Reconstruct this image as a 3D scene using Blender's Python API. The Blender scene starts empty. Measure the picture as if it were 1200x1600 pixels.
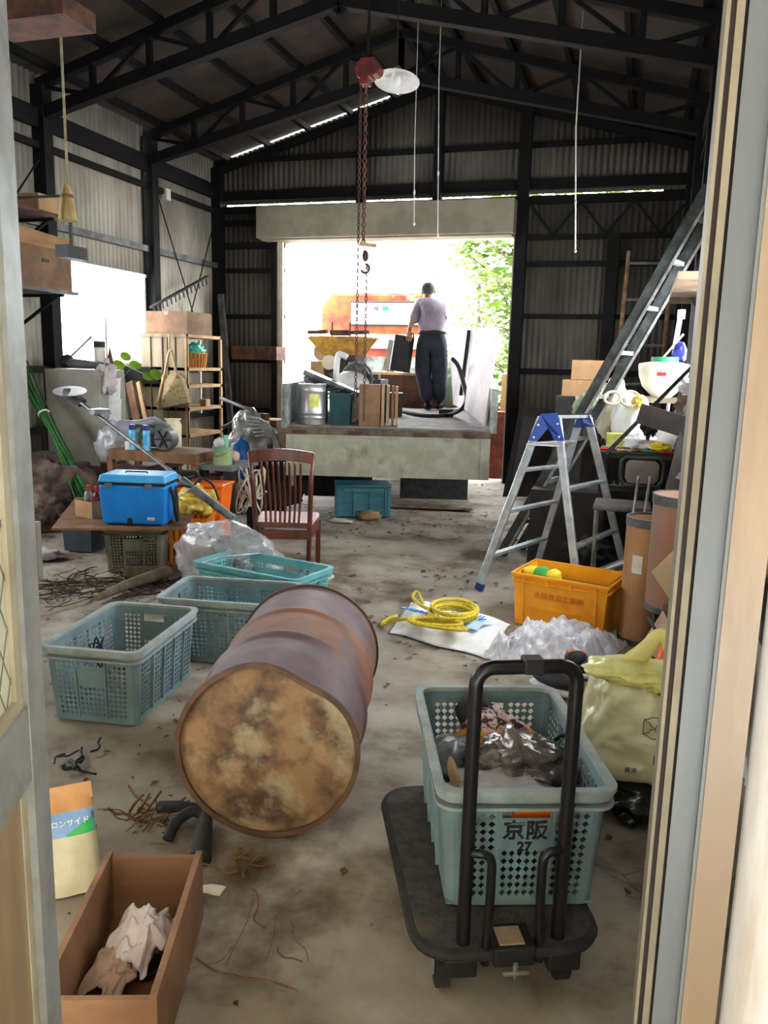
import bpy, bmesh, math, random
from math import sin, cos, pi, radians as RD
from mathutils import Vector as V, Matrix as MX, noise as NZ

random.seed(7)
S = bpy.context.scene
C = S.collection

# ------------------------------------------------------------------ camera
FPX = 1265.0
CF = V((400, -222, FPX)).normalized()
CD = V((-170, (FPX * FPX - 68000) / 222, FPX)).normalized()
CR = CD.cross(CF)
EYE = V((0, 0, 1.5))
cam_d = bpy.data.cameras.new('camera'); cam = bpy.data.objects.new('camera', cam_d); C.objects.link(cam)
cam_d.sensor_fit = 'VERTICAL'; cam_d.sensor_height = 36; cam_d.lens = FPX / 1600 * 36
cam_d.clip_start = 0.02; cam_d.clip_end = 300
X_ = V((CR.x, CF.x, -CD.x)); U_ = -V((CR.y, CF.y, -CD.y)); B_ = -V((CR.z, CF.z, -CD.z))
m = MX((X_, U_, B_)).transposed().to_4x4(); m.translation = EYE
cam.matrix_world = m
S.camera = cam

# ------------------------------------------------------------------ daylight and exposure
SKY = 3.0
w = bpy.data.worlds.new('overcast_sky'); S.world = w; w.use_nodes = True
nt = w.node_tree; nt.nodes.clear()
wo = nt.nodes.new('ShaderNodeOutputWorld'); bg = nt.nodes.new('ShaderNodeBackground')
bg.inputs[0].default_value = (0.93, 0.97, 1.0, 1); bg.inputs[1].default_value = SKY
nt.links.new(bg.outputs[0], wo.inputs[0])

def area(name, loc, size, rot, portal=True, power=0, col=(1, 1, 1)):
    l = bpy.data.lights.new(name, 'AREA'); l.shape = 'RECTANGLE'; l.size, l.size_y = size
    l.energy = power; l.color = col
    if portal: l.cycles.is_portal = True
    o = bpy.data.objects.new(name, l); C.objects.link(o); o.location = loc; o.rotation_euler = rot
    return o
area('portal_back_door', (-3.2, 10.75, 1.6), (3.2, 3.2), (RD(-90), 0, 0))
area('portal_left_window', (-5.95, 7.93, 1.93), (1.1, 1.7), (0, RD(-90), 0))
area('portal_right_window', (0.66, 7.2, 1.75), (1.1, 2.4), (0, RD(90), 0))
area('portal_right_window', (0.66, 4.35, 1.75), (1.1, 1.7), (0, RD(90), 0))  # portal of the unseen right window added for light
area('portal_left_window', (-5.95, 4.0, 1.93), (1.1, 2.2), (0, RD(-90), 0))  # portal of the unseen left window added for light
area('portal_front_door', (-.85, 0.93, 1.2), (1.9, 2.4), (RD(90), 0, 0))
S.view_settings.view_transform = 'Standard'; S.view_settings.look = 'None'
S.view_settings.gamma = 1; S.view_settings.use_curve_mapping = False
S.view_settings.exposure = 3.25
try:
    S.cycles.use_denoising = True
    S.cycles.max_bounces = 10; S.cycles.diffuse_bounces = 6; S.cycles.transparent_max_bounces = 24
    S.cycles.sample_clamp_indirect = 6
except Exception:
    pass

# ------------------------------------------------------------------ where a sight line meets a level, a cross plane or a side plane
def ray(px, py):
    d = V((px - 600, py - 800, FPX)); return V((d.dot(CR), d.dot(CF), -d.dot(CD)))
def gz(px, py, z=0.0):
    r = ray(px, py); return EYE + r * ((z - 1.5) / r.z)
def gy(px, py, y):
    r = ray(px, py); return EYE + r * (y / r.y)
def gx(px, py, x):
    r = ray(px, py); return EYE + r * (x / r.x)

# ------------------------------------------------------------------ materials
def lin(c):
    return tuple(((v / 255) / 12.92 if v / 255 <= .04045 else ((v / 255 + .055) / 1.055) ** 2.4) for v in c) + (1,)
def mat(name, c1, c2=None, scale=6, rough=.7, metal=0, bump=0.0, alpha=1, lo=.4, hi=.6, c3=None, s3=2, lo3=.55, hi3=.7,
        trans=0, emit=None, stretch=None, spec=.4, two=False):
    m = bpy.data.materials.new(name); m.use_nodes = True
    n, L = m.node_tree.nodes, m.node_tree.links
    b = n['Principled BSDF']
    b.inputs['Roughness'].default_value = rough; b.inputs['Metallic'].default_value = metal
    b.inputs['Specular IOR Level'].default_value = spec
    if trans: b.inputs['Transmission Weight'].default_value = trans
    if alpha < 1: b.inputs['Alpha'].default_value = alpha
    b.inputs['Base Color'].default_value = lin(c1)
    tc = n.new('ShaderNodeTexCoord'); mp = n.new('ShaderNodeMapping'); L.new(tc.outputs['Object'], mp.inputs[0])
    if stretch: mp.inputs['Scale'].default_value = stretch
    def layer(prev, col, sc, a, z, seed=0):
        nz = n.new('ShaderNodeTexNoise'); nz.inputs['Scale'].default_value = sc; nz.inputs['Detail'].default_value = 6
        nz.inputs['Roughness'].default_value = .62
        L.new(mp.outputs[0], nz.inputs['Vector'])
        r = n.new('ShaderNodeMapRange'); r.inputs[1].default_value = a; r.inputs[2].default_value = z
        L.new(nz.outputs['Fac'], r.inputs[0])
        x = n.new('ShaderNodeMix'); x.data_type = 'RGBA'
        L.new(r.outputs[0], x.inputs[0])
        if prev is None: x.inputs[6].default_value = lin(c1)
        else: L.new(prev, x.inputs[6])
        x.inputs[7].default_value = lin(col)
        return x.outputs[2], nz
    out = None; nz = None
    if c2: out, nz = layer(None, c2, scale, lo, hi)
    if c3: out, _ = layer(out, c3, s3, lo3, hi3)
    if out is not None: L.new(out, b.inputs['Base Color'])
    if bump:
        if nz is None:
            nz = n.new('ShaderNodeTexNoise'); nz.inputs['Scale'].default_value = scale; L.new(mp.outputs[0], nz.inputs['Vector'])
        bp = n.new('ShaderNodeBump'); bp.inputs['Strength'].default_value = bump; bp.inputs['Distance'].default_value = .02
        L.new(nz.outputs['Fac'], bp.inputs['Height']); L.new(bp.outputs[0], b.inputs['Normal'])
    return m

M = {}
def K(name, *a, **k): M[name] = mat(name, *a, **k); return M[name]
K('concrete', (166, 157, 144), (128, 117, 103), scale=2.6, rough=.85, bump=.3, lo=.35, hi=.65, c3=(92, 76, 60), s3=1.3, lo3=.5, hi3=.64)
K('outside_ground', (190, 185, 175), (160, 155, 145), scale=1, rough=.9)
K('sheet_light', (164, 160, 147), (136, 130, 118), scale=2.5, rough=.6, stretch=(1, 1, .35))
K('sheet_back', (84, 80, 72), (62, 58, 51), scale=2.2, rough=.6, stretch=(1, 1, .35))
K('roof_board', (58, 49, 40), (34, 29, 25), scale=1.6, rough=.9, lo=.42, hi=.62)
K('steel_dark', (10, 11, 15), (19, 18, 18), scale=5, rough=.75, spec=.2)
K('steel_grey', (92, 94, 94), (60, 58, 56), scale=6, rough=.55, metal=.3)
K('steel_rust', (96, 60, 44), (60, 42, 36), scale=9, rough=.8)
K('galv', (150, 152, 150), (110, 110, 106), scale=8, rough=.45, metal=.5)
K('aluminium', (196, 200, 204), (166, 170, 174), scale=12, rough=.35, metal=.75)
K('cream_paint', (196, 190, 172), (170, 160, 138), scale=5, rough=.6)
K('shutter_box', (142, 135, 118), (126, 118, 102), scale=3, rough=.7)
K('door_grey', (160, 166, 168), (142, 146, 146), scale=14, rough=.5, metal=.2)
K('rubber_dark', (48, 38, 34), rough=.7)
K('tan_wall', (172, 150, 122), (150, 128, 102), scale=3, rough=.45, stretch=(3, 3, .5), spec=.5)
K('white_trim', (214, 212, 208), (190, 186, 180), scale=7, rough=.5)
K('dark_gloss', (18, 18, 20), rough=.35)
K('black', (16, 16, 17), (26, 26, 27), scale=20, rough=.6)
K('black_rubber', (30, 30, 32), (46, 45, 44), scale=14, rough=.85, bump=.2)
K('wood_pale', (182, 150, 108), (150, 118, 82), scale=6, rough=.7, stretch=(1, 1, .15))
K('wood_brown', (128, 90, 60), (98, 66, 44), scale=7, rough=.7, stretch=(1, 1, .2))
K('wood_grey', (132, 118, 98), (98, 86, 70), scale=6, rough=.8, stretch=(1, 1, .15))
K('wood_red', (96, 46, 30), (70, 32, 22), scale=9, rough=.35, stretch=(1, 1, .2))
K('wood_box', (146, 108, 80), (118, 84, 60), scale=5, rough=.65, stretch=(.3, 1, 1))
K('cardboard', (176, 138, 98), (156, 120, 84), scale=3, rough=.85)
K('cardboard_dark', (128, 98, 72), (104, 78, 58), scale=4, rough=.85)
K('kraft', (168, 122, 80), (134, 92, 58), scale=3, rough=.6, stretch=(1, 1, .4))
K('white_paper', (222, 216, 204), (196, 188, 172), scale=8, rough=.8)
K('white_plastic', (228, 228, 224), (208, 206, 198), scale=5, rough=.4)
K('blue_bright', (10, 128, 215), (8, 114, 200), scale=5, rough=.38)
K('blue_lid', (70, 165, 225), (56, 150, 212), scale=5, rough=.38)
K('blue_deep', (16, 48, 112), rough=.4)
K('grey_plastic', (96, 98, 98), rough=.5)
K('red', (190, 34, 34), rough=.4)
K('red_dark', (110, 22, 20), (70, 16, 14), scale=9, rough=.4)
K('orange', (238, 110, 20), (220, 92, 14), scale=4, rough=.4)
K('yellow', (226, 200, 40), rough=.5)
K('green', (40, 130, 84), rough=.5)
K('green_leaf', (120, 170, 50), (90, 140, 40), scale=10, rough=.5, trans=0)
K('cream_plastic', (224, 214, 186), (206, 192, 160), scale=4, rough=.4)

# ------------------------------------------------------------------ mesh builder
class MB:
    def __init__(s): s.bm = bmesh.new(); s.mi = 0
    def m(s, i): s.mi = i; return s
    def face(s, vs):
        try:
            f = s.bm.faces.new(vs); f.material_index = s.mi; return f
        except ValueError:
            return None
    def hexa(s, P):
        v = [s.bm.verts.new(p) for p in P]
        for q in ((3, 2, 1, 0), (4, 5, 6, 7), (0, 1, 5, 4), (1, 2, 6, 5), (2, 3, 7, 6), (3, 0, 4, 7)):
            s.face([v[i] for i in q])
        return s
    def box(s, c, d, rot=None):
        c = V(c); x, y, z = d[0] / 2, d[1] / 2, d[2] / 2
        P = [V(p) for p in ((-x, -y, -z), (x, -y, -z), (x, y, -z), (-x, y, -z), (-x, -y, z), (x, -y, z), (x, y, z), (-x, y, z))]
        if rot is not None:
            r = MX.Rotation(rot, 3, 'Z') if isinstance(rot, (int, float)) else rot
            P = [r @ p for p in P]
        return s.hexa([p + c for p in P])
    def bar(s, a, b, wd=.04, dp=None, up=(0, 0, 1)):
        a, b = V(a), V(b); dp = dp or wd; d = (b - a).normalized(); up = V(up)
        if abs(d.dot(up)) > .98: up = V((0, 1, 0))
        x = d.cross(up).normalized() * wd / 2; y = x.cross(d).normalized() * dp / 2
        return s.hexa([a - x - y, a + x - y, a + x + y, a - x + y, b - x - y, b + x - y, b + x + y, b - x + y])
    def ring(s, c, x, y, r, n):
        return [s.bm.verts.new(c + x * (r * cos(2 * pi * i / n)) + y * (r * sin(2 * pi * i / n))) for i in range(n)]
    def tube(s, pts, r, n=8, closed=False, cap=True):
        pts = [V(p) for p in pts]; k = len(pts); R = r if isinstance(r, (list, tuple)) else [r] * k
        rings = []; px = None
        for i, p in enumerate(pts):
            if closed: t = pts[(i + 1) % k] - pts[i - 1]
            else: t = pts[min(i + 1, k - 1)] - pts[max(i - 1, 0)]
            t = t.normalized() if t.length > 1e-9 else V((0, 0, 1))
            if px is None:
                a = V((0, 0, 1)) if abs(t.z) < .9 else V((1, 0, 0)); px = t.cross(a).normalized()
            px = (px - t * px.dot(t))
            px = px.normalized() if px.length > 1e-6 else t.orthogonal().normalized()
            rings.append(s.ring(p, px, t.cross(px), R[i], n))
        for i in range(k if closed else k - 1):
            A, Bq = rings[i], rings[(i + 1) % k]
            for j in range(n): s.face([A[j], A[(j + 1) % n], Bq[(j + 1) % n], Bq[j]])
        if cap and not closed:
            s.face(rings[0][::-1]); s.face(rings[-1])
        return s
    def cyl(s, a, b, r, r2=None, n=20): return s.tube([a, b], [r, r if r2 is None else r2], n)
    def lathe(s, prof, c=(0, 0, 0), ax=None, n=32, fn=None, capa=False, capb=False):
        c = V(c); R = ax if ax is not None else MX.Identity(3); rings = []
        for (r, z) in prof:
            row = []
            for i in range(n):
                a = 2 * pi * i / n; p = V((r * cos(a), r * sin(a), z))
                if fn: p = fn(p, a)
                row.append(s.bm.verts.new(R @ p + c))
            rings.append(row)
        for A, Bq in zip(rings, rings[1:]):
            for j in range(n): s.face([A[j], A[(j + 1) % n], Bq[(j + 1) % n], Bq[j]])
        if capa: s.face(rings[0][::-1])
        if capb: s.face(rings[-1])
        return s
    def grid(s, fn, nu, nv, wrap=False):
        g = [[s.bm.verts.new(fn(i / (nu - (0 if wrap else 1)), j / (nv - 1))) for j in range(nv)] for i in range(nu)]
        for i in range(nu if wrap else nu - 1):
            for j in range(nv - 1):
                k = (i + 1) % nu
                s.face([g[i][j], g[k][j], g[k][j + 1], g[i][j + 1]])
        return s
    def prism(s, pts, d):
        d = V(d); a = [s.bm.verts.new(p) for p in pts]; b = [s.bm.verts.new(V(p) + d) for p in pts]; n = len(pts)
        s.face(a[::-1]); s.face(b)
        for i in range(n): s.face([a[i], a[(i + 1) % n], b[(i + 1) % n], b[i]])
        return s
    def blob(s, c, r, amp=.2, f=2.0, sub=3, seed=0, zmin=None, q=1.0):
        t = bmesh.new(); bmesh.ops.create_icosphere(t, subdivisions=sub, radius=1)
        c = V(c); mp = {}
        for v in t.verts:
            n0 = v.co.normalized(); off = V((seed * 3.1, seed * 1.7, seed * .9))
            k = 1 + amp * NZ.fractal(n0 * f + off, 1.0, 2.0, 3)
            p = V((n0.x * r[0] * k, n0.y * r[1] * k, n0.z * r[2] * k))
            if q != 1: p = V([math.copysign(abs(a / b) ** q * b, a) if b else 0 for a, b in zip(p, r)])
            p += c
            if zmin is not None and p.z < zmin: p.z = zmin + random.random() * .001
            mp[v] = s.bm.verts.new(p)
        for f_ in t.faces: s.face([mp[v] for v in f_.verts])
        t.free(); return s
    def build(s, name, mats, parent=None, loc=None, smooth=False, bevel=0, solid=0, sub=0, world=True, wn=False, off=-1):
        if not isinstance(mats, (list, tuple)): mats = [mats]
        me = bpy.data.meshes.new(name)
        for k in mats: me.materials.append(M[k] if isinstance(k, str) else k)
        bmesh.ops.recalc_face_normals(s.bm, faces=s.bm.faces)
        if smooth:
            for f in s.bm.faces: f.smooth = True
        o = bpy.data.objects.new(name, me)
        if parent is not None:
            o.parent = parent
            if world: s.bm.transform(wmat(parent).inverted())
        elif loc is not None:
            o.location = loc
            if world: s.bm.transform(MX.Translation(-V(loc)))
        s.bm.to_mesh(me); s.bm.free(); C.objects.link(o)
        if smooth and smooth != 'all':
            try: me.set_sharp_from_angle(angle=RD(40))
            except Exception: pass
        if solid:
            md = o.modifiers.new('solid', 'SOLIDIFY'); md.thickness = solid; md.offset = off
        if bevel:
            md = o.modifiers.new('bevel', 'BEVEL'); md.width = bevel; md.segments = 2; md.limit_method = 'ANGLE'
        if sub:
            md = o.modifiers.new('sub', 'SUBSURF'); md.levels = sub; md.render_levels = sub
        return o
def wmat(o):
    q = MX.LocRotScale(o.location, o.rotation_euler, o.scale)
    return wmat(o.parent) @ q if o.parent else q
def thing(name, label, cat, loc=(0, 0, 0), rz=0, group=None, rot=None):
    o = bpy.data.objects.new(name, None); C.objects.link(o); o.location = loc
    o.rotation_euler = rot if rot is not None else (0, 0, rz); o.empty_display_size = .05
    o['label'] = label; o['category'] = cat
    if group: o['group'] = group
    return o
def tag(o, label, cat, group=None, kind=None):
    o['label'] = label; o['category'] = cat
    if group: o['group'] = group
    if kind: o['kind'] = kind
    return o
def struct(o): o['kind'] = 'structure'; return o
def dup(root, loc, rz, label, group=None):
    r = root.copy(); C.objects.link(r); r.location = loc; r.rotation_euler = (0, 0, rz); r['label'] = label
    if group: r['group'] = group
    for ch in list(root.children):
        c = ch.copy(); C.objects.link(c); c.parent = r
        for g in list(ch.children):
            d = g.copy(); C.objects.link(d); d.parent = c
    return r
def text(name, body, size, mt, parent, origin, xdir, ydir, depth=.0008, bold=0, align='CENTER'):
    cu = bpy.data.curves.new(name, 'FONT'); cu.body = body; cu.size = size; cu.extrude = depth; cu.offset = bold; cu.align_x = align; cu.align_y = 'CENTER'
    t = bpy.data.objects.new(name, cu); C.objects.link(t)
    dg = bpy.context.evaluated_depsgraph_get(); me = bpy.data.meshes.new_from_object(t.evaluated_get(dg))
    C.objects.unlink(t); bpy.data.objects.remove(t)
    x = V(xdir).normalized(); z = x.cross(V(ydir)).normalized(); y = z.cross(x)
    q = MX((x, y, z)).transposed().to_4x4(); q.translation = V(origin)
    if parent is not None: q = wmat(parent).inverted() @ q
    me.transform(q); me.materials.clear(); me.materials.append(M[mt])
    o = bpy.data.objects.new(name, me); C.objects.link(o); o.parent = parent
    return o
def arc(c, x, y, r, a0, a1, n=8):
    c, x, y = V(c), V(x), V(y)
    return [c + x * (r * cos(a0 + (a1 - a0) * i / n)) + y * (r * sin(a0 + (a1 - a0) * i / n)) for i in range(n + 1)]
def smoothpath(P, k=6):
    P = [V(p) for p in P]; out = []
    for i in range(len(P) - 1):
        a, b, c, d = P[max(i - 1, 0)], P[i], P[i + 1], P[min(i + 2, len(P) - 1)]
        for j in range(k):
            t = j / k
            out.append(.5 * ((2 * b) + (c - a) * t + (2 * a - 5 * b + 4 * c - d) * t * t + (3 * b - a - 3 * c + d) * t ** 3))
    out.append(P[-1]); return out

# ------------------------------------------------------------------ the shed
XL, XR, YB, YF = -5.8, 0.5, 10.6, 1.02
XC = (XL + XR) / 2; ZE, ZA = 4.17, 5.04
def roofz(x): return ZE + (ZA - ZE) * (1 - abs(x - XC) / (XC - XL))
b = MB(); 
def floor_fn(u, v):
    x = -7.5 + u * 9.5; y = -1.5 + v * 13.2
    z = .012 * NZ.noise(V((x * .6, y * .6, 0))) + .004 * NZ.noise(V((x * 3, y * 3, 3)))
    return V((x, y, z - .006))
b.grid(floor_fn, 90, 120); struct(b.build('floor', 'concrete', smooth='all'))
b = MB(); b.box((-2, 26, -.08), (60, 30.6, .1)); struct(b.build('ground', 'outside_ground'))

def corr(b, p0, ux, z0, z1, length, n, topfn=None, pitch=.076, amp=.009, botfn=None):
    """a corrugated sheet along ux with waves along n"""
    k = max(2, int(length / pitch * 6)); prev = None
    for i in range(k + 1):
        s_ = length * i / k; p = V(p0) + V(ux) * s_ + V(n) * (amp * sin(2 * pi * s_ / pitch))
        zt = topfn(p) if topfn else z1
        a = b.bm.verts.new((p.x, p.y, z0 if z0 else -.12)); c = b.bm.verts.new((p.x, p.y, zt))
        if prev: b.face([prev[0], a, c, prev[1]])
        prev = (a, c)
WY0, WY1, WZ0, WZ1 = 7.13, 8.74, 1.42, 2.46
b = MB()
for (y0, y1, z0, z1) in ((YF, 2.9, 0, ZE), (2.9, 5.1, 0, WZ0), (2.9, 5.1, WZ1, ZE), (5.1, WY0, 0, ZE), (WY0, WY1, 0, WZ0), (WY0, WY1, WZ1, ZE), (WY1, YB, 0, ZE)):
    corr(b, (XL, y0, 0), (0, 1, 0), z0, z1, y1 - y0, (1, 0, 0))
struct(b.build('wall_left', 'sheet_light', smooth='all', solid=.004))
RY0, RY1, RZ0, RZ1 = 6.0, 8.4, 1.15, 2.3
b = MB()
for (y0, y1, z0, z1) in ((YF, 3.5, 0, ZE), (3.5, 5.2, 0, RZ0), (3.5, 5.2, RZ1, ZE), (5.2, RY0, 0, ZE), (RY0, RY1, 0, RZ0), (RY0, RY1, RZ1, ZE), (RY1, YB, 0, ZE)):
    corr(b, (XR, y0, 0), (0, 1, 0), z0, z1, y1 - y0, (1, 0, 0))
struct(b.build('wall_right', 'sheet_light', smooth='all', solid=.004))
OX0, OX1, OZ = -4.74, -1.62, 3.1
b = MB()
corr(b, (XL, YB, 0), (1, 0, 0), 0, 3.583, OX0 - .1 - XL, (0, 1, 0))
corr(b, (OX1 + .1, YB, 0), (1, 0, 0), 0, 3.583, XR - OX1 - .1, (0, 1, 0))
corr(b, (OX0 - .1, YB, 0), (1, 0, 0), OZ, 3.583, OX1 - OX0 + .2, (0, 1, 0))
corr(b, (XL, YB, 0), (1, 0, 0), 3.600, 5, XR - XL, (0, 1, 0), topfn=lambda p: roofz(p.x) - (.018 if -5.75 < p.x < -2.95 else -.01))
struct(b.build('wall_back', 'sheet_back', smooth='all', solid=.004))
# light-tight backing strips behind parts of the upper gap
b = MB(); b.box((-5.9, YB + .03, 3.59), (.5, .02, .08)); b.box((.3, YB + .03, 3.59), (.4, .02, .08)); struct(b.build('trim_1', 'steel_dark'))
# front wall round the doorway the camera looks through
b = MB()
b.box((-3.85, YF - .05, 2.3), (4.1, .06, 4.6)); b.box((-.9, YF - .05, 3.75), (2.2, .06, 2.7)); b.box((.75, YF - .1, 2.3), (.62, .06, 4.6))
struct(b.build('wall_front', 'cream_paint'))
# unseen roof and walls added round the camera to cut the front light
b = MB(); b.box((-1.2, -1.0, 2.62), (6.0, 4.0, .06)); struct(b.build('trim_80', 'cream_paint'))
b = MB(); b.box((-1.2, -3.0, 1.3), (6.0, .08, 2.6)); struct(b.build('wall_unseen_back', 'cream_paint'))
b = MB(); b.box((-4.16, -1.6, 1.3), (.08, 2.8, 2.6)); struct(b.build('wall_unseen_left', 'cream_paint'))
b = MB(); b.box((1.4, -1.0, 1.3), (.08, 4.0, 2.6)); struct(b.build('wall_unseen_right', 'cream_paint'))
# roof
b = MB()
for (xa, xb) in ((XL - .25, XC), (XC, XR + .25)):
    za, zb = roofz(xa), roofz(xb)
    b.hexa([(xa, YF - .4, za), (xb, YF - .4, zb), (xb, YB + .004, zb), (xa, YB + .004, za), (xa, YF - .4, za + .03), (xb, YF - .4, zb + .03), (xb, YB + .004, zb + .03), (xa, YB + .004, za + .03)])
struct(b.build('ceiling', 'roof_board'))
# columns, girts, purlins, trusses
tn = [1]
def trim(b, mt='steel_dark', **k):
    tn[0] += 1; return struct(b.build('trim_%d' % tn[0], mt, **k))
for y in (5.2, 7.02, 8.86, 10.5):
    b = MB(); zt = 4.05
    b.box((XL + .08, y, zt / 2), (.14, .13, zt)); trim(b)
    b = MB(); b.box((XR - .08, y, zt / 2), (.14, .13, zt)); trim(b)
for z, h_, mt in ((3.75, .18, 'steel_dark'), (3.5, .06, 'steel_dark'), (2.78, .07, 'steel_grey'), (1.36, .07, 'steel_dark'), (.75, .07, 'steel_dark')):
    b = MB(); b.box((XL + .07, (YF + YB) / 2, z), (.06, YB - YF, h_)); trim(b, mt)
    b = MB(); b.box((XR - .07, (YF + YB) / 2, z), (.06, YB - YF, h_)); trim(b)
# purlins
for i in range(1, 6):
    for sgn in (-1, 1):
        x = XC + sgn * (XC - XL) * i / 5.4; b = MB()
        b.box((x, (YF + YB) / 2, roofz(x) - .045), (.05, YB - YF, .07)); trim(b)
b = MB(); b.box((XC, (YF + YB) / 2, ZA - .07), (.06, YB - YF, .09)); trim(b)
def truss(y):
    b = MB(); zb0, zb1 = 3.77, 4.5
    def bz(x): return zb0 + (zb1 - zb0) * (1 - abs(x - XC) / (XC - XL))
    for sg in (-1, 1):
        xe = XC + sg * (XC - XL - .06)
        b.bar((xe, y, bz(xe)), (XC, y, zb1), .1, .11)
        b.bar((xe, y, roofz(xe) - .13), (XC, y, ZA - .13), .09, .09)
        xs = [xe + (XC - xe) * t for t in (0, .2, .4, .6, .8, 1)]
        for k, x in enumerate(xs):
            b.bar((x, y, bz(x)), (x, y, roofz(x) - .13), .05, .05)
            if k: 
                x0 = xs[k - 1]
                if k % 2: b.bar((x0, y, roofz(x0) - .14), (x, y, bz(x)), .035, .035)
                else: b.bar((x0, y, bz(x0)), (x, y, roofz(x) - .14), .035, .035)
        b.bar((XC + sg * .0, y, 4.4), (XC + sg * .45, y, roofz(XC + .45) - .1), .05, .05)
    return trim(b)
for y in (5.2, 7.02, 8.86): truss(y)
b = MB(); b.bar((XL, YB - .08, ZE - .15), (XC, YB - .08, ZA - .15), .08, .1); b.bar((XR, YB - .08, ZE - .15), (XC, YB - .08, ZA - .15), .08, .1); trim(b)
# back wall framing
for x, w_, z0, z1 in ((-3.64, .11, 3.5, 4.7), (-2.62, .11, 3.5, 4.9), (-1.53, .14, 0, 4.75), (-.42, .14, 0, 3.1), (-4.86, .08, 0, 3.5)):
    b = MB(); b.box((x, YB - .09, (z0 + z1) / 2), (w_, .12, z1 - z0)); trim(b)
for x0, x1, z, h_ in ((XL, XR, 4.16, .06), (XL, XR, 3.7, .12), (XL, XR, 3.52, .1), (OX1, XR, 3.08, .06), (OX1, XR, 2.76, .06), (OX1, XR, 2.13, .06), (OX1, XR, 1.45, .07), (OX1, XR, .75, .06),
                      (XL, OX0, 3.35, .07), (XL, OX0, 3.05, .08), (XL, OX0, 2.72, .06), (XL, OX0, 2.1, .06), (XL, OX0, 1.5, .07), (XL, OX0, .8, .07)):
    b = MB(); b.box(((x0 + x1) / 2, YB - .05, z), (abs(x1 - x0), .05, h_)); trim(b)
b = MB(); xs = [-1.45 + i * .31 for i in range(7)]
for i in range(6): b.bar((xs[i], YB - .1, 3.1 if i % 2 else 3.48), (xs[i + 1], YB - .1, 3.48 if i % 2 else 3.1), .03, .03)
trim(b)
# door opening casing and shutter box
b = MB()
b.box((OX0 - .04, YB - .02, OZ / 2), (.08, .2, OZ)); b.box((OX1 + .04, YB - .02, OZ / 2), (.08, .2, OZ)); b.box(((OX0 + OX1) / 2, YB, OZ + .0), (OX1 - OX0 + .16, .16, .04))
o = struct(b.build('door_2', 'cream_paint'))
b = MB(); b.box((-3.3, YB - .2, 3.3), (3.42, .36, .4)); b.box((-3.3, YB - .2, 3.09), (3.36, .2, .02))
o = b.build('shutter_box', 'shutter_box', loc=(-3.3, YB - .2, 3.1), bevel=.008); tag(o, 'long beige roller shutter box above the big rear doorway', 'shutter box')
# windows
def window(n, x, y0, y1, z0, z1, sgn):
    b = MB(); t = .035
    for z in (z0, z1): b.box((x, (y0 + y1) / 2, z), (.08, y1 - y0 + .06, t))
    for y in (y0, y1, (y0 + y1) / 2): b.box((x, y, (z0 + z1) / 2), (.06, t, z1 - z0))
    o = struct(b.build('window_%d' % n, 'aluminium', loc=(x, (y0 + y1) / 2, z0)))
    b = MB(); b.box((x, (y0 + y1) / 2, (z0 + z1) / 2), (.005, y1 - y0, z1 - z0))
    p = b.build('pane', 'window_glass', o)
K('window_glass', (235, 240, 240), rough=.25, alpha=.12)
window(1, XL + .03, WY0 + .02, WY1 - .02, WZ0, WZ1, 1)
window(2, XR - .03, RY0, RY1, RZ0, RZ1, -1)
window(3, XR - .03, 3.52, 5.18, RZ0, RZ1, -1)  # unseen window, added to brighten the middle of the floor
window(4, XL + .03, 2.92, 5.08, WZ0, WZ1, 1)  # unseen window, added for side light from the left
# wind braces on the left wall, behind the cabinet
b = MB(); b.tube([gx(247, 308, XL + .12), gx(302, 490, XL + .12)], .009, 6); trim(b)
b = MB(); b.tube([gx(334, 350, XL + .12), gx(298, 490, XL + .12)], .009, 6); trim(b)
b = MB(); b.tube([gx(60, 250, XL + .12), gx(8, 330, XL + .12)], .009, 6); trim(b)

# ------------------------------------------------------------------ the doorway the camera looks through
K('jamb_cream', (112, 103, 84), (92, 84, 68), scale=5, rough=.6); K('jamb_grey', (96, 99, 102), (84, 87, 88), scale=5, rough=.5, metal=.2, stretch=(1, 1, .1)); K('jamb_tan', (132, 112, 90), (112, 94, 74), scale=3, rough=.4, stretch=(3, 3, .5)); K('jamb_reflection', (176, 174, 172), (140, 128, 112), scale=4, rough=.45, stretch=(3, 3, .3))
b = MB()
def slab(b, x0, x1, y0, y1, mi=0, z0=0, zt=2.4):
    b.m(mi).box(((x0 + x1) / 2, (y0 + y1) / 2, (z0 + zt) / 2), (x1 - x0, y1 - y0, zt - z0))
slab(b, 0.056, 0.060, .96, 1.03, 3); slab(b, 0.060, 0.066, .975, 1.03, 2); slab(b, 0.066, 0.074, .965, 1.03, 0); slab(b, 0.074, 0.078, .985, 1.03, 2)
slab(b, 0.078, 0.106, .97, 1.03, 1); slab(b, 0.106, 0.110, .955, 1.03, 4)
struct(b.build('trim_90', ['jamb_cream', 'jamb_grey', 'rubber_dark', 'jamb_cream', 'grey_plastic']))
b = MB(); slab(b, 0.110, 0.149, .95, 1.03); struct(b.build('trim_91', 'jamb_tan'))
b = MB(); b.tube([(.19, .955, 0), (.19, .955, 2.4)], .036, 20); slab(b, 0.229, 0.494, .97, 1.03); struct(b.build('trim_92', 'jamb_reflection', smooth=True))  # white pipe and slab stand in for a bright reflection on the jamb
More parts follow.
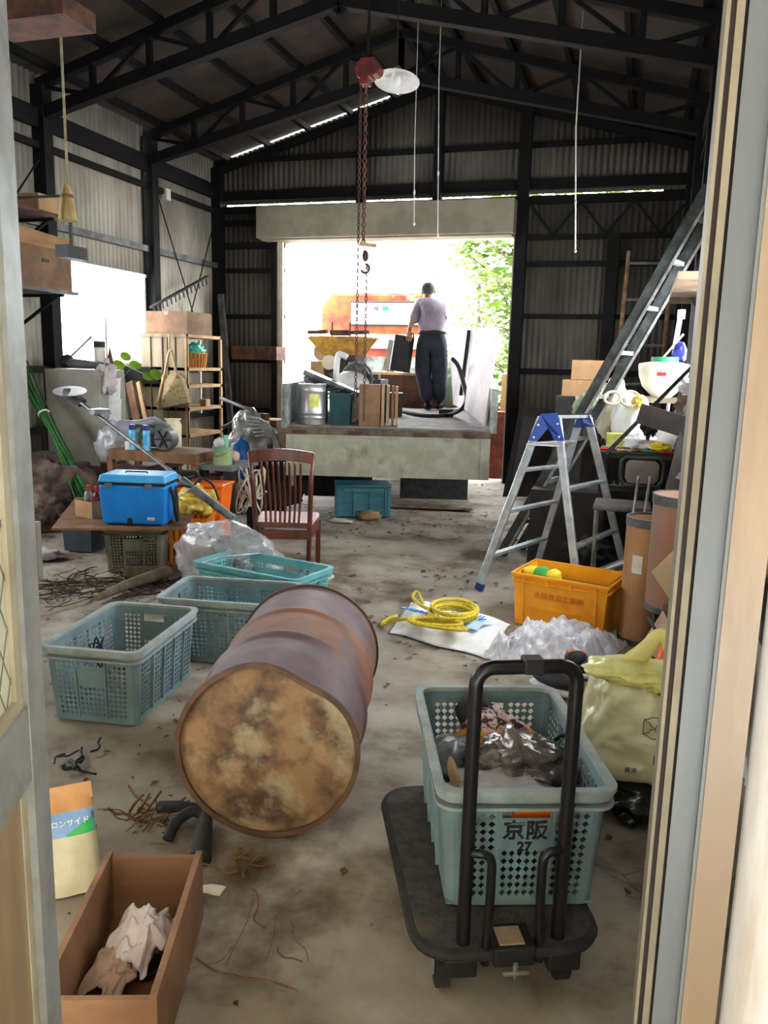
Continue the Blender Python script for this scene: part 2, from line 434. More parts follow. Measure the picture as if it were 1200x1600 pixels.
# door leaf swung towards the camera on the left
u = V((.41, -.912, 0)); n_ = V((.912, .41, 0)); P0 = V((-.885, 1.0, 0)); Lw = .82
leaf = bpy.data.objects.new('door_1', None); C.objects.link(leaf); leaf.location = P0; leaf['kind'] = 'structure'
def lbox(b, s0, s1, z0, z1, th=.035, off=0):
    a = P0 + u * s0 + n_ * (off - th / 2); q = P0 + u * s1 + n_ * (off - th / 2); d = n_ * th
    b.hexa([V((a.x, a.y, z0)), V((q.x, q.y, z0)), V(((q + d).x, (q + d).y, z0)), V(((a + d).x, (a + d).y, z0)), V((a.x, a.y, z1)), V((q.x, q.y, z1)), V(((q + d).x, (q + d).y, z1)), V(((a + d).x, (a + d).y, z1))])
b = MB(); lbox(b, 0, .075, .0, 2.1); lbox(b, Lw - .075, Lw, 0, 2.1); b.build('door_stile', 'door_grey', leaf)
b = MB(); lbox(b, .075, Lw - .075, .86, .98, .03); b.build('door_rail', 'door_grey', leaf)
b = MB(); lbox(b, .075, Lw - .075, 0, .12, .03); lbox(b, .075, Lw - .075, 2.0, 2.1, .03); b.build('door_rail', 'door_grey', leaf)
b = MB(); lbox(b, .075, .105, .98, 2.0, .02); lbox(b, .105, Lw - .105, .98, 1.0, .02); lbox(b, .075, .1, .12, .86, .012); b.build('glazing_bead', 'cream_paint', leaf)
b = MB(); lbox(b, .1, Lw - .1, .12, .86, .008); b.build('lower_panel', 'tan_wall', leaf)
K('wired_glass', (232, 232, 216), rough=.35, alpha=.92)
b = MB(); lbox(b, .105, Lw - .105, 1.0, 2.0, .005); b.build('glass_pane', 'wired_glass', leaf)
b = MB()
for i in range(-26, 24):
    for sg in (1, -1):
        s0 = i * .045; pts = []
        for k in range(2):
            z = 1.0 + k * 1.0; s_ = s0 + (k if sg > 0 else 1 - k) * .58
            pts.append((s_, z))
        (sa, za), (sb, zb) = pts
        t0, t1 = 0, 1
        lo, hi = .107, Lw - .107
        if sb != sa:
            ta, tb = (lo - sa) / (sb - sa), (hi - sa) / (sb - sa)
            t0, t1 = max(0, min(ta, tb)), min(1, max(ta, tb))
        if t0 < t1:
            f = lambda t: P0 + u * (sa + (sb - sa) * t) + n_ * .004 + V((0, 0, za + (zb - za) * t))
            b.tube([f(t0), f(t1)], .0009, 4)
b.build('wire_mesh', 'galv', leaf)
# ------------------------------------------------------------------ lattice-sided harvest crates
def crate_parts(root, W=.45, L=.66, H=.33, t=.10, wallm='crate', rimm='crate_rim', cell=.022, front='plate', nside=5):
    """built in the crate's own frame: x across, y along, z up from its base"""
    def warp(p):
        k = 1 - t * (1 - p.z / H); return V((p.x * k, p.y * (1 - t * .8 * (1 - p.z / H)), p.z))
    b = MB(); r = .035; x1, y1 = W / 2 - .02, L / 2 - .02
    def sheet(p, u, s0, s1, z0, z1):
        P = [V(p) + V(u) * s0, V(p) + V(u) * s1]
        b.face([b.bm.verts.new(V((P[0].x, P[0].y, z0))), b.bm.verts.new(V((P[1].x, P[1].y, z0))), b.bm.verts.new(V((P[1].x, P[1].y, z1))), b.bm.verts.new(V((P[0].x, P[0].y, z1)))])
    def lattice(p, u, s0, s1, z0, z1):
        nu, nz = max(1, round((s1 - s0) / cell)), max(1, round((z1 - z0) / cell)); du, dz = (s1 - s0) / nu, (z1 - z0) / nz
        g = [[b.bm.verts.new(V(p) + V(u) * (s0 + i * du) + V((0, 0, z0 + j * dz))) for j in range(nz + 1)] for i in range(nu + 1)]
        for i in range(nu):
            for j in range(nz):
                c = V(p) + V(u) * (s0 + (i + .5) * du) + V((0, 0, z0 + (j + .5) * dz)); a, h_ = V(u) * du * .44, V((0, 0, dz * .44))
                d = [b.bm.verts.new(q) for q in (c - h_, c + a, c + h_, c - a)]; k = [g[i][j], g[i + 1][j], g[i + 1][j + 1], g[i][j + 1]]
                for q in range(4):
                    b.face([k[q], k[(q + 1) % 4], d[q]]); b.face([k[(q + 1) % 4], d[(q + 1) % 4], d[q]])
    def wall(p, u, n, length, panels):
        """panels: list of (fraction, kind)"""
        s_ = 0; zb, zt = .025, H - .045
        sheet(p, u, 0, length, 0, zb); sheet(p, u, 0, length, zt, H)
        for fr, kind in panels:
            e = s_ + fr * length; a, c = s_ + .007, e - .007
            sheet(p, u, s_, a, zb, zt); sheet(p, u, c, e, zb, zt)
            if kind == 'lat': lattice(p, u, a, c, zb, zt)
            elif kind == 'solid': sheet(p, u, a, c, zb, zt)
            elif kind == 'plate':
                lattice(p, u, a, c, zb, zb + (zt - zb) * .52); sheet(p, u, a, c, zb + (zt - zb) * .52, zb + (zt - zb) * .86)
            q0 = V(p) + V(u) * e + V(n) * .006
            if e < length - .01:
                rb = MB(); rb.box((q0.x, q0.y, (zb + zt) / 2), (.008 if abs(V(u).x) > .5 else .014, .008 if abs(V(u).y) > .5 else .014, zt - zb))
                for vv in rb.bm.verts: vv.co = warp(vv.co)
                rb.build('rib', wallm, root, world=False)
            s_ = e
    sp = [(.3, 'lat'), (.4, front), (.3, 'lat')]
    wall((-x1 + r, -y1, 0), (1, 0, 0), (0, -1, 0), 2 * (x1 - r), sp); wall((-x1 + r, y1, 0), (1, 0, 0), (0, 1, 0), 2 * (x1 - r), sp)
    lp = [(1 / nside, 'lat')] * nside
    wall((x1, -y1 + r, 0), (0, 1, 0), (1, 0, 0), 2 * (y1 - r), lp); wall((-x1, -y1 + r, 0), (0, 1, 0), (-1, 0, 0), 2 * (y1 - r), lp)
    for sx, sy, a0 in ((1, 1, 0), (-1, 1, pi / 2), (-1, -1, pi), (1, -1, 1.5 * pi)):
        b.grid(lambda u_, v_: V((sx * (x1 - r) + r * cos(a0 + u_ * pi / 2), sy * (y1 - r) + r * sin(a0 + u_ * pi / 2), v_ * H)), 5, 3)
    b.hexa([V((sx * x1, sy * y1, z)) for z in (.004, .008) for sx, sy in ((-1, -1), (1, -1), (1, 1), (-1, 1))])
    for vv in b.bm.verts: vv.co = warp(vv.co)
    b.build('crate_wall', wallm, root, world=False, solid=.003, off=0)
    q = MB()
    def loop(rx, ry, rr, z):
        o = []
        for sx, sy, a0 in ((1, 1, 0), (-1, 1, pi / 2), (-1, -1, pi), (1, -1, 1.5 * pi)):
            o += [V((sx * (rx - rr) + rr * cos(a0 + i * pi / 12), sy * (ry - rr) + rr * sin(a0 + i * pi / 12), z)) for i in range(7)]
        return o
    def band(o0, i0, z0, z1):
        A = [loop(W / 2 - o0, L / 2 - o0, .05 - o0 * .5, z) for z in (z0, z1)]; Bq = [loop(W / 2 - i0, L / 2 - i0, .04, z) for z in (z0, z1)]
        vs = [[q.bm.verts.new(p) for p in x] for x in (A[0], A[1], Bq[1], Bq[0])]
        n = len(vs[0])
        for k in range(4):
            a, c = vs[k], vs[(k + 1) % 4]
            for i in range(n): q.face([a[i], a[(i + 1) % n], c[(i + 1) % n], c[i]])
    band(0, .024, H - .012, H); band(.006, .012, H - .03, H - .012); band(.004, .022, H - .052, H - .044)
    q.build('rim', rimm, root, world=False, smooth=True)
K('crate', (112, 136, 142), (94, 116, 122), scale=5, rough=.6, c3=(100, 110, 106), s3=3, lo3=.5, hi3=.72)
K('crate_rim', (150, 164, 164), (122, 132, 130), scale=6, rough=.7, c3=(146, 142, 130), s3=9, lo3=.5, hi3=.65)
K('crate_olive', (118, 116, 100), (92, 90, 78), scale=5, rough=.75)
K('crate_teal', (76, 140, 156), (60, 122, 138), scale=5, rough=.5)
K('crate_dkteal', (28, 74, 78), (20, 56, 60), scale=5, rough=.6)
GR = 'blue-grey lattice crates on the floor'
c1 = thing('harvest_crate', 'empty-looking blue-grey lattice crate with a tangle of cord, left of the rusty drum', 'crate', (-2.10, 2.96, 0), RD(8), GR); crate_parts(c1)
dup(c1, (-1.93, 3.64, .0), RD(-81), 'blue-grey lattice crate partly hidden behind the rusty drum', GR)
c3 = thing('harvest_crate', 'brighter turquoise lattice crate with a wire bail, in front of the wooden chair', 'crate', (-2.04, 4.24, .02), RD(-13), GR)
K('crate_turq', (104, 168, 172), (84, 146, 152), scale=5, rough=.55)
crate_parts(c3, W=.78, L=.4, H=.3, wallm='crate_turq', rimm='crate_turq', nside=3)
b = MB(); b.tube([(-.3, -.2, .3), (-.26, -.06, .315), (-.2, .08, .31), (-.18, .2, .3)], .006, 6); b.build('bail', 'galv', c3, world=False)
c27 = thing('harvest_crate', 'blue-grey lattice crate full of packets, riding on the black hand trolley', 'crate', (-.285, 2.12, .172), RD(20), GR)
crate_parts(c27, W=.45, L=.66, H=.33)
text('crate_number', '京阪', .056, 'black', c27, wmat(c27) @ V((0, -.3035, .212)), wmat(c27).to_3x3() @ V((1, 0, 0)), wmat(c27).to_3x3() @ V((0, -.08, 1)), .0015, .0012)
text('crate_number', '27', .036, 'black', c27, wmat(c27) @ V((0, -.300, .168)), wmat(c27).to_3x3() @ V((1, 0, 0)), wmat(c27).to_3x3() @ V((0, -.08, 1)), .0015, .001)
c4 = thing('harvest_crate', 'dusty olive lattice crate holding up the board under the blue cooler', 'crate', (-3.42, 5.05, 0), RD(24)); crate_parts(c4, W=.46, L=.6, H=.325, wallm='crate_olive', rimm='crate_olive', nside=4)
# turquoise folding container under the tailgate
q = thing('folding_container', 'turquoise ribbed folding container on the floor under the tailgate', 'container', (-2.57, 7.62, 0), RD(23))
b = MB(); W_, L_, H_ = .53, .36, .31
b.box((0, 0, H_ / 2), (W_ - .03, L_ - .03, H_ - .01)); b.build('container_body', 'crate_teal', q, world=False)
for bxs in [((x, -L_ / 2, H_ / 2 - .01), (.014, .03, H_ - .03)) for x in (-.24, -.09, .07, .22)] + [((-.01, -L_ / 2, z), (W_ - .06, .022, .01)) for z in (.02, .075, .14, .2)] + [((x, 0, H_ / 2), (.03, L_, H_ - .02)) for x in (-.255, .255)] + [((0, -L_ / 2 - .004, H_ - .035), (W_ * .75, .03, .04))]:
    b = MB(); b.box(*bxs); b.build('rib', 'crate_teal', q, world=False)
b = MB(); b.box((0, 0, H_), (W_ + .02, L_ + .02, .02)); b.build('lid', 'crate_teal', q, world=False, bevel=.005)

# ------------------------------------------------------------------ the drum
K('drum_paint', (116, 94, 98), (90, 72, 76), scale=3, rough=.6, c3=(122, 84, 62), s3=2.2, lo3=.52, hi3=.62, bump=.1)
K('drum_rust', (138, 92, 66), (104, 72, 60), scale=3, rough=.65, c3=(112, 90, 94), s3=2.6, lo3=.5, hi3=.6, bump=.1)
K('drum_end', (138, 107, 76), (74, 53, 40), scale=7, rough=.65, lo=.42, hi=.62, c3=(160, 148, 120), s3=5, lo3=.52, hi3=.66, bump=.15)
K('drum_rim', (104, 76, 58), (76, 54, 42), scale=9, rough=.7)
fa, fb = V((-1.026, 2.156, .2955)), V((-1.245, 3.036, .2955)); ax = (fb - fa).normalized()
xx = ax.cross(V((0, 0, 1))).normalized(); yy = xx.cross(ax)
AX = MX((xx, yy, ax)).transposed()
if (AX @ V((0, 1, 0))).z < 0: AX = MX((-xx, -yy, ax)).transposed()
drum = thing('steel_drum', 'rusty purple-brown steel drum lying on its side in the middle of the floor', 'drum', (fa + fb) / 2 - V((0, 0, .2955)))
def dent(p, a):
    k = 1.0
    if p.z < .16:  # dent in the front rim, up and to the right
        d = (a - RD(62)); d = (d + pi) % (2 * pi) - pi
        k -= .1 * math.exp(-(d / .38) ** 2) * (1 - p.z / .16)
    k += .006 * NZ.noise(V((cos(a) * 2, sin(a) * 2, p.z * 4)))
    return V((p.x * k, p.y * k, p.z))
sgn = 1 if (AX @ V((1, 0, 0))).x > 0 else -1
def dent2(p, a): return dent(V((p.x, p.y, p.z)), a if sgn > 0 else pi - a)
R_ = .283; prof = [(R_ + .004, .0)]
for i in range(1, 60):
    z = .9 * i / 60; r = R_
    for zc in (.3, .58): r += .011 * math.exp(-((z - zc) / .012) ** 2)
    prof.append((r, z))
prof.append((R_ + .004, .9))
b = MB(); b.lathe(prof[:21], fa, AX, 72, dent2); b.m(1).lathe(prof[20:40], fa, AX, 72, dent2); b.m(0).lathe(prof[39:], fa, AX, 72, dent2); bmesh.ops.remove_doubles(b.bm, verts=b.bm.verts, dist=.0004); b.build('drum_body', ['drum_paint', 'drum_rust'], drum, smooth='all')
b = MB(); b.lathe([(R_ + .0105, -.006), (R_ + .0115, .006), (R_ + .003, .016), (R_ - .006, .006), (R_ - .006, -.006), (R_ + .0105, -.006)], fa, AX, 72, dent2)
b.build('chime', 'drum_rim', drum, smooth=True)
b = MB(); b.lathe([(R_ + .01, .894), (R_ + .01, .908), (R_ - .006, .908), (R_ - .006, .894), (R_ + .01, .894)], fa, AX, 72)
b.build('chime', 'drum_rim', drum, smooth=True)
b = MB(); b.lathe([(.0005, .013), (.1, .014), (.2, .017), (.262, .022), (.272, .02), (R_ - .004, .004)], fa, AX, 72, dent2, capa=True)
b.build('drum_end', 'drum_end', drum, smooth='all')
b = MB(); b.lathe([(R_ - .004, .9), (.27, .884), (.001, .884)], fa, AX, 72); b.build('drum_end', 'drum_end', drum, smooth='all')

# ------------------------------------------------------------------ platform trolley
K('trolley_deck', (70, 68, 64), (52, 50, 47), scale=30, rough=.9, bump=.3, c3=(84, 76, 62), s3=6, lo3=.55, hi3=.7)
ang = RD(24); tw = .44; ctr = V((-.325, 2.03, 0))
tr = thing('hand_trolley', 'black platform hand trolley with a tall tubular folding handle', 'trolley', (ctr.x, ctr.y, 0), ang)
b = MB(); pts = []
for cx, cy, a0 in ((tw / 2 - .09, .44 - .09, 0), (-tw / 2 + .09, .44 - .09, pi / 2), (-tw / 2 + .09, -.40 + .09, pi), (tw / 2 - .09, -.40 + .09, 1.5 * pi)):
    pts += [V((cx + .09 * cos(a0 + i * pi / 12), cy * .84 + .09 * sin(a0 + i * pi / 12), .14)) for i in range(7)]
b.prism(pts, (0, 0, .025)); b.build('platform', 'trolley_deck', tr, world=False, bevel=.004)
b = MB(); b.tube([p + V((0, 0, .008)) for p in pts], .017, 8, closed=True); b.build('edge_bumper', 'black_rubber', tr, world=False, smooth=True)
hb = -.33
b = MB(); hw = .115; pth = [V((-hw, hb, .12)), V((-hw, hb - .01, .79))] + arc((-hw + .04, hb - .012, .81), (-1, 0, 0), (0, 0, 1), .04, 0, pi / 2, 6) + arc((hw - .04, hb - .012, .81), (0, 0, 1), (1, 0, 0), .04, 0, pi / 2, 6) + [V((hw, hb - .01, .79)), V((hw, hb, .12))]
b.tube(pth, .0165, 12); b.build('handle', 'dark_gloss', tr, world=False, smooth=True)
b = MB(); b.box((.01, hb - .012, .855), (.045, .042, .034)); b.build('handle_clip', 'black', tr, world=False, bevel=.004)
for s_ in (-1, 1):
    b = MB(); b.tube([V((s_ * hw, hb - .004, .40))] + arc((s_ * (hw - .025), hb - .02, .375), (0, 0, 1), (-s_, 0, 0), .03, 0, pi / 2, 5) + [V((s_ * (hw - .055), hb - .02, .3)), V((s_ * (hw - .05), hb - .02, .12))], .011, 10)
    b.build('brace', 'dark_gloss', tr, world=False, smooth=True)
b = MB(); b.box((-.0, hb + .0, .15), (.1, .09, .05)); b.box((-.125, hb, .12), (.08, .07, .05)); b.box((.125, hb, .12), (.08, .07, .05)); b.build('hinge_block', 'black', tr, world=False, bevel=.006)
b = MB(); b.box((-.005, hb - .005, .178), (.06, .06, .004)); b.build('hinge_plate', 'tan_wall', tr, world=False)
b = MB(); b.cyl((.0, hb - .052, .10), (0, hb - .052, .14), .006); b.cyl((-.03, hb - .055, .118), (.03, hb - .055, .118), .006); b.build('pedal', 'galv', tr, world=False, smooth=True)
for x, y in ((-.15, -.26), (.15, -.26), (-.15, .3), (.15, .3)):
    b = MB(); b.cyl((x - .016, y, .05), (x + .016, y, .05), .05, n=24); o = b.build('caster', 'black_rubber', tr, world=False, smooth=True)
    b = MB(); b.box((x - .022, y, .09), (.004, .04, .1)); b.box((x + .022, y, .09), (.004, .04, .1)); b.box((x, y, .137), (.06, .06, .006)); b.build('caster_fork', 'galv', o, world=False)

# ------------------------------------------------------------------ contents of the trolley crate
def cw(x, y, z): return wmat(c27) @ V((x, y, z))
def wrinkled(b, fn, nu, nv, amp, f, seed=0, n=(0, 0, 1)):
    def g(u_, v_):
        p = V(fn(u_, v_)); k = NZ.fractal(p * f + V((seed, seed * 2, 0)), 1, 2, 4); return p + V(n) * amp * k
    return b.grid(g, nu, nv)
K('clear_film', (225, 228, 232), rough=.12, alpha=.42, spec=.8)
K('clear_film_dark', (120, 112, 104), (60, 54, 50), scale=9, rough=.12, alpha=.8, spec=.9, bump=.6)
K('clear_film_white', (214, 214, 218), (176, 176, 182), scale=7, rough=.18, alpha=.82, spec=.8, bump=.6)
K('orange_tan', (206, 142, 50), (178, 116, 40), scale=9, rough=.6)
K('knit', (60, 26, 40), (206, 186, 186), scale=34, rough=.95, lo=.47, hi=.53, stretch=(1, 1, 2))
K('tool_grey', (120, 124, 128), (70, 72, 74), scale=10, rough=.4)
p = cw(.03, -.02, .12)
b = MB(); b.box((0, 0, 0), (.30, .42, .15)); o = b.build('canvas_bag', 'black_rubber', loc=None, world=False); o.location = cw(.0, -.03, .1); o.rotation_euler = (0, 0, RD(20)); tag(o, 'dark canvas bag filling the bottom of the trolley crate', 'bag')
b = MB(); b.box((0, 0, 0), (.15, .06, .07)); o = b.build('orange_box', 'orange', loc=None, world=False); o.location = cw(.05, -.255, .235); o.rotation_euler = (0, 0, RD(20)); tag(o, 'orange box seen through the end handle slot of the trolley crate', 'box')
b = MB(); b.blob(cw(-.02, -.13, .215), (.15, .11, .045), .35, 2.5, 4, 3); o = b.build('plastic_bag', 'clear_film_white', loc=cw(-.02, -.13, .18), smooth='all'); tag(o, 'crumpled pale plastic bag at the near end of the trolley crate', 'bag')
b = MB(); b.blob(cw(.05, -.03, .25), (.13, .10, .075), .5, 2.2, 4, 5); o = b.build('wrapped_packet', 'clear_film_dark', loc=cw(.06, -.0, .2), smooth='all'); tag(o, 'shiny clear film packet with brown contents on top of the trolley crate load', 'packet')
b = MB(); wrinkled(b, lambda u_, v_: cw(-.12 + .28 * u_, .02 + .15 * v_, .235 + .03 * sin(3 * u_)), 24, 14, .03, 9, 2); o = b.build('work_apron', 'orange_tan', loc=cw(0, .1, .2), smooth='all', solid=.02, off=-1); tag(o, 'folded orange-tan work apron lying across the trolley crate', 'apron')
b = MB(); b.blob(cw(.0, .2, .19), (.1, .09, .12), .25, 2, 4, 8); o = b.build('knitted_cloth', 'knit', loc=cw(0, .2, .1), smooth='all'); tag(o, 'maroon and white patterned knitwear at the far end of the trolley crate', 'knitwear')
b = MB(); b.blob(cw(-.04, .24, .28), (.055, .05, .06), .25, 2, 3, 9); o = b.build('knit_cap', 'black_rubber', loc=cw(-.04, .25, .25), smooth='all'); tag(o, 'small dark cap on top of the patterned knitwear', 'cap')
t = thing('hand_tool', 'grey hand tool with a wooden handle at the left edge of the trolley crate', 'tool', cw(-.15, -.08, .18))
b = MB(); b.blob(cw(-.15, .02, .245), (.05, .09, .045), .35, 2.5, 3, 2); b.build('tool_head', 'tool_grey', t, smooth='all')
b = MB(); b.tube([cw(-.16, -.02, .27), cw(-.14, -.11, .22), cw(-.12, -.18, .19)], [.014, .016, .014], 10); b.build('tool_handle', 'wood_pale', t, smooth=True)
b = MB(); b.cyl(cw(-.13, .1, .23), cw(-.05, .14, .235), .026); b.cyl(cw(-.12, .17, .22), cw(-.16, .08, .26), .02); o = b.build('spray_can', 'galv', loc=cw(-.1, .12, .2), smooth=True); tag(o, 'silvery cans lying in the far left of the trolley crate', 'can')
b = MB(); b.tube(smoothpath([cw(.15, -.05, .22), cw(.19, -.02, .26), cw(.2, .08, .28), cw(.17, .14, .22)]), .006, 6); o = b.build('cable', 'black', loc=cw(.15, 0, .2), smooth=True); tag(o, 'thin black cable curling at the right inside of the trolley crate', 'cable')

# cord inside the left crate
def cl(x, y, z): return wmat(c1) @ V((x, y, z))
def tangle(c, r, n, seed):
    R = random.Random(seed); P = []
    for i in range(n):
        a = i * 1.3 + R.random(); k = .4 + .6 * R.random()
        P.append(c + V((r[0] * k * cos(a), r[1] * k * sin(a), r[2] * (R.random() - .3))))
    return smoothpath(P, 5)
K('cord_tan', (150, 140, 112), (120, 110, 86), scale=20, rough=.9)
b = MB(); b.tube(tangle(cl(.02, .05, .08), (.12, .16, .07), 30, 4), .005, 5); o = b.build('cord_tangle', 'cord_tan', loc=cl(.02, .05, .01), smooth='all'); tag(o, 'tangle of pale tan cord in the bottom of the left lattice crate', 'cord')
b = MB(); b.tube(tangle(cl(-.14, .0, .16), (.03, .06, .16), 16, 9), .004, 5); o = b.build('cable', 'black', loc=cl(-.12, 0, .05), smooth='all'); tag(o, 'looped black cable standing up against the inner side of the left lattice crate', 'cable')

# ------------------------------------------------------------------ open wooden box and rags
c_ = [gz(148, 1325, .2), gz(300, 1325, .2), gz(258, 1572, .2), gz(85, 1572, .2)]
dx = (c_[1] - c_[0]).normalized(); ctr = sum(c_, V((0, 0, 0))) / 4; an = math.atan2(dx.y, dx.x)
BW, BL, BH = .235, .49, .2
wb = thing('wooden_box', 'open reddish wooden drawer-like box with rags, by the bottom left door leaf', 'box', (ctr.x, ctr.y, 0), an)
for sx in (-1, 1):
    b = MB(); b.box((sx * (BW / 2), 0, BH / 2 + .005), (.016, BL + .02, BH)); b.build('side_board', 'wood_box', wb, world=False, bevel=.001)
for sy in (-1, 1):
    b = MB(); b.box((0, sy * (BL / 2), BH / 2 + .0), (BW - .016, .015, BH - .01)); b.build('end_board', 'wood_box', wb, world=False, bevel=.001)
b = MB(); b.box((0, 0, .012), (BW - .018, BL - .02, .008)); b.build('bottom_board', 'wood_brown', wb, world=False)
def wl(x, y, z): return wmat(wb) @ V((x, y, z))
K('rag_white', (206, 198, 200), (182, 170, 172), scale=8, rough=.9); K('rag_pink', (186, 160, 146), (160, 132, 118), scale=8, rough=.9)
def rag(c, r, seed, amp=.9, nu=40, nv=40):
    b = MB()
    def f(u_, v_):
        x, y = u_ - .5, v_ - .5; d = math.hypot(x, y)
        h = NZ.fractal(V((u_ * 3 + seed, v_ * 3, seed)), 1, 2, 4)
        h2 = NZ.fractal(V((u_ * 3 + seed, v_ * 3, seed + 9)), 1, 2, 3)
        return V(c) + V((r[0] * (x * 1.6 + .25 * h2), r[1] * (y * 1.6 + .25 * h), r[2] * (max(0, .9 - 2.2 * d * d) + amp * .5 * h)))
    return b.grid(f, nu, nv)
o = rag(wl(.01, .07, .07), (.085, .11, .08), 1).build('rag', 'rag_white', loc=wl(.02, .07, .03), smooth='all', solid=.002); tag(o, 'crumpled white cloth rag on top inside the open wooden box', 'rag')
o = rag(wl(-.03, .0, .05), (.07, .11, .05), 5).build('rag', 'rag_pink', loc=wl(-.05, 0, .02), smooth='all', solid=.002); tag(o, 'dirty pinkish rag in the lower left of the open wooden box', 'rag')
b = MB(); b.tube([wl(-.03, -.17, .03), wl(-.02, -.11, .05)], [.014, .012], 10); o = b.build('chisel', 'wood_pale', loc=wl(-.03, -.14, .02), smooth=True); tag(o, 'short tool with a pale wooden grip at the near end inside the wooden box', 'tool')
b = MB(); b.tube(arc(wl(.03, .03, .045), (1, 0, 0), (0, 1, 0), .035, 0, 2 * pi, 20)[:-1], .004, 6, closed=True); b.cyl(wl(.03, .03, .022), wl(.03, .03, .04), .03); o = b.build('metal_cup', 'black', loc=wl(.03, .03, .02), smooth=True); tag(o, 'small round dark tin under the white rag in the wooden box', 'tin')
pw = gz(322, 1400); b = MB(); wrinkled(b, lambda u_, v_: V((pw.x - .045 + .09 * u_, pw.y - .025 + .04 * v_ + .02 * u_, .012 + .01 * sin(u_ * 3))), 14, 8, .004, 20); o = b.build('paper_scrap', 'white_paper', loc=(pw.x, pw.y, .01), smooth='all', solid=.001); tag(o, 'small torn white paper scrap on the floor right of the wooden box', 'paper')

# ------------------------------------------------------------------ product bag
K('bag_kraft', (196, 144, 92), (176, 124, 76), scale=5, rough=.6); K('bag_cream', (206, 200, 172), (186, 180, 150), scale=7, rough=.5); K('bag_blue', (110, 150, 205), (140, 175, 220), scale=6, rough=.45)
K('bag_green', (50, 175, 95), rough=.45); K('bag_orange', (200, 100, 60), rough=.5); K('ink_white', (245, 245, 245), rough=.5)
fb_ = gz(114, 1393); pb = thing('product_bag', 'standing brown paper product bag with blue and green label, behind the wooden box', 'bag', (fb_.x, fb_.y, 0), RD(28), rot=(RD(-16), RD(-7), RD(30)))
def bagsurf(u_, v_, s_):
    w_ = .085 - .004 * v_; d = .034 * (1 - v_ ** 3) * math.sqrt(max(0, 1 - (2 * u_ - 1) ** 2)) + .001
    return V((w_ * (2 * u_ - 1), s_ * d + .004 * NZ.noise(V((u_ * 4, v_ * 5, s_))), .29 * v_))
b = MB()
for s_ in (-1, 1):
    for i, (v0, v1, mi) in enumerate(((0, .55, 1), (.55, .78, 2), (.78, 1, 0))):
        b.m(mi if s_ < 0 else 0); b.grid(lambda u_, v_: bagsurf(u_, v0 + (v1 - v0) * v_, s_), 22, 10)
bmesh.ops.remove_doubles(b.bm, verts=b.bm.verts, dist=.0005)
b.build('bag_body', ['bag_kraft', 'bag_cream', 'bag_blue'], pb, world=False, smooth='all')
b = MB(); b.box((0, -.003, .275), (.172, .006, .045)); b.build('folded_top', 'bag_kraft', pb, world=False)
b = MB(); b.grid(lambda u_, v_: bagsurf(.02 + .1 * u_, .02 + .75 * v_, -1) + V((0, -.0012, 0)), 5, 12); b.build('edge_stripe', 'bag_orange', pb, world=False, smooth='all')
b = MB(); b.grid(lambda u_, v_: bagsurf(.55 + .42 * u_, .55 + (.02 + .12 * u_) * v_, -1) + V((0, -.0012, 0)), 10, 4); b.build('green_flash', 'bag_green', pb, world=False, smooth='all')
text('bag_lettering', 'ラロンサイド', .021, 'ink_white', pb, wmat(pb) @ V((.012, -.034, .198)), wmat(pb).to_3x3() @ V((1, 0, 0)), wmat(pb).to_3x3() @ V((0, 0, 1)), .001)

# ------------------------------------------------------------------ rubber gloves, twigs, sticks, log
gg = gz(300, 1300); b = MB()
b.tube(smoothpath([gz(250, 1262, .03), gz(285, 1262, .05), gz(318, 1268, .04)]), [.022] * 13, 10)
b.tube(smoothpath([gz(262, 1312, .02), gz(275, 1285, .05), gz(300, 1268, .06), gz(322, 1275, .04)]), .018, 10)
b.tube(smoothpath([gz(322, 1270, .05), gz(318, 1300, .04), gz(312, 1345, .02)]), [.02 + .0012 * i for i in range(13)], 10)
o = b.build('rubber_gloves', 'black_rubber', loc=(gg.x, gg.y, 0), smooth='all'); tag(o, 'pair of limp black rubber gloves on the floor at the foot of the drum', 'gloves')
K('twig', (128, 98, 62), (98, 72, 46), scale=20, rough=.9)
def twigs(px, py, n, r, seed, label, rad=.0035, mt='twig', kind='twigs', z=.03):
    R = random.Random(seed); c = gz(px, py); b = MB()
    for i in range(n):
        a = R.random() * 2 * pi; p = c + V((R.gauss(0, r * .4), R.gauss(0, r * .4), .006)); l = r * (.5 + R.random())
        q = [p]
        for k in range(4): a += R.gauss(0, .5); q.append(q[-1] + V((cos(a) * l / 4, sin(a) * l / 4, R.random() * z * .5 - z * .1)))
        for v in q: v.z = max(v.z, .005)
        b.tube(smoothpath(q, 3), rad * (.5 + R.random()), 5)
    o = b.build(kind, mt, loc=(c.x, c.y, 0), smooth='all'); tag(o, label, 'twigs' if 'twig' in kind else 'debris', kind='stuff'); return o
twigs(230, 1285, 26, .11, 3, 'heap of brown twigs and dried roots on the floor left of the drum', z=.06)
twigs(385, 1345, 10, .09, 5, 'curled dry root under the near end of the drum')
twigs(395, 1490, 7, .22, 8, 'long dry grass stalks strewn on the floor at the bottom centre', .002)
twigs(120, 1195, 9, .09, 11, 'short black hose offcuts on the dark floor patch below the left crate', .006, 'black', 'hose_scraps', .02)
K('dirt', (78, 62, 48), (52, 42, 34), scale=20, rough=1)
twigs(130, 920, 60, .3, 15, 'dark pile of leaf litter and roots on the floor in front of the olive crate', .0035, 'dirt', 'leaf_litter')
twigs(235, 912, 30, .25, 17, 'dark twigs scattered beside the log', .005, 'dirt', 'twigs')
b = MB(); b.tube([gz(150, 935, .03), gz(195, 915, .04), gz(262, 893, .06)], [.02, .035, .045], 10); o = b.build('log', 'wood_grey', loc=gz(200, 915), smooth=True); tag(o, 'weathered grey log lying in front of the olive crate', 'log')
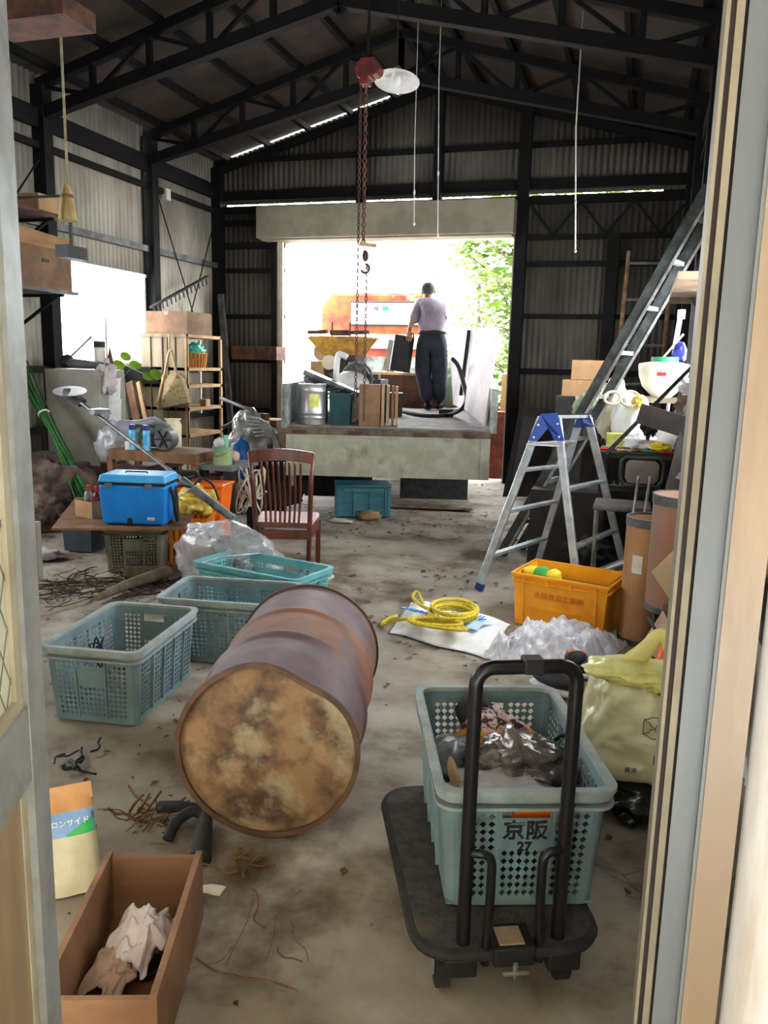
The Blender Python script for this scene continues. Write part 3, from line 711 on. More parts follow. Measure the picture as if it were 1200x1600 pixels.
b = MB(); b.box(gz(222, 893, .035), (.22, .07, .07), .4); o = b.build('wood_block', 'wood_grey', loc=gz(222, 893)); tag(o, 'squared grey wood block beside the log', 'wood block')
# leaf litter and crumbs scattered over the floor
K('litter', (112, 92, 66), (70, 56, 42), scale=2, rough=1)
b = MB(); R = random.Random(2)
def near_clear(x, y): return False
for i in range(2600):
    x = R.uniform(-5.4, .3); y = R.uniform(1.2, 10.2)
    dens = NZ.noise(V((x * .9, y * .9, 4))) + .25 * (4.2 < y < 8)
    if dens < .1 and R.random() < .82: continue
    s_ = R.uniform(.006, .022) * (1 if y < 4 else 1.5); a = R.random() * 6.3; zz = .012 * NZ.noise(V((x * .6, y * .6, 0))) + .003
    p = V((x, y, zz)); u1 = V((cos(a), sin(a), R.uniform(-.1, .3))) * s_; v1 = V((-sin(a), cos(a), R.uniform(-.1, .3))) * s_ * R.uniform(.3, .8)
    vs = [b.bm.verts.new(p + q_) for q_ in (-u1, -v1 + V((0, 0, .004)), u1, v1 + V((0, 0, .005)))]; b.face([vs[0], vs[1], vs[2]]); b.face([vs[0], vs[2], vs[3]])
o = b.build('leaf_litter', 'litter'); tag(o, 'dry leaf fragments and crumbs scattered over the whole concrete floor', 'leaf litter', kind='stuff')
def fb(x0, y0, x1, y1, Y):
    """front rectangle of something standing in the cross plane at distance Y: x range and z range"""
    a, c = gy(x0, (y0 + y1) / 2, Y), gy(x1, (y0 + y1) / 2, Y); xm = (x0 + x1) / 2
    return a.x, c.x, gy(xm, y1, Y).z, gy(xm, y0, Y).z
# ------------------------------------------------------------------ flatbed truck backed into the doorway
K('truck_green', (158, 158, 143), (138, 136, 120), scale=5, rough=.6, c3=(116, 112, 97), s3=4, lo3=.56, hi3=.7)
K('truck_side', (150, 158, 152), (100, 104, 100), scale=7, rough=.6)
K('truck_deck', (128, 120, 112), (88, 80, 74), scale=5, rough=.75)
K('truck_rust', (120, 50, 34), (76, 38, 30), scale=7, rough=.8)
TA = RD(16); TW, TL, TZ = 1.84, 5.0, .935
tk = thing('flatbed_truck', 'old flatbed truck with pale grey-green tailgate hanging down, backed into the shed doorway', 'truck', (-3.02, 6.79, 0), TA)
def tl_(s_, l, z): return wmat(tk) @ V((s_, l, z))
b = MB(); b.box((TW / 2, TL / 2, TZ - .03), (TW, TL, .05)); b.build('deck', 'truck_deck', tk, world=False)
b = MB(); b.box((TW / 2, -.02, TZ - .05), (TW, .05, .07)); b.build('rear_sill', 'sill_brown' if 'sill_brown' in M else K('sill_brown', (104, 92, 76), (72, 62, 52), scale=9, rough=.8), tk, world=False)
b = MB(); b.box((TW / 2, -.035, .665), (TW, .03, .37)); b.build('tailgate', 'truck_green', tk, world=False, bevel=.004)
b = MB()
for x in (.02, TW - .06): b.box((x, -.056, .665), (.05, .012, .37))
for z in (.49, .845): b.box((TW / 2, -.054, z), (TW, .01, .018))
b.build('tailgate_frame', 'truck_green', tk, world=False)
for x in (.12, .62, 1.22, 1.66):
    b = MB(); b.box((x, -.06, .875), (.09, .03, .03)); b.cyl((x - .06, -.06, .885), (x + .06, -.06, .885), .01, n=8); b.build('hinge', 'steel_rust', tk, world=False)
b = MB(); b.hexa([V(p) for p in ((-.03, 0, .9), (.0, 0, .9), (.0, TL, .9), (-.03, TL, .9), (-.03, .0, 1.3), (.0, .0, 1.3), (.0, TL, 1.3), (-.03, TL, 1.3))])
for y in (.02, .9, 1.8, 2.7): b.box((-.045, y + .02, 1.1), (.03, .05, .4))
b.build('side_board', 'truck_side', tk, world=False)
b = MB(); b.box((TW + .015, TL / 2, 1.1), (.03, TL, .4))
for y in (.02, .9, 1.8, 2.7): b.box((TW + .045, y + .02, 1.1), (.03, .05, .4))
b.build('side_board', 'truck_side', tk, world=False)
b = MB(); b.box((.5, TL / 2, .78), (.1, TL, .16)); b.box((TW - .5, TL / 2, .78), (.1, TL, .16)); b.build('chassis_rail', 'black', tk, world=False)
b = MB(); b.box((TW / 2, TL - .02, 1.25), (TW, .05, .7)); b.build('headboard', 'truck_side', tk, world=False)
for s_ in (.22, TW - .22):
    b = MB(); b.lathe([(.16, -.1), (.3, -.1), (.34, -.07), (.34, .07), (.3, .1), (.16, .1), (.16, -.1)], (s_, 3.1, .345), MX.Rotation(pi / 2, 3, 'Y'), 36); o = b.build('wheel', 'black_rubber', tk, world=False, smooth=True)
    b = MB(); b.cyl((s_ - .08, 3.1, .345), (s_ + .08, 3.1, .345), .17, n=24); b.build('hub', 'steel_rust', o, world=False)
    b = MB(); b.lathe([(.16, -.1), (.3, -.1), (.34, -.07), (.34, .07), (.3, .1), (.16, .1), (.16, -.1)], (s_, 4.2, .345), MX.Rotation(pi / 2, 3, 'Y'), 36); o = b.build('wheel', 'black_rubber', tk, world=False, smooth=True)
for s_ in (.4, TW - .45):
    b = MB(); b.box((s_, .95, .43), (.7, .02, .6)); b.build('shade_panel', 'black_rubber', tk, world=False)  # black panels added as the dark shadow below the tailgate
b = MB(); b.box((TW / 2, 1.0, .62), (TW - .1, .5, .14)); b.build('shade_block', 'black', tk, world=False)  # black block added to deepen the shade under the deck
b = MB(); b.cyl((.1, 3.1, .345), (TW - .1, 3.1, .345), .06); b.build('axle', 'black', tk, world=False)
b = MB(); b.box((.05, -.03, .43), (.03, .02, .1)); b.build('tailgate_chain', 'galv', tk, world=False)

# ---- load
def tthing(name, label, cat, s_, l, group=None, rz=0): return thing(name, label, cat, tl_(s_, l, TZ - .005), TA + rz, group)
q = tthing('metal_drum', 'shiny galvanised metal can with a yellow label at the left rear corner of the truck', 'can', .20, .22)
b = MB(); prof = [(.002, .0), (.125, 0), (.127, .01)]
for z in (.06, .1, .3): prof += [(.125, z - .012), (.13, z), (.125, z + .012)]
prof += [(.125, .355), (.129, .36), (.129, .372), (.12, .372), (.12, .36), (.003, .358)]
b.lathe(prof, n=40); K('tin', (200, 200, 202), (170, 170, 172), scale=4, rough=.42, metal=.85); b.build('can_body', 'tin', q, world=False, smooth=True)
b = MB(); b.grid(lambda u_, v_: V((.1295 * sin(-.1 + .7 * u_), -.1295 * cos(-.1 + .7 * u_), .16 + .12 * v_)), 10, 3); K('label_yellow', (220, 220, 120), (190, 200, 90), scale=20); b.build('paper_label', 'label_yellow', q, world=False, smooth='all')
def bin_(q, W_, L_, H_, mt, rim=.012, th=.006, taper=.92):
    b = MB(); h_ = H_
    def rect(k, z, o=0): return [V((sx * (W_ / 2 * k - o), sy * (L_ / 2 * k - o), z)) for sx, sy in ((-1, -1), (1, -1), (1, 1), (-1, 1))]
    def shell(A, Bq):
        a = [b.bm.verts.new(p) for p in A]; c = [b.bm.verts.new(p) for p in Bq]
        for i in range(4): b.face([a[i], a[(i + 1) % 4], c[(i + 1) % 4], c[i]])
        return a, c
    a, c = shell(rect(taper, 0), rect(1, h_)); d, e = shell(rect(taper, .01, th), rect(1, h_, th)); b.face(a[::-1]); b.face(d)
    for i in range(4): b.face([c[i], c[(i + 1) % 4], e[(i + 1) % 4], e[i]])
    b.build('bin_body', mt, q, world=False)
    b = MB()
    for z, hh in ((h_ - rim / 2, rim), (h_ - .045, .006)):
        b.box((0, -L_ / 2 - .004, z), (W_ + .024, .02, hh)); b.box((0, L_ / 2 + .004, z), (W_ + .024, .02, hh)); b.box((-W_ / 2 - .004, 0, z), (.02, L_, hh)); b.box((W_ / 2 + .004, 0, z), (.02, L_, hh))
    b.build('rim', mt, q, world=False)
for s_, l, W_, L_, H_, lb in ((.46, .34, .2, .3, .29, 'dark teal bin on the truck right beside the shiny metal can'), (.78, .72, .22, .3, .36, 'dark teal bin on the truck behind the brown corrugated boxes')):
    q = tthing('plastic_bin', lb, 'bin', s_, l, 'dark teal bins on the truck'); bin_(q, W_, L_, H_, 'crate_dkteal')
# open cardboard box bundle
q = tthing('cardboard_box', 'brown open cardboard box standing at the middle of the truck tail', 'box', .82, .2)
b = MB(); b.box((-.08, 0, .19), (.19, .24, .38)); b.build('box_body', 'cardboard_dark', q, world=False)
for i, x in enumerate((.04, .085, .13, .165)):
    b = MB(); b.box((x, -.0 + .02 * i, .19), (.025, .22, .38 - .01 * i)); b.build('folded_panel', ['cardboard', 'wood_pale', 'cardboard_dark', 'wood_pale'][i], q, world=False)
# junk heaped on the left bins
q = tthing('folding_stand', 'dark folded metal frame with wires tilted over the left bins on the truck', 'metal frame', .3, .7)
b = MB(); x0 = tl_(.12, .55, 1.42); x1 = tl_(.62, .5, 1.22); b.bar(tl_(.1, .6, 1.40), tl_(.62, .55, 1.2), .3, .05); b.bar(tl_(.1, .45, 1.36), tl_(.6, .42, 1.17), .02, .08); b.build('frame_panel', 'tool_grey', q)
b = MB()
for i in range(7): b.tube(smoothpath([tl_(.08 + .05 * i, .45, 1.34 - .02 * i), tl_(.13 + .05 * i, .4, 1.37 - .025 * i), tl_(.2 + .05 * i, .34, 1.31 - .01 * i), tl_(.26 + .04 * i, .3, 1.26 - .01 * i)]), .006, 5)
b.build('loose_wire', 'black', q, smooth='all')
b = MB(); b.box(tl_(.2, .5, 1.28), (.12, .1, .05), TA); b.build('red_block', 'red_dark', q)
b = MB(); b.box(tl_(.2, .62, 1.13), (.2, .2, .38), TA); o = b.build('carton', 'black', loc=tl_(.2, .62, .93)); tag(o, 'dark carton behind the shiny metal can on the truck', 'carton')
q = tthing('dome_lid', 'white rounded dome cover on the truck behind the tilted metal frame', 'cover', .5, 1.15)
b = MB(); b.lathe([(.2, 0), (.2, .3), (.19, .38), (.15, .44), (.08, .48), (.002, .49)], n=28); b.build('dome', 'white_plastic', q, world=False, smooth=True)
# pipe, fan wheel
b = MB(); a_ = gy(522, 640, 7.55); c_2 = gy(527, 563, 7.55); b.tube(smoothpath([V((a_.x, a_.y, .94)), V((c_2.x, c_2.y, c_2.z)), V((c_2.x + .05, c_2.y, c_2.z + .05)), V((c_2.x + .1, c_2.y, c_2.z + .03))]), .03, 12); o = b.build('drain_pipe', 'white_plastic', loc=tl_(.55, .8, TZ), smooth='all'); tag(o, 'white bent pipe standing upright on the truck among the bins', 'pipe')
q = thing('fan_wheel', 'grey round fan wheel standing among the engine parts on the truck', 'wheel', V((gy(558, 640, 8.1).x, 8.1, TZ)))
cc = gy(558, 592, 8.1); b = MB(); b.tube(arc(cc, (1, 0, 0), (0, 0, 1), (.165), 0, 2 * pi, 32)[:-1], .014, 8, closed=True); b.build('rim', 'tool_grey', q, smooth='all')
b = MB(); b.lathe([(.002, -.03), (.1, -.02), (.14, .01), (.15, .03)], cc, MX.Rotation(pi / 2, 3, 'X'), 24)
for i in range(6): b.bar(cc, cc + V((.19 * cos(i * pi / 3), 0, .19 * sin(i * pi / 3))), .03, .01)
b.build('spider', 'tool_grey', q, smooth=True)
b = MB(); b.box(V((cc.x, 8.18, (TZ + cc.z - .1) / 2)), (.2, .12, cc.z - .1 - TZ)); b.build('foot', 'black', q)
# hopper machine
mx = 9.0
x0, x1, z0, z1 = fb(487, 527, 577, 534, mx)
q = thing('hopper_machine', 'small engine-driven grinding machine with a yellow hopper tray standing on the truck', 'machine', V(((x0 + x1) / 2, mx + .15, TZ)))
xc = (x0 + x1) / 2
b = MB(); b.box((xc, mx + .15, z1), (x1 - x0, .42, .02)); b.hexa([(xc - .22, mx, z1 - .2), (xc + .2, mx, z1 - .2), (xc + .2, mx + .3, z1 - .2), (xc - .22, mx + .3, z1 - .2), (xc - .4, mx - .05, z1), (xc + .35, mx - .05, z1), (xc + .35, mx + .35, z1), (xc - .4, mx + .35, z1)]); b.build('hopper', 'label_yellow' if 0 else 'machine_yellow' if 'machine_yellow' in M else K('machine_yellow', (196, 150, 50), (150, 100, 40), scale=8, rough=.6), q)
b = MB(); b.bar((xc - .38, mx - .04, z1 + .05), (xc - .15, mx - .04, z1 + .06), .06, .04); b.bar((xc + .12, mx - .04, z1 + .05), (xc + .36, mx - .04, z1 + .06), .06, .04); b.tube([(xc - .1, mx, z1), (xc - .1, mx, z1 + .17)], .008, 6); b.tube([(xc + .12, mx, z1), (xc + .12, mx, z1 + .17)], .008, 6); b.box((xc, mx, z1 + .05), (.22, .1, .06)); b.build('top_fitting', 'steel_rust', q)
zt = z1 - .2; b = MB(); b.box((xc + .02, mx + .15, (zt + 1.25) / 2), (.34, .3, zt - 1.25)); b.blob((xc - .05, mx + .1, 1.42), (.2, .15, .16), .3, 2, 3, 4); b.build('engine', 'engine_dark' if 'engine_dark' in M else K('engine_dark', (60, 36, 34), (30, 26, 28), scale=9, rough=.5), q, smooth=True)
b = MB(); b.cyl((xc - .1, mx - .1, 1.5), (xc - .1, mx - .02, 1.5), .085, n=28); b.build('air_filter', 'cream_plastic', q, smooth=True)
b = MB(); b.box((xc - .28, mx + .1, 1.38), (.18, .2, .26)); b.cyl((xc - .27, mx + .05, 1.62), (xc - .22, mx + .2, 1.62), .1, n=20); b.build('fuel_tank', 'wood_pale', q, smooth=True)
b = MB(); b.box((xc, mx + .15, 1.22), (.8, .5, .08)); 
for sx in (-.35, .35):
    for sy in (-.05, .35): b.bar((xc + sx, mx + sy, TZ), (xc + sx, mx + sy, 1.2), .05)
b.build('frame', 'truck_rust', q)
b = MB(); b.box((xc + .42, mx + .0, 1.13), (.26, .3, .38)); b.box((xc + .42, mx - .1, 1.35), (.2, .1, .06)); b.build('gearbox', 'engine_dark', q)
o = MB().box(tl_(.86, 1.75, 1.06), (.36, .3, .25), TA).build('machine_box', 'engine_dark', loc=tl_(.95, 1.75, TZ)); tag(o, 'dark brown box behind the fan wheel on the truck', 'box')
# big brown wooden chest
x0, x1, z0, z1 = fb(590, 583, 652, 638, 10.5)
q = thing('wooden_chest', 'open dark brown wooden chest on the truck beside the standing person', 'chest', V(((x0 + x1) / 2, 10.5, TZ))); zc = z1
b = MB(); xm = (x0 + x1) / 2 + .1; ww = x1 - x0 + .3
for (c_, d_) in (((xm, 10.5, (TZ + zc) / 2), (ww, .02, zc - TZ)), ((xm, 10.9, (TZ + zc) / 2), (ww, .02, zc - TZ)), ((xm - ww / 2, 10.7, (TZ + zc) / 2), (.02, .45, zc - TZ)), ((xm + ww / 2, 10.7, (TZ + zc) / 2), (.02, .45, zc - TZ)), ((xm, 10.7, TZ + .01), (ww, .45, .02))): b.box(c_, d_)
b.build('chest_body', 'wood_brown_dark' if 'wood_brown_dark' in M else K('wood_brown_dark', (92, 58, 42), (66, 42, 34), scale=6, rough=.7), q)
b = MB(); b.box((xm, 10.485, zc - .01), (ww + .03, .03, .03)); b.build('edge_strip', 'wood_pale', q)
b = MB(); b.blob((xm - .22, 10.7, zc - .02), (.14, .12, .1), .3, 2, 3, 3); o = b.build('cushion', 'rag_pink', loc=(xm - .22, 10.7, TZ + .03), smooth='all'); tag(o, 'pinkish rounded bundle inside the dark brown chest on the truck', 'bundle')
b = MB(); b.bar(gy(607, 580, 10.3), gy(617, 532, 10.3), .16, .02, up=(0, 1, 0)); o = b.build('white_board', 'white_paper', loc=gy(607, 580, 10.3)); tag(o, 'narrow white board leaning out of the brown chest, left of the black panel', 'board')
# leaning white panels at the right side
def slabpx(name, label, P, Y0, Y1, th, mt, cat):
    """a rigid panel; corner points given as (px, py, Y)"""
    pts = [gy(*p) for p in P]; n_ = (pts[1] - pts[0]).cross(pts[3] - pts[0]).normalized()
    b = MB(); b.prism(pts, n_ * th); o = b.build(name, mt, loc=sum(pts, V((0, 0, 0))) / 4); tag(o, label, cat); return o
K('panel_white', (214, 204, 204), (190, 176, 178), scale=3, rough=.6)
slabpx('partition_board', 'tall pale panel leaning against the right side of the truck bed, nearest of the panels', [(728, 640, 8.25), (760, 666, 7.42), (781, 512, 7.6), (744, 512, 8.4)], 0, 0, .02, 'panel_white', 'panel')
slabpx('partition_board', 'pale panel with a dark slit leaning behind the nearest panel on the truck', [(712, 632, 9.3), (730, 641, 8.5), (742, 514, 8.7), (705, 514, 9.5)], 0, 0, .03, 'panel_white', 'panel')
b = MB(); b.bar(gy(721, 618, 8.75), gy(734, 516, 8.75), .05, .02, up=(0, 1, 0)); o = b.build('dark_batten', 'black', loc=gy(721, 618, 8.75)); tag(o, 'dark batten standing between the two leaning pale panels', 'batten')
# hose
q = MB(); P = [gz(608, 636, TZ + .02), gz(640, 645, TZ + .02), gz(672, 650, TZ + .02), gz(700, 648, TZ + .03), gy(720, 640, 8.4), gy(729, 624, 8.38), gy(725, 600, 8.4), gy(716, 572, 8.42), gy(706, 560, 8.42)]
q.tube(smoothpath(P), .022, 10); o = q.build('hose', 'black_rubber', loc=gz(672, 650, TZ), smooth='all'); tag(o, 'thick black hose lying across the truck deck and rising beside the panels', 'hose')
q = MB(); c_ = gz(697, 645, TZ + .04); q.box(c_, (.16, .1, .08), .2); o = q.build('hose_block', 'black', loc=(c_.x, c_.y, TZ)); tag(o, 'small black block on the truck deck under the hose', 'block')
q = MB(); q.tube([gy(713, 566, 8.5), gy(729, 620, 8.46)], .016, 8); o = q.build('white_rod', 'white_plastic', loc=gy(731, 620, 8.6), smooth=True); tag(o, 'white rod leaning beside the green sack on the truck', 'rod')
K('sack_green', (150, 176, 150), (176, 170, 130), scale=6, rough=.7)
c_ = gy(704, 598, 10.62); q = MB(); q.blob((c_.x, 10.62, 1.22), (.2, .14, .3), .35, 2, 4, 6, zmin=TZ + .005); o = q.build('sack', 'sack_green', loc=(c_.x, 10.62, TZ), smooth='all'); tag(o, 'green and cream sack slumped on the truck beside the person\'s legs', 'sack')
# board lying on the floor under the tailgate
pts = [gz(590, 745, .03), gz(762, 745, .05), gz(742, 764, .03), gz(600, 752, .03)]
pts = [V((-3.1, 8.6, .02)), V((-1.75, 8.9, .02)), V((-1.55, 8.2, .02)), V((-2.75, 7.95, .02))]
b = MB(); b.prism(pts, (0, 0, .02)); o = b.build('plywood_board', 'wood_grey', loc=(-2.3, 8.4, .02)); tag(o, 'grey plywood board lying on the floor under the truck tailgate', 'board')
b = MB(); b.box((-1.83, 11.05, .45), (.32, .3, .9)); o = b.build('steel_bin', 'truck_rust', loc=(-1.83, 11.05, 0)); tag(o, 'rusty red metal box between the truck and the right door jamb', 'metal box')
b = MB(); b.box((-1.55, 11.4, .7), (.5, .4, 1.4)); o = b.build('stacked_carton', 'wood_pale', loc=(-1.55, 11.4, 0)); tag(o, 'pale boxes stacked outside at the right of the doorway', 'box')

# ---- person
K('shirt', (150, 138, 152), (122, 110, 124), scale=4, rough=.9, bump=.3); K('trousers', (44, 48, 62), (30, 33, 44), scale=5, rough=.9, bump=.3)
K('skin', (150, 108, 84), rough=.6); K('hair', (44, 42, 42), (66, 64, 64), scale=30, rough=.8); K('shoe', (30, 30, 32), rough=.7)
PY = 10.15; pf = gy(679, 636, PY); k_ = None
def PP(px, py, dy=0): return gy(px, py, PY + dy)
def skin(name, joints, bones, mt, parent, root=0, sub=2):
    me = bpy.data.meshes.new(name); im = wmat(parent).inverted()
    me.from_pydata([im @ V(j[0]) for j in joints], bones, []); o = bpy.data.objects.new(name, me); C.objects.link(o); o.parent = parent
    me.materials.append(M[mt]); o.modifiers.new('skin', 'SKIN')
    md = o.modifiers.new('sub', 'SUBSURF'); md.levels = sub; md.render_levels = sub
    sv = me.skin_vertices[0].data
    for i, j in enumerate(joints):
        r = j[1]; sv[i].radius = r if isinstance(r, tuple) else (r, r)
    sv[root].use_root = True
    o.modifiers['skin'].use_smooth_shade = True
    return o
pr_ = thing('person', 'person seen from behind in a pale lilac shirt and dark trousers, holding a black panel', 'person', (pf.x, PY, TZ))
hip = PP(675, 532); chest = PP(672, 490, .12); neck = PP(668, 470, .22); headc = PP(669, 457, .26)
shL, shR = PP(654, 476, .15), PP(688, 480, .2); elL = PP(645, 500, .02); haL = PP(640, 519, -.05); elR = PP(686, 502, .4); haR = PP(676, 512, .6)
hpL, hpR = PP(665, 540), PP(685, 540); knL, knR = PP(661, 583, .05), PP(687, 582, .02); anL, anR = PP(668, 622, -.02), PP(686, 622, .06)
J = [(hip, (.12, .09)), (PP(674, 515, .03), (.14, .1)), (chest, (.16, .11)), (neck, .055), (headc + V((0, .02, .0)), .075), (headc + V((0, .03, .07)), .07),
     (shL, .06), (elL, .042), (haL + V((0, 0, .04)), .03), (shR, .06), (elR, .042), (haR, .03),
     (hpL, .09), (knL, .06), (anL, .04), (hpR, .09), (knR, .06), (anR, .04), (anL + V((0, .1, -.06)), .03), (anR + V((.02, .1, -.06)), .03)]
Bn = [(0, 1), (1, 2), (2, 3), (3, 4), (4, 5), (2, 6), (6, 7), (7, 8), (2, 9), (9, 10), (10, 11), (0, 12), (12, 13), (13, 14), (0, 15), (15, 16), (16, 17), (14, 18), (17, 19)]
skin('body', J, Bn, 'skin', pr_)
# left hand holding the panel edge: palm, four fingers, thumb
b = MB(); hw_ = haL + V((0, 0, .03)); b.tube([hw_ + V((0, 0, .02)), hw_ + V((0, 0, -.07))], [.028, .036], 10)
for i in range(4): b.tube(smoothpath([hw_ + V((-.03 + .02 * i, -.01, -.07)), hw_ + V((-.032 + .021 * i, -.03, -.11)), hw_ + V((-.03 + .02 * i, -.012, -.145 + .006 * abs(i - 1.5)))], 3), .009, 7)
b.tube(smoothpath([hw_ + V((.03, .01, -.03)), hw_ + V((.045, .03, -.07)), hw_ + V((.035, .03, -.11))], 3), .011, 7)
b.build('hand', 'skin', pr_, smooth='all')
S2 = [(PP(676, 534), (.13, .12)), (PP(675, 510, .02), (.19, .14)), (chest, (.21, .15)), (PP(669, 474, .22), (.12, .1)), (shL, .105), (PP(650, 492, .08), .085), (PP(645, 506, .0), .062), (shR, .11), (PP(692, 492, .25), .08), (PP(688, 504, .4), .06)]
skin('shirt', S2, [(0, 1), (1, 2), (2, 3), (2, 4), (4, 5), (5, 6), (2, 7), (7, 8), (8, 9)], 'shirt', pr_)
T2 = [(PP(676, 532), (.19, .15)), (PP(676, 511), (.16, .13)), (hpL, .14), (knL, .115), (PP(666, 608, -.01), .1), (PP(668, 630, -.02), .095), (hpR, .14), (knR, .11), (PP(687, 608, .04), .1), (PP(686, 630, .06), .09)]
skin('trousers', T2, [(0, 1), (0, 2), (2, 3), (3, 4), (4, 5), (0, 6), (6, 7), (7, 8), (8, 9)], 'trousers', pr_)
b = MB(); pc = PP(676, 520); b.lathe([(.0, -.02), (.001, .02)], pc, n=4) if 0 else b.lathe([(1, -.018), (1, .018)], pc, MX.Diagonal((.185, .15, 1)), 32); b.build('belt', 'black', pr_, smooth=True, solid=.006)
b = MB(); b.blob(headc + V((0, -.01, .045)), (.088, .1, .085), .08, 4, 3, 2); b.build('hair', 'hair', pr_, smooth='all')
for s_ in (-1, 1):
    b = MB(); b.blob(headc + V((s_ * .085, .02, .0)), (.012, .02, .032), .05, 2, 2, 2); b.build('ear', 'skin', pr_, smooth='all')
for s_ in (anL, anR):
    b = MB(); b.blob((s_.x, s_.y + .05, TZ + .045), (.05, .13, .05), .05, 2, 3, 2, zmin=TZ + .002); b.build('shoe', 'shoe', pr_, smooth='all')
pp = [gy(618, 522, PY - .12), gy(648, 527, PY + .02), gy(640, 583, PY + .05), gy(609, 578, PY - .1)]
b = MB(); b.prism(pp, (pp[1] - pp[0]).cross(pp[3] - pp[0]).normalized() * .04); o = b.build('black_board', 'black', loc=pp[0]); tag(o, 'black rectangular panel hanging from the person\'s left hand', 'panel')

# ---- outside: rusty orange vehicle and trees
K('van_orange', (112, 32, 10), (140, 76, 24), scale=3, rough=.7, lo=.4, hi=.6, c3=(176, 140, 110), s3=2, lo3=.6, hi3=.7)
VY = 12.4; x0, x1, z0, z1 = fb(494, 457, 698, 600, VY)
vn = thing('van', 'rust-streaked orange van standing end-on outside behind the truck', 'vehicle', ((x0 + x1) / 2, VY + .8, 0))
b = MB(); prof = [(x0 + .05, .45), (x1 - .05, .45), (x1, 1.2), (x1 - .03, z1 - .5), (x1 - .12, z1 - .15), (x1 - .3, z1), (x0 + .25, z1), (x0 + .08, z1 - .2), (x0, 1.2)]
b.prism([V((x, VY, z)) for x, z in prof], (-1.05, 3.6, 0)); b.build('van_body', 'van_orange', vn, bevel=.05)
wx0, wx1, wz0, wz1 = fb(548, 472, 668, 508, VY)
K('van_window', (236, 240, 242), (220, 228, 232), scale=2, rough=.2)
b = MB(); b.box(((wx0 + wx1) / 2, VY - .005, (wz0 + wz1) / 2), (wx1 - wx0, .02, wz1 - wz0)); b.build('side_window', 'van_window', vn, bevel=.02)
b = MB(); cx, cz = (wx0 + wx1) / 2, (wz0 + wz1) / 2
b.tube([V((cx + sx * (wx1 - wx0) / 2, VY - .01, cz + sz * (wz1 - wz0) / 2)) for sx, sz in ((-1, -1), (1, -1), (1, 1), (-1, 1))], .015, 6, closed=True); b.build('window_seal', 'black', vn)
for px in (587, 602):
    a = gy(px, 482, VY - .03); b = MB(); b.box(a, (.1, .01, .07)); b.build('window_sticker', 'tool_grey' if px < 600 else 'green', vn)
b = MB(); b.box(((x0 + x1) / 2, VY - .01, wz0 - .25), (x1 - x0 - .2, .03, .22)); b.build('pale_band', 'white_trim', vn)
for x in (x0 + .2, x1 - .2):
    b = MB(); b.lathe([(.05, -.1), (.34, -.1), (.36, 0), (.34, .1), (.05, .1)], (x, VY + .8, .37), MX.Rotation(pi / 2, 3, 'Y'), 32); b.build('wheel', 'black_rubber', vn, smooth=True)
K('leaf_bright', (104, 128, 42), (70, 98, 30), scale=1.5, rough=.5); K('leaf_deep', (60, 92, 34), (96, 120, 42), scale=1.5, rough=.5); K('bark', (94, 78, 62), (70, 58, 46), scale=9, rough=.9)
def tree(x, y, h, r, n, seed, label, mt, rz=(1, 1, .8)):
    R = random.Random(seed); t = thing('tree', label, 'tree', (x, y, 0), group='trees outside the rear doorway')
    b = MB(); br = []
    b.tube(smoothpath([V((x, y, -.02)), V((x + .1, y, h * .3)), V((x - .05, y + .1, h * .6)), V((x, y, h * .85))]), [.13 - .006 * i for i in range(19)], 8)
    for i in range(14):
        a = R.random() * 6.28; z = h * R.uniform(.2, .75); e = V((x + r * .9 * cos(a), y + r * .9 * sin(a), z + R.uniform(.2, 1.2)))
        p = smoothpath([V((x, y, z)), V((x, y, z)).lerp(e, .5) + V((R.gauss(0, .12), R.gauss(0, .12), .1)), e]); b.tube(p, [.035 - .0018 * k for k in range(len(p))], 6); br += p[3:]
    b.build('trunk', 'bark', t, smooth='all')
    b = MB(); cl = [V((x + R.gauss(0, r * .42), y + R.gauss(0, r * .42), h * .55 + R.gauss(0, h * .22))) for _ in range(60)] + br
    for i in range(n):
        c_ = R.choice(cl) + V((R.gauss(0, .2), R.gauss(0, .2), R.gauss(0, .2)))
        if c_.z < .1: continue
        a = R.random() * 6.28; s_ = R.uniform(.06, .15); u1 = V((cos(a), sin(a), R.uniform(-.6, .3))).normalized() * s_; v1 = u1.cross(V((R.gauss(0, .4), R.gauss(0, .4), 1))).normalized() * s_ * .55
        vs = [b.bm.verts.new(c_ + q_) for q_ in (-u1, -u1 * .2 - v1, u1, -u1 * .2 + v1)]; b.face(vs)
    b.build('foliage', mt, t)
tree(-2.55, 17.6, 6.2, 1.6, 4200, 1, 'leafy bright green tree outside the right half of the rear doorway', 'leaf_bright')
tree(-1.2, 15.2, 5.4, 1.5, 3600, 2, 'broad-leaved green tree just outside the right jamb of the rear doorway', 'leaf_deep')
tree(-4.6, 24.0, 5.2, 1.3, 1600, 3, 'paler tree in the distance beyond the orange vehicle', 'leaf_bright')
b = MB(); R = random.Random(5)
for i in range(2600):
    c_ = V((-1.7 + R.gauss(0, .7), 13.6 + R.gauss(0, .6), abs(R.gauss(0, .7)))); a = R.random() * 6.28; s_ = R.uniform(.05, .12)
    u1 = V((cos(a), sin(a), R.uniform(-.3, .8))).normalized() * s_; v1 = u1.cross(V((R.gauss(0, .4), R.gauss(0, .4), 1))).normalized() * s_ * .5
    b.face([b.bm.verts.new(c_ + q_) for q_ in (-u1, -v1, u1, v1)])
o = b.build('weeds', 'leaf_bright', loc=(-1.7, 13.6, 0)); tag(o, 'low green weeds and undergrowth outside the right jamb of the doorway', 'weeds', kind='stuff')

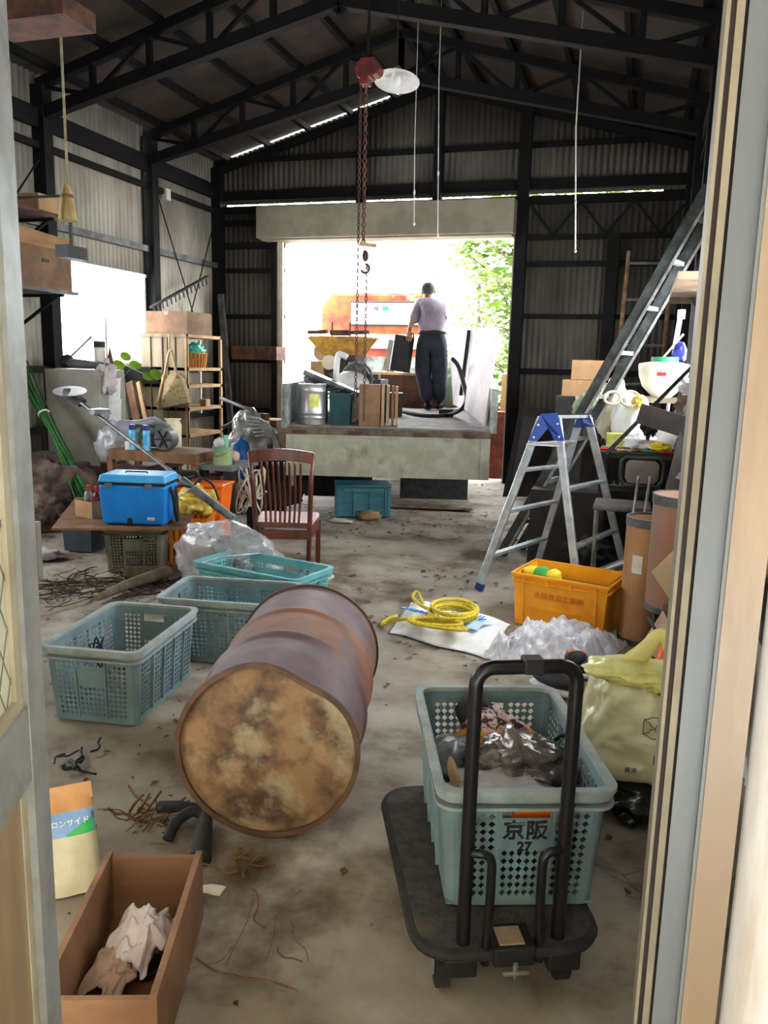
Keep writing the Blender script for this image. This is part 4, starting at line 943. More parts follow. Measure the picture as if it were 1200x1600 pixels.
# ---- hoist, chains, lamp, cords
HY = 6.6; hc = gy(575, 113, HY)
q = thing('chain_hoist', 'red chain hoist hanging from the roof with its chains looping down the middle', 'hoist', hc)
b = MB(); b.cyl(hc + V((-.02, -.06, .01)), hc + V((-.02, .08, .01)), .075, n=8); b.box(hc + V((-.02, 0, -.06)), (.07, .1, .07)); b.cyl(hc + V((.055, -.05, .02)), hc + V((.055, .07, .02)), .055, n=14); b.box(hc + V((0, 0, .08)), (.12, .06, .04)); b.build('hoist_body', 'red_dark', q, smooth=True)
b = MB(); b.tube([hc + V((0, 0, .08)), V((hc.x, HY, 4.55))], .012, 6); b.build('top_hook', 'steel_dark', q)
def chain(b, x, y, z0, z1, L=.036, r=.0045):
    n_ = int((z1 - z0) / (L * .78))
    for i in range(n_):
        c_ = V((x, y, z1 - (i + .5) * L * .78)); ax_ = V((1, 0, 0)) if i % 2 else V((0, 1, 0))
        b.tube([c_ + ax_ * (L * .3 * cos(t)) + V((0, 0, L * .5 * sin(t))) for t in (k * pi / 3 for k in range(6))], r, 4, closed=True, cap=False)
zh = gy(571, 385, HY).z
b = MB(); chain(b, gy(570, 250, HY).x, HY, zh, hc.z - .05, .045, .007); b.build('load_chain', 'steel_rust', q)
b = MB(); chain(b, gy(562, 250, HY).x, HY, gy(562, 660, HY).z, hc.z - .05); b.build('hand_chain', 'steel_rust', q)
b = MB(); chain(b, gy(569, 560, HY).x, HY + .02, gy(562, 660, HY).z, zh - .15); b.build('hand_chain', 'steel_rust', q)
hk = gy(571, 400, HY); b = MB(); b.blob(hk, (.03, .025, .05), .1, 2, 2, 1); b.tube(arc(hk - V((0, 0, .1)), (0, 0, 1), (1, 0, 0), .035, 0, 1.4 * pi, 10), .012, 8); b.build('hook', 'steel_rust', q, smooth='all')
b = MB(); b.bar(gy(562, 381, HY), gy(588, 384, HY), .02, .03); b.build('wooden_tag', 'wood_pale', q)
lc = gy(620, 123, 6.9); q = thing('enamel_lamp', 'white enamel pendant lamp shade hanging under the roof beside the red hoist', 'lamp', lc)
b = MB(); b.lathe([(.0, .12) if 0 else (.02, .12), (.04, .1), (.06, .05), (.12, .035), (.19, .0)], lc - V((0, 0, .02)), MX.Rotation(RD(-12), 3, 'X'), n=40); b.build('lamp_shade', 'white_trim', q, smooth='all', solid=.003)
b = MB(); b.blob(lc + V((0, 0, -.01)), (.035, .035, .05), 0, 1, 3); b.build('bulb', 'white_plastic', q, smooth='all')
b = MB(); b.tube([lc + V((0, 0, .1)), V((lc.x, lc.y, roofz(lc.x) - .02))], .006, 6); b.build('flex', 'black', q)
for (xa, ya, xb, yb, yy2, lb) in ((648, 225, 647, 350, 7.6, 'thin pull cord with a bead hanging in front of the shutter box, left one'), (686, 120, 684, 368, 7.6, 'long pale cord with knots hanging in front of the shutter box'), (900, 200, 899, 392, 7.6, 'frayed pale cord hanging over the right part of the rear wall')):
    a, c_ = gy(xa, ya, yy2), gy(xb, yb, yy2); b = MB(); top = V((a.x, a.y, roofz(a.x) - .01)); b.tube([top, a, c_], .004 if xa < 800 else .007, 5); b.blob(c_, (.012, .012, .018), .1, 1, 2, 1); b.blob(a.lerp(c_, .6), (.01, .01, .03), .1, 1, 2, 1)
    o = b.build('pull_cord', 'white_trim', loc=c_, smooth='all'); tag(o, lb, 'cord', 'cords hanging from the roof')
K('bag_film', (226, 228, 232), (180, 182, 188), scale=4, rough=.12, alpha=.36, spec=.9, bump=.9)
# ------------------------------------------------------------------ left side of the shed
def bx(name, label, cat, px, Y, dep, mt, bevel=.003, group=None, rz=0):
    x0, x1, z0, z1 = fb(*px, Y); c_ = V(((x0 + x1) / 2, Y + dep / 2, z0)); b = MB(); b.box((0, 0, (z1 - z0) / 2), (x1 - x0, dep, z1 - z0))
    o = b.build(name, mt, loc=c_, world=False, bevel=bevel); o.rotation_euler = (0, 0, rz)
    if label: tag(o, label, cat, group)
    return o
def carton(name, label, px, Y, dep, mt='cardboard', z0=None, flaps=True, group=None):
    x0, x1, za, z1 = fb(*px, Y); za = z0 if z0 is not None else za
    t = thing(name, label, 'box', ((x0 + x1) / 2, Y + dep / 2, za), group=group); w_, h_ = x1 - x0, z1 - za
    b = MB(); b.box((0, 0, h_ / 2), (w_, dep, h_)); b.build('box_body', mt, t, world=False, bevel=.003)
    b = MB(); b.box((0, -dep / 2 - .0012, h_ - .02), (.05, .002, .04)); b.box((0, 0, h_ + .001), (.05, dep, .002)); b.build('packing_tape', 'wood_pale', t, world=False)
    return t
# wall shelves with boxes
x_e = XL + .62
for (py, mt, lb, pxr) in ((345, 'wood_red_board' if 0 else 'steel_rust', 'upper reddish board shelf high on the left wall, beside the hanging broom', 108), (462, 'steel_grey', 'grey metal wall shelf in front of the left window, holding cardboard boxes', 122)):
    a = gx(pxr, py, x_e); b = MB(); b.box((XL + .33, a.y - 1.2, a.z + .015), (.6, 2.4, .03)); o = b.build('wall_shelf', mt, loc=(XL + .33, a.y - 1.2, a.z)); tag(o, lb, 'shelf')
    for dy in (.15, 1.2, 2.2):
        bb = MB(); bb.bar((XL + .03, a.y - dy, a.z - .01), (x_e - .05, a.y - dy, a.z - .01), .03); bb.bar((XL + .05, a.y - dy, a.z - .3), (x_e - .1, a.y - dy, a.z - .01), .025); bb.build('shelf_bracket', 'steel_dark', o)
    if pxr == 108: ZS1, YS1 = a.z + .03, a.y
    else: ZS2, YS2 = a.z + .03, a.y
t = thing('cardboard_box', 'large brown open cardboard box on the grey wall shelf by the window', 'box', (XL + .34, YS2 - .5, ZS2), group='boxes on the left wall shelves')
b = MB(); h_ = .36; b.box((0, 0, h_ / 2), (.5, .9, h_)); b.build('box_body', 'cardboard_dark', t, world=False)
b = MB(); b.box((.1, .455, h_ / 2 - .03), (.3, .01, h_ - .06)); b.build('pale_end', 'wood_pale', t, world=False)
b = MB(); b.hexa([V(p) for p in ((.25, -.4, h_), (.25, .4, h_), (.26, .4, h_), (.26, -.4, h_), (.36, -.4, h_ + .12), (.36, .4, h_ + .08), (.37, .4, h_ + .08), (.37, -.4, h_ + .12))]); b.build('flap', 'cardboard', t, world=False)
b = MB(); b.box((.255, .1, h_ * .68), (.012, .08, .03)); b.build('hand_hole', 'black', t, world=False)
t = thing('cardboard_box', 'small cardboard box standing on the upper reddish wall shelf', 'box', (XL + .42, YS1 - .2, ZS1), group='boxes on the left wall shelves')
b = MB(); b.box((0, 0, .08), (.28, .26, .16)); b.build('box_body', 'cardboard', t, world=False, bevel=.003)
b = MB(); b.box((0, 0, .161), (.05, .26, .002)); b.build('packing_tape', 'wood_pale', t, world=False)
b = MB(); a = gy(112, 395, 5.9); b.box((a.x, 5.9, a.z), (.12, .25, .1)); b.bar((a.x, 5.9, a.z), (a.x, 5.9, a.z + .45), .02); b.bar((a.x, 5.9, a.z + .45), (XL, 5.9, a.z + .45), .02); o = b.build('hanging_bracket', 'black', loc=a); tag(o, 'black hanging bracket above the boxes at the left window', 'bracket')
# broom on a cord, beam
bt = gy(106, 290, 4.0); bb_ = gy(106, 345, 4.0); tt = gy(100, -60, 4.0); q = thing('hanging_broom', 'old straw broom head hanging on a long cord at the upper left', 'broom', bb_)
b = MB(); b.tube([V((bt.x - .01, 4.0, 4.9)), bt], .007, 6); b.build('cord', 'cord_tan', q)
b = MB(); b.lathe([(.012, .2), (.03, .15), (.042, .07), (.052, 0), (.0, 0)], bb_, n=18); b.build('straw', 'straw' if 'straw' in M else K('straw', (176, 156, 104), (140, 116, 72), scale=20, rough=.9, stretch=(1, 1, .1)), q, smooth=True)
b = MB(); b.lathe([(.034, .14), (.037, .13), (.037, .12)], bb_, n=18); b.build('binding', 'twig', q, smooth=True)
p0, p1 = gy(-30, 45, 3.6), gy(104, 22, 3.6); b = MB(); b.box(((p0.x + p1.x) / 2, 3.7, (p0.z + p1.z) / 2 + .05), (p1.x - p0.x, .25, .09)); o = b.build('wooden_beam', 'steel_rust', loc=(p0 + p1) / 2); tag(o, 'reddish brown timber slung under the roof at the top left', 'timber')
b = MB(); b.tube([(p1.x - .1, 3.7, p1.z + .05), (p1.x - .1, 3.7, roofz(p1.x) - .01)], .01, 6); b.tube([(p0.x + .15, 3.7, p0.z + .05), (p0.x + .15, 3.7, roofz(p0.x) - .01)], .01, 6); b.build('sling', 'cord_tan', o)
c_ = gx(260, 304, XL + .1); b = MB(); b.box(c_, (.06, .1, .13)); o = b.build('junction_box', 'white_trim', loc=c_); tag(o, 'small white junction box on the left wall girder', 'junction box')

# steel cabinet on blocks
CY = 6.5; x0, x1, z0, z1 = fb(73, 577, 153, 726, CY)
K('cabinet', (150, 148, 138), (132, 128, 116), scale=3, rough=.5)
q = thing('steel_cabinet', 'pale grey steel cabinet under the left window, raised on blocks', 'cabinet', ((x0 + x1) / 2, CY + .22, z0))
b = MB(); b.box(((x0 + x1) / 2, CY + .22, (z0 + z1) / 2), (x1 - x0, .44, z1 - z0)); b.build('cabinet_body', 'cabinet', q, bevel=.006)
b = MB(); b.box((x1 + .004, CY + .22, (z0 + z1) / 2 + .2), (.008, .42, .4)); b.build('door', 'cabinet', q); 
b = MB(); b.box((x1 + .004, CY + .22, (z0 + z1) / 2 - .22), (.008, .42, .4)); b.build('door', 'cabinet', q)
cab = (x0, x1, z0, z1)
b = MB(); b.box(((x0 + x1) / 2 - .05, CY + .25, z0 / 2 - .06), (x1 - x0 + .1, .5, z0 - .12 - .002)); b.box(((x0 + x1) / 2, CY + .25, z0 - .03), (x1 - x0 + .2, .55, .055)); o = b.build('timber_stand', 'wood_brown_dark', loc=((x0 + x1) / 2, CY + .25, 0)); tag(o, 'dark timber stand under the grey steel cabinet', 'stand')
bx('concrete_block', 'whitish concrete block on the floor left of the cabinet', 'block', (36, 722, 70, 752), 6.3, .3, 'white_trim')
# on the cabinet
q = thing('power_tool', 'long black and grey garden power tool lying on top of the steel cabinet', 'tool', (x0 + .3, CY + .2, z1))
b = MB(); b.tube([V((x0 + .12, CY + .15, z1 + .06)), V((x0 + .3, CY + .15, z1 + .05)), V((x1 - .05, CY + .2, z1 + .04)), V((x1 + .05, CY + .1, z1 + .05))], [.05, .045, .03, .02], 10); b.build('tool_body', 'grey_plastic', q, smooth='all')
b = MB(); b.blob((x0 + .14, CY + .15, z1 + .07), (.07, .06, .065), .2, 2, 3, 3); b.build('motor', 'black', q, smooth='all')
q = thing('tall_can', 'tall black and white cylindrical can standing on the steel cabinet in front of the window', 'can', (x0 + .42, CY + .28, z1)); h_ = .26
b = MB(); b.cyl((x0 + .42, CY + .28, z1), (x0 + .42, CY + .28, z1 + h_), .052, n=24); b.build('can_body', 'white_paper', q, smooth=True)
for zz in (.03, h_ - .02): 
    b = MB(); b.cyl((x0 + .42, CY + .28, z1 + zz - .03), (x0 + .42, CY + .28, z1 + zz + .03), .054, n=24); b.build('band', 'black', q, smooth=True)
b = MB(); b.lathe([(.045, 0), (.002, .22)], (x0 + .52, CY + .3, z1 + .01), n=16, capa=True); o = b.build('small_cone', 'steel_rust', loc=(x0 + .52, CY + .3, z1), smooth=True); tag(o, 'small brown cone beside the tall can on the cabinet', 'cone')
b = MB(); a, c_ = gy(90, 577, 6.85), gy(143, 526, 6.9); b.tube([a, c_], .01, 6); o = b.build('grey_rod', 'tool_grey', loc=a, smooth=True); tag(o, 'thin grey rod leaning across the left window above the cabinet', 'rod')
b = MB(); a = gx(84, 545, XL + .08); b.box(a, (.1, .1, .18)); o = b.build('yellow_wall_block', 'orange_tan', loc=a); tag(o, 'small yellow drilled block at the lower left corner of the window', 'block')
q = MB(); a = gy(166, 592, 6.62); q.blob((a.x, 6.62, a.z), (.09, .06, .16), .45, 2.2, 4, 4); o = q.build('white_cloth', 'rag_white', loc=a, smooth='all'); tag(o, 'white cloth draped over the right edge of the steel cabinet', 'cloth')
q = thing('white_bucket', 'stack of white plastic buckets between the cabinet and the wooden closet', 'bucket', V((gy(168, 660, 6.7).x, 6.75, .74)))
b = MB(); cx = gy(168, 660, 6.7).x
for i in range(2): b.lathe([(.001, 0), (.09, 0), (.105, .28), (.11, .285), (.11, .3), (.1, .3)], (cx, 6.75, .8 + .2 * i), n=28)
b.build('bucket_body', 'white_plastic', q, smooth=True)
q = MB(); a = gy(176, 697, 6.4); q.blob((a.x, 6.42, a.z), (.17, .13, .2), .3, 2.5, 4, 9); o = q.build('clear_bag', 'clear_film_white', loc=(a.x, 6.42, a.z - .2), smooth='all'); tag(o, 'cloudy clear plastic bag with dark contents at the right foot of the cabinet', 'bag')
q = bx('storage_shelf', 'dark low bench carrying buckets and bags beside the cabinet', 'bench', (158, 726, 232, 736), 6.3, .6, 'wood_brown_dark')
for sx in (-.2, .22):
    for sy in (.05, .5): 
        b = MB(); b.box((q.location.x + sx, 6.3 + sy, q.location.z / 2), (.05, .05, q.location.z)); b.build('leg', 'wood_brown_dark', q)
# boards behind
for i, (px, w_, mt, lb) in enumerate(((188, 8, 'wood_grey', 'narrow grey board leaning under the window right of the buckets'), (203, 14, 'wood_brown', 'wider brown board leaning under the window right of the buckets'), (217, 7, 'wood_pale', 'pale narrow board leaning beside the wooden closet'))):
    a, c_ = gy(px + 3, 665, 7.6), gy(px - 1, 597, 8.0); bo = gy(px + 8, 740, 7.3); bo = V((a.x + (a.x - c_.x), 7.5, .0)); b = MB(); b.bar((bo.x, 7.5, .01), c_, w_ / 150, .02, up=(0, 1, 0)); o = b.build('leaning_board', mt, loc=(bo.x, 7.5, 0)); tag(o, lb, 'board')
b = MB(); a = gy(210, 592, 8.2); b.box((a.x - .1, 8.3, a.z), (.9, .3, .03)); b.box((a.x - .1, 8.2, a.z + .08), (.7, .1, .12)); o = b.build('sill_ledge', 'steel_dark', loc=a); struct(o); o.name = 'trim_95'
# plant
q = thing('trailing_plant', 'trailing plant with round yellow-green leaves in front of the left window', 'plant', gy(222, 600, 7.3))
K('leaf_lime', (150, 186, 50), (120, 165, 44), scale=3, rough=.45)
lv = [(187, 570, 14), (198, 557, 13), (213, 570, 13), (188, 588, 11), (233, 588, 12), (245, 584, 13), (246, 588, 10), (307, 585, 10)]
b = MB(); b.tube(smoothpath([gy(180, 560, 7.5), gy(200, 572, 7.4), gy(222, 583, 7.3), gy(240, 588, 7.2)]), .004, 5); b.tube(smoothpath([gy(205, 575, 7.4), gy(196, 585, 7.4), gy(190, 590, 7.4)]), .004, 5); b.build('stem', 'green', q, smooth='all')
for i, (px, py, s_) in enumerate(lv[:7]):
    c_ = gy(px, py, 7.35 - .03 * i); r_ = s_ / 150 * .62; b = MB(); an = i * .9
    pts = [(cos(t) * r_ * 1.1, sin(t) * r_ * (.75 if cos(t) < .6 else .5)) for t in (k * pi / 8 for k in range(16))]
    b.grid(lambda u_, v_: c_ + V((1, 0, 0)) * (r_ * 1.25 * v_ * cos(2 * pi * u_ + an)) + V((0, -.4, .9)) * (r_ * v_ * sin(2 * pi * u_ + an)) + V((0, -.02, 0)) * v_ * v_, 14, 4, wrap=True); b.build('leaf', 'leaf_lime', q, smooth='all')

# wooden closet with open side shelves
KY = 8.3; x0, x1, z0, z1 = fb(222, 521, 293, 705, KY); ye = 9.13
K('closet', (150, 134, 108), (122, 106, 84), scale=4, rough=.7, stretch=(1, 1, .2))
q = thing('wooden_closet', 'tall weathered wooden closet with open side shelves, in the left rear corner', 'closet', ((x0 + x1) / 2, (KY + ye) / 2, 0)); zb = .35
b = MB(); b.box(((x0 + x1) / 2, KY + .01, (zb + z1) / 2), (x1 - x0, .02, z1 - zb)); b.build('back_panel', 'closet', q)
b = MB()
for px in (236, 254, 262, 274): a = gy(px, 600, KY - .01); b.box((a.x, KY - .008, (zb + z1) / 2), (.012, .014, z1 - zb))
b.box(((x0 + x1) / 2, KY - .01, z1 - .02), (x1 - x0, .02, .04)); b.build('batten', 'wood_grey', q)
b = MB(); b.box((x0 + .01, (KY + ye) / 2, (zb + z1) / 2), (.02, ye - KY, z1 - zb)); b.build('side_panel', 'closet', q)
for y in (KY + .02, ye - .02):
    b = MB(); b.box((x1 - .015, y, z1 / 2), (.03, .04, z1)); b.build('post', 'wood_pale', q)
    b = MB(); b.box((x0 + .015, y, z1 / 2), (.03, .04, z1)); b.build('post', 'wood_pale', q)
for py in (526, 577, 604, 640, 682):
    z = gx(294, py, x1).z if py > 560 else z1 - .02; b = MB(); b.box(((x0 + x1) / 2, (KY + ye) / 2, z), (x1 - x0, ye - KY, .035)); b.build('shelf_board', 'wood_pale', q)
clos = (x0, x1, z1)
b = MB(); b.box(((x0 + x1) / 2, ye - .02, z1 - .5), (.03, .02, .9)); b.build('batten', 'white_trim', q)
t = carton('cardboard_box', 'wide brown cardboard box lying on top of the wooden closet', (227, 486, 293, 520), 8.35, .55, 'cardboard_dark', z1)
# basket on the top shelf
sz = gx(294, 577, x1).z + .018; bc = V((x1 - .14, 8.72, sz)); q = thing('woven_basket', 'orange slatted basket holding a green bag on the closet shelf', 'basket', bc)
b = MB()
for i in range(20):
    a0 = 2 * pi * i / 20; b.bar(bc + V((.1 * cos(a0), .13 * sin(a0), 0)), bc + V((.125 * cos(a0), .16 * sin(a0), .17)), .03, .006)
b.build('slats', 'basket_tan' if 'basket_tan' in M else K('basket_tan', (214, 150, 70), (190, 124, 50), scale=8, rough=.6), q)
b = MB()
for z, k in ((.01, 1.0), (.165, 1.24)): b.tube([bc + V((.1 * k * cos(t_), .13 * k * sin(t_), z)) for t_ in (2 * pi * j / 20 for j in range(20))], .008, 6, closed=True)
b.build('hoop', 'basket_tan', q, smooth='all')
b = MB(); b.blob(bc + V((.01, -.02, .2)), (.11, .13, .09), .35, 2.4, 4, 5); o = b.build('green_bag', 'bag_teal' if 'bag_teal' in M else K('bag_teal', (40, 150, 120), (70, 180, 160), scale=9, rough=.3), loc=bc + V((0, 0, .12)), smooth='all'); tag(o, 'crumpled green plastic bag in the orange basket', 'bag')
b = MB(); b.blob((x1 - .25, 8.5, sz + .22), (.12, .12, .09), .4, 2, 3, 6, zmin=sz + .15); b.box((x1 - .25, 8.5, sz + .08), (.2, .2, .155)); o = b.build('paper_bundle', 'rag_white', loc=(x1 - .25, 8.5, sz), smooth=True); tag(o, 'pale paper bundle behind the orange basket on the closet shelf', 'bundle')
z = gx(320, 640, x1).z + .018; b = MB(); b.box((x1 - .06, 8.8, z + .05), (.08, .1, .1)); o = b.build('small_carton', 'wood_pale', loc=(x1 - .06, 8.8, z)); tag(o, 'tiny pale carton on the third shelf of the closet', 'carton')
# tote bag
ty = 8.18; q = thing('tote_bag', 'spotted tan tote bag hanging from the wooden closet by its strap', 'bag', gy(266, 640, ty))
K('tote', (150, 132, 96), (96, 78, 52), scale=26, rough=.9, lo=.56, hi=.62)
P = [gy(*p, ty) for p in ((244, 640), (294, 630), (283, 592), (276, 583), (252, 586))]
b = MB(); cen = sum(P, V((0, 0, 0))) / 5
n0 = [b.bm.verts.new(p) for p in P]; n1 = [b.bm.verts.new(p + V((0, .09, 0))) for p in P]; cf = b.bm.verts.new(cen + V((0, -.06, 0)))
for i in range(5): b.face([n0[i], n0[(i + 1) % 5], cf]); b.face([n0[i], n1[i], n1[(i + 1) % 5], n0[(i + 1) % 5]])
b.face(n1); b.build('bag_body', 'tote', q, bevel=.008)
b = MB(); b.tube(smoothpath([gy(246, 632, ty - .03), gy(257, 585, ty - .02), gy(265, 548, ty), gy(271, 560, ty), gy(276, 590, ty - .01)]), .014, 6); b.tube([gy(265, 548, ty), gy(264, 522, ty + .05)], .01, 6); b.build('strap', 'wood_pale', q, smooth='all')
# serrated board on the wall above
b = MB(); a, c_ = gx(236, 480, XL + .25), gx(324, 432, XL + .25); b.bar(a, c_, .02, .05, up=(1, 0, 0))
for i in range(14): p = a.lerp(c_, (i + .5) / 14); b.bar(p, p + V((0, .03, -.09)), .012)
o = b.build('toothed_rail', 'black_rubber', loc=a); tag(o, 'dark toothed rail resting slantwise against the wall above the closet', 'rail')
# bundle of green stakes
K('stake_green', (40, 110, 44), (26, 84, 34), scale=14, rough=.5)
q = thing('stake_bundle', 'tied bundle of long green garden stakes leaning at the far left', 'stakes', (gz(150, 800, .05).x, gz(150, 800, .05).y, .0))
ba, tb = gy(140, 790, 5.75), gy(28, 565, 6.3); ba.z = max(ba.z, .02); R = random.Random(4)
for i in range(26):
    o1 = V((R.gauss(0, .045), R.gauss(0, .05), R.uniform(-.01, .03))); o2 = V((R.gauss(0, .035), R.gauss(0, .04), R.uniform(-.05, .05)))
    p = ba + o1; p.z = max(.02, p.z); b = MB(); b.tube([p, (ba + tb) / 2 + (o1 + o2) * .3, tb + o2], .008, 6); b.build('stake', 'stake_green', q, smooth='all')
mid = ba.lerp(tb, .62); b = MB(); dd = (tb - ba).normalized(); xq = dd.cross(V((0, 1, 0))).normalized(); b.tube([mid + xq * (.045 * cos(t_)) + dd.cross(xq) * (.045 * sin(t_)) for t_ in (k * pi / 8 for k in range(16))], .01, 6, closed=True); b.build('tie', 'white_trim', q, smooth='all')
# brown bench with cans and blower
BY = 5.95; q = bx('wooden_bench', 'reddish brown wooden bench carrying the blower and the blue spray cans', 'bench', (170, 706, 303, 722), BY, .5, 'wood_brown')
bz0 = q.location.z; bxc = q.location.x; bz1 = fb(170, 706, 303, 722, BY)[3]
for sx in (-.42, .4):
    for sy in (.04, .44):
        b = MB(); b.box((bxc + sx, BY + sy, bz0 / 2), (.05, .05, bz0)); b.build('leg', 'wood_brown', q)
K('can_cyan', (40, 150, 200), (120, 190, 220), scale=12, rough=.3)
for px, lb, k in ((208, 'blue spray can with a dark blue cap on the brown bench, left of the two', 0), (230, 'blue spray can with a dark blue cap on the brown bench, right of the two', 1)):
    a = gy(px, 715, BY + .08); q = thing('spray_can', lb, 'spray can', (a.x, BY + .08, bz1), group='blue spray cans'); b = MB()
    b.lathe([(.001, 0), (.033, 0), (.033, .16), (.025, .175)], n=24); b.build('can_body', 'can_cyan', q, world=False, smooth=True)
    b = MB(); b.lathe([(.027, .17), (.027, .215), (.001, .22)], n=24); b.build('cap', 'blue_deep', q, world=False, smooth=True)
a = gy(222, 712, BY + .12); b = MB(); b.cyl((a.x, BY + .16, bz1), (a.x, BY + .16, bz1 + .14), .03); o = b.build('yellow_can', 'label_yellow', loc=(a.x, BY + .16, bz1), smooth=True); tag(o, 'yellow and white can between the two blue spray cans', 'can')
a = gy(200, 716, BY + .05); b = MB(); b.cyl((a.x, BY + .05, bz1), (a.x, BY + .05, bz1 + .07), .022); o = b.build('small_jar', 'white_plastic', loc=(a.x, BY + .05, bz1), smooth=True); tag(o, 'tiny white jar left of the blue spray cans', 'jar')
a = gy(236, 685, BY + .25); q = thing('leaf_blower', 'grey and black leaf blower lying on the brown bench', 'blower', (a.x, BY + .28, bz1))
b = MB(); b.tube([gy(188, 668, BY + .3), gy(215, 672, BY + .3), gy(240, 668, BY + .3), gy(262, 676, BY + .3)], [.07, .09, .1, .07], 14); b.build('blower_tube', 'rag_grey' if 'rag_grey' in M else K('rag_grey', (150, 150, 162), (120, 120, 132), scale=4, rough=.5), q, smooth='all')
b = MB(); b.blob((a.x + .02, BY + .25, bz1 + .12), (.2, .13, .11), .2, 2, 3, 3); b.build('motor_housing', 'grey_plastic', q, smooth='all')
f_ = gy(255, 690, BY + .1); b = MB(); b.cyl((f_.x, BY + .1, bz1 + .1), (f_.x, BY + .2, bz1 + .1), .09, n=28); b.build('fan_guard', 'tool_grey', q, smooth=True); b = MB()
for k in range(6): b.bar((f_.x, BY + .095, bz1 + .1), (f_.x + .08 * cos(k * 1.047), BY + .095, bz1 + .1 + .08 * sin(k * 1.047)), .02, .01)
b.build('fan_blade', 'black', q)
b = MB(); c_ = gy(227, 668, BY + .18); b.box(c_, (.2, .03, .05)); b.build('handle', 'black', q)
a = gy(266, 680, BY + .36); b = MB(); b.lathe([(.001, 0), (.075, 0), (.08, .1), (.078, .2), (.06, .24), (.075, .255)], (a.x, BY + .4, bz1), n=24, fn=lambda p, t_: V((p.x * (1 + .08 * sin(5 * t_ + p.z * 20)), p.y, p.z))); o = b.build('milky_bag', 'cream_plastic', loc=(a.x, BY + .4, bz1), smooth='all'); tag(o, 'milky white jug-like bag at the right end of the brown bench', 'jug')
# brush cutter
q = thing('brush_cutter', 'long pole brush cutter lying slantwise behind the blue cooler with its round blade up', 'brush cutter', gy(366, 812, 5.1)); h0, h1 = gy(112, 618, 5.55), gy(366, 812, 5.25)
b = MB(); b.tube([h0.lerp(h1, .06), h0.lerp(h1, .72)], .016, 10); b.build('shaft', 'galv', q, smooth=True)
b = MB(); b.tube([h0.lerp(h1, .7), h1], .03, 12); b.build('grip_sleeve', 'tool_grey', q, smooth=True)
b = MB(); b.lathe([(.001, -.002), (.13, -.001), (.13, .001), (.001, .002)], gy(109, 611, 5.55), MX.Rotation(RD(8), 3, 'Y') @ MX.Rotation(RD(14), 3, 'X'), 36); b.build('blade', 'tin', q)
b = MB(); b.bar(h0 + V((-.06, 0, .03)), h0 + V((.1, 0, -.06)), .07, .06); b.build('gear_head', 'black', q)
b = MB(); a = gy(156, 637, 5.52); b.lathe([(.001, 0), (.08, -.01), (.085, -.05)], a, n=20); b.build('guard', 'tool_grey', q, smooth=True)
b = MB(); hh = h0.lerp(h1, .76); b.tube(smoothpath([hh, hh + V((-.02, -.1, .03)), hh + V((-.1, -.16, 0)), hh + V((-.16, -.2, -.06))]), .012, 8); b.tube(smoothpath([hh, hh + V((.06, .03, .07)), hh + V((.14, .06, .02)), hh + V((.19, .06, -.09))]), .01, 8); b.build('handle', 'black', q, smooth='all')
b = MB(); b.tube(smoothpath([hh + V((.0, -.02, 0)), hh + V((-.06, -.04, -.06)), hh + V((-.12, -.05, -.08))]), .012, 8); b.build('bike_grip', 'galv', q, smooth='all')

# ------------------------------------------------------------------ cooler on its board
PZ = .335
pts = [gz(80, 829, PZ), gz(292, 829, PZ), gz(312, 786, PZ), gz(118, 780, PZ)]
b = MB(); b.prism(pts, (0, 0, .016)); o = b.build('plywood_board', 'wood_brown', loc=(pts[0] + pts[1]) / 2); tag(o, 'brown plywood board laid over the olive crate as a table top', 'board'); PT = PZ + .016
c0, c1_ = gz(158, 822, PT), gz(262, 822, PT); d_ = (c1_ - c0); an = math.atan2(d_.y, d_.x); CW, CDp, CH = .47, .3, .355; cc = (c0 + c1_) / 2 + V((-sin(an), cos(an), 0)) * .15 + V((.015, 0, 0))
an = RD(14)
q = thing('cooler_box', 'bright blue hard cooler box with a lighter lid and grey latches', 'cooler', (cc.x, cc.y, PT), an)
b = MB(); t_ = .93; b.hexa([V((sx * CW / 2 * k, sy * CDp / 2 * k, z)) for z, k in ((0.008, t_), (CH - .07, 1)) for sx, sy in ((-1, -1), (1, -1), (1, 1), (-1, 1))]); b.build('cooler_body', 'blue_bright', q, world=False, bevel=.018)
b = MB(); b.box((0, 0, CH - .062), (CW - .01, CDp - .01, .02)); b.build('gasket', 'black', q, world=False)
b = MB(); b.hexa([V((sx * CW / 2 * k, sy * CDp / 2 * k, z)) for z, k in ((CH - .055, 1.02), (CH, .95)) for sx, sy in ((-1, -1), (1, -1), (1, 1), (-1, 1))]); b.build('lid', 'blue_lid', q, world=False, bevel=.012)
for x in (-.16, .12):
    b = MB(); b.box((x, -CDp / 2 - .004, CH - .075), (.05, .014, .035)); b.build('latch', 'grey_plastic', q, world=False, bevel=.003)
b = MB(); b.tube([V((-.08, -.04, CH + .004)), V((-.07, -.04, CH + .012)), V((.07, -.04, CH + .012)), V((.08, -.04, CH + .004))], .006, 6); b.build('carry_handle', 'blue_deep', q, world=False)
b = MB(); b.box((-.02, -CDp / 2 * .94, .025), (.035, .012, .035)); b.cyl((-.02, -CDp / 2 * .94 - .007, .042), (-.02, -CDp / 2 * .94 + .005, .042), .0175, n=16); b.build('drain_notch', 'black', q, world=False)
b = MB(); b.box((.13, -CDp / 2 * .955 - .003, .055), (.05, .002, .02)); b.build('maker_plate', 'white_trim', q, world=False)
b = MB(); b.tube(smoothpath([V((CW / 2, -.05, CH - .09)), V((CW / 2 + .03, -.06, .2)), V((CW / 2 + .04, -.04, .08)), V((CW / 2 + .02, .05, .03)), V((CW / 2, .08, CH - .1))]), .015, 6); b.build('shoulder_strap', 'black_rubber', q, world=False, smooth='all')
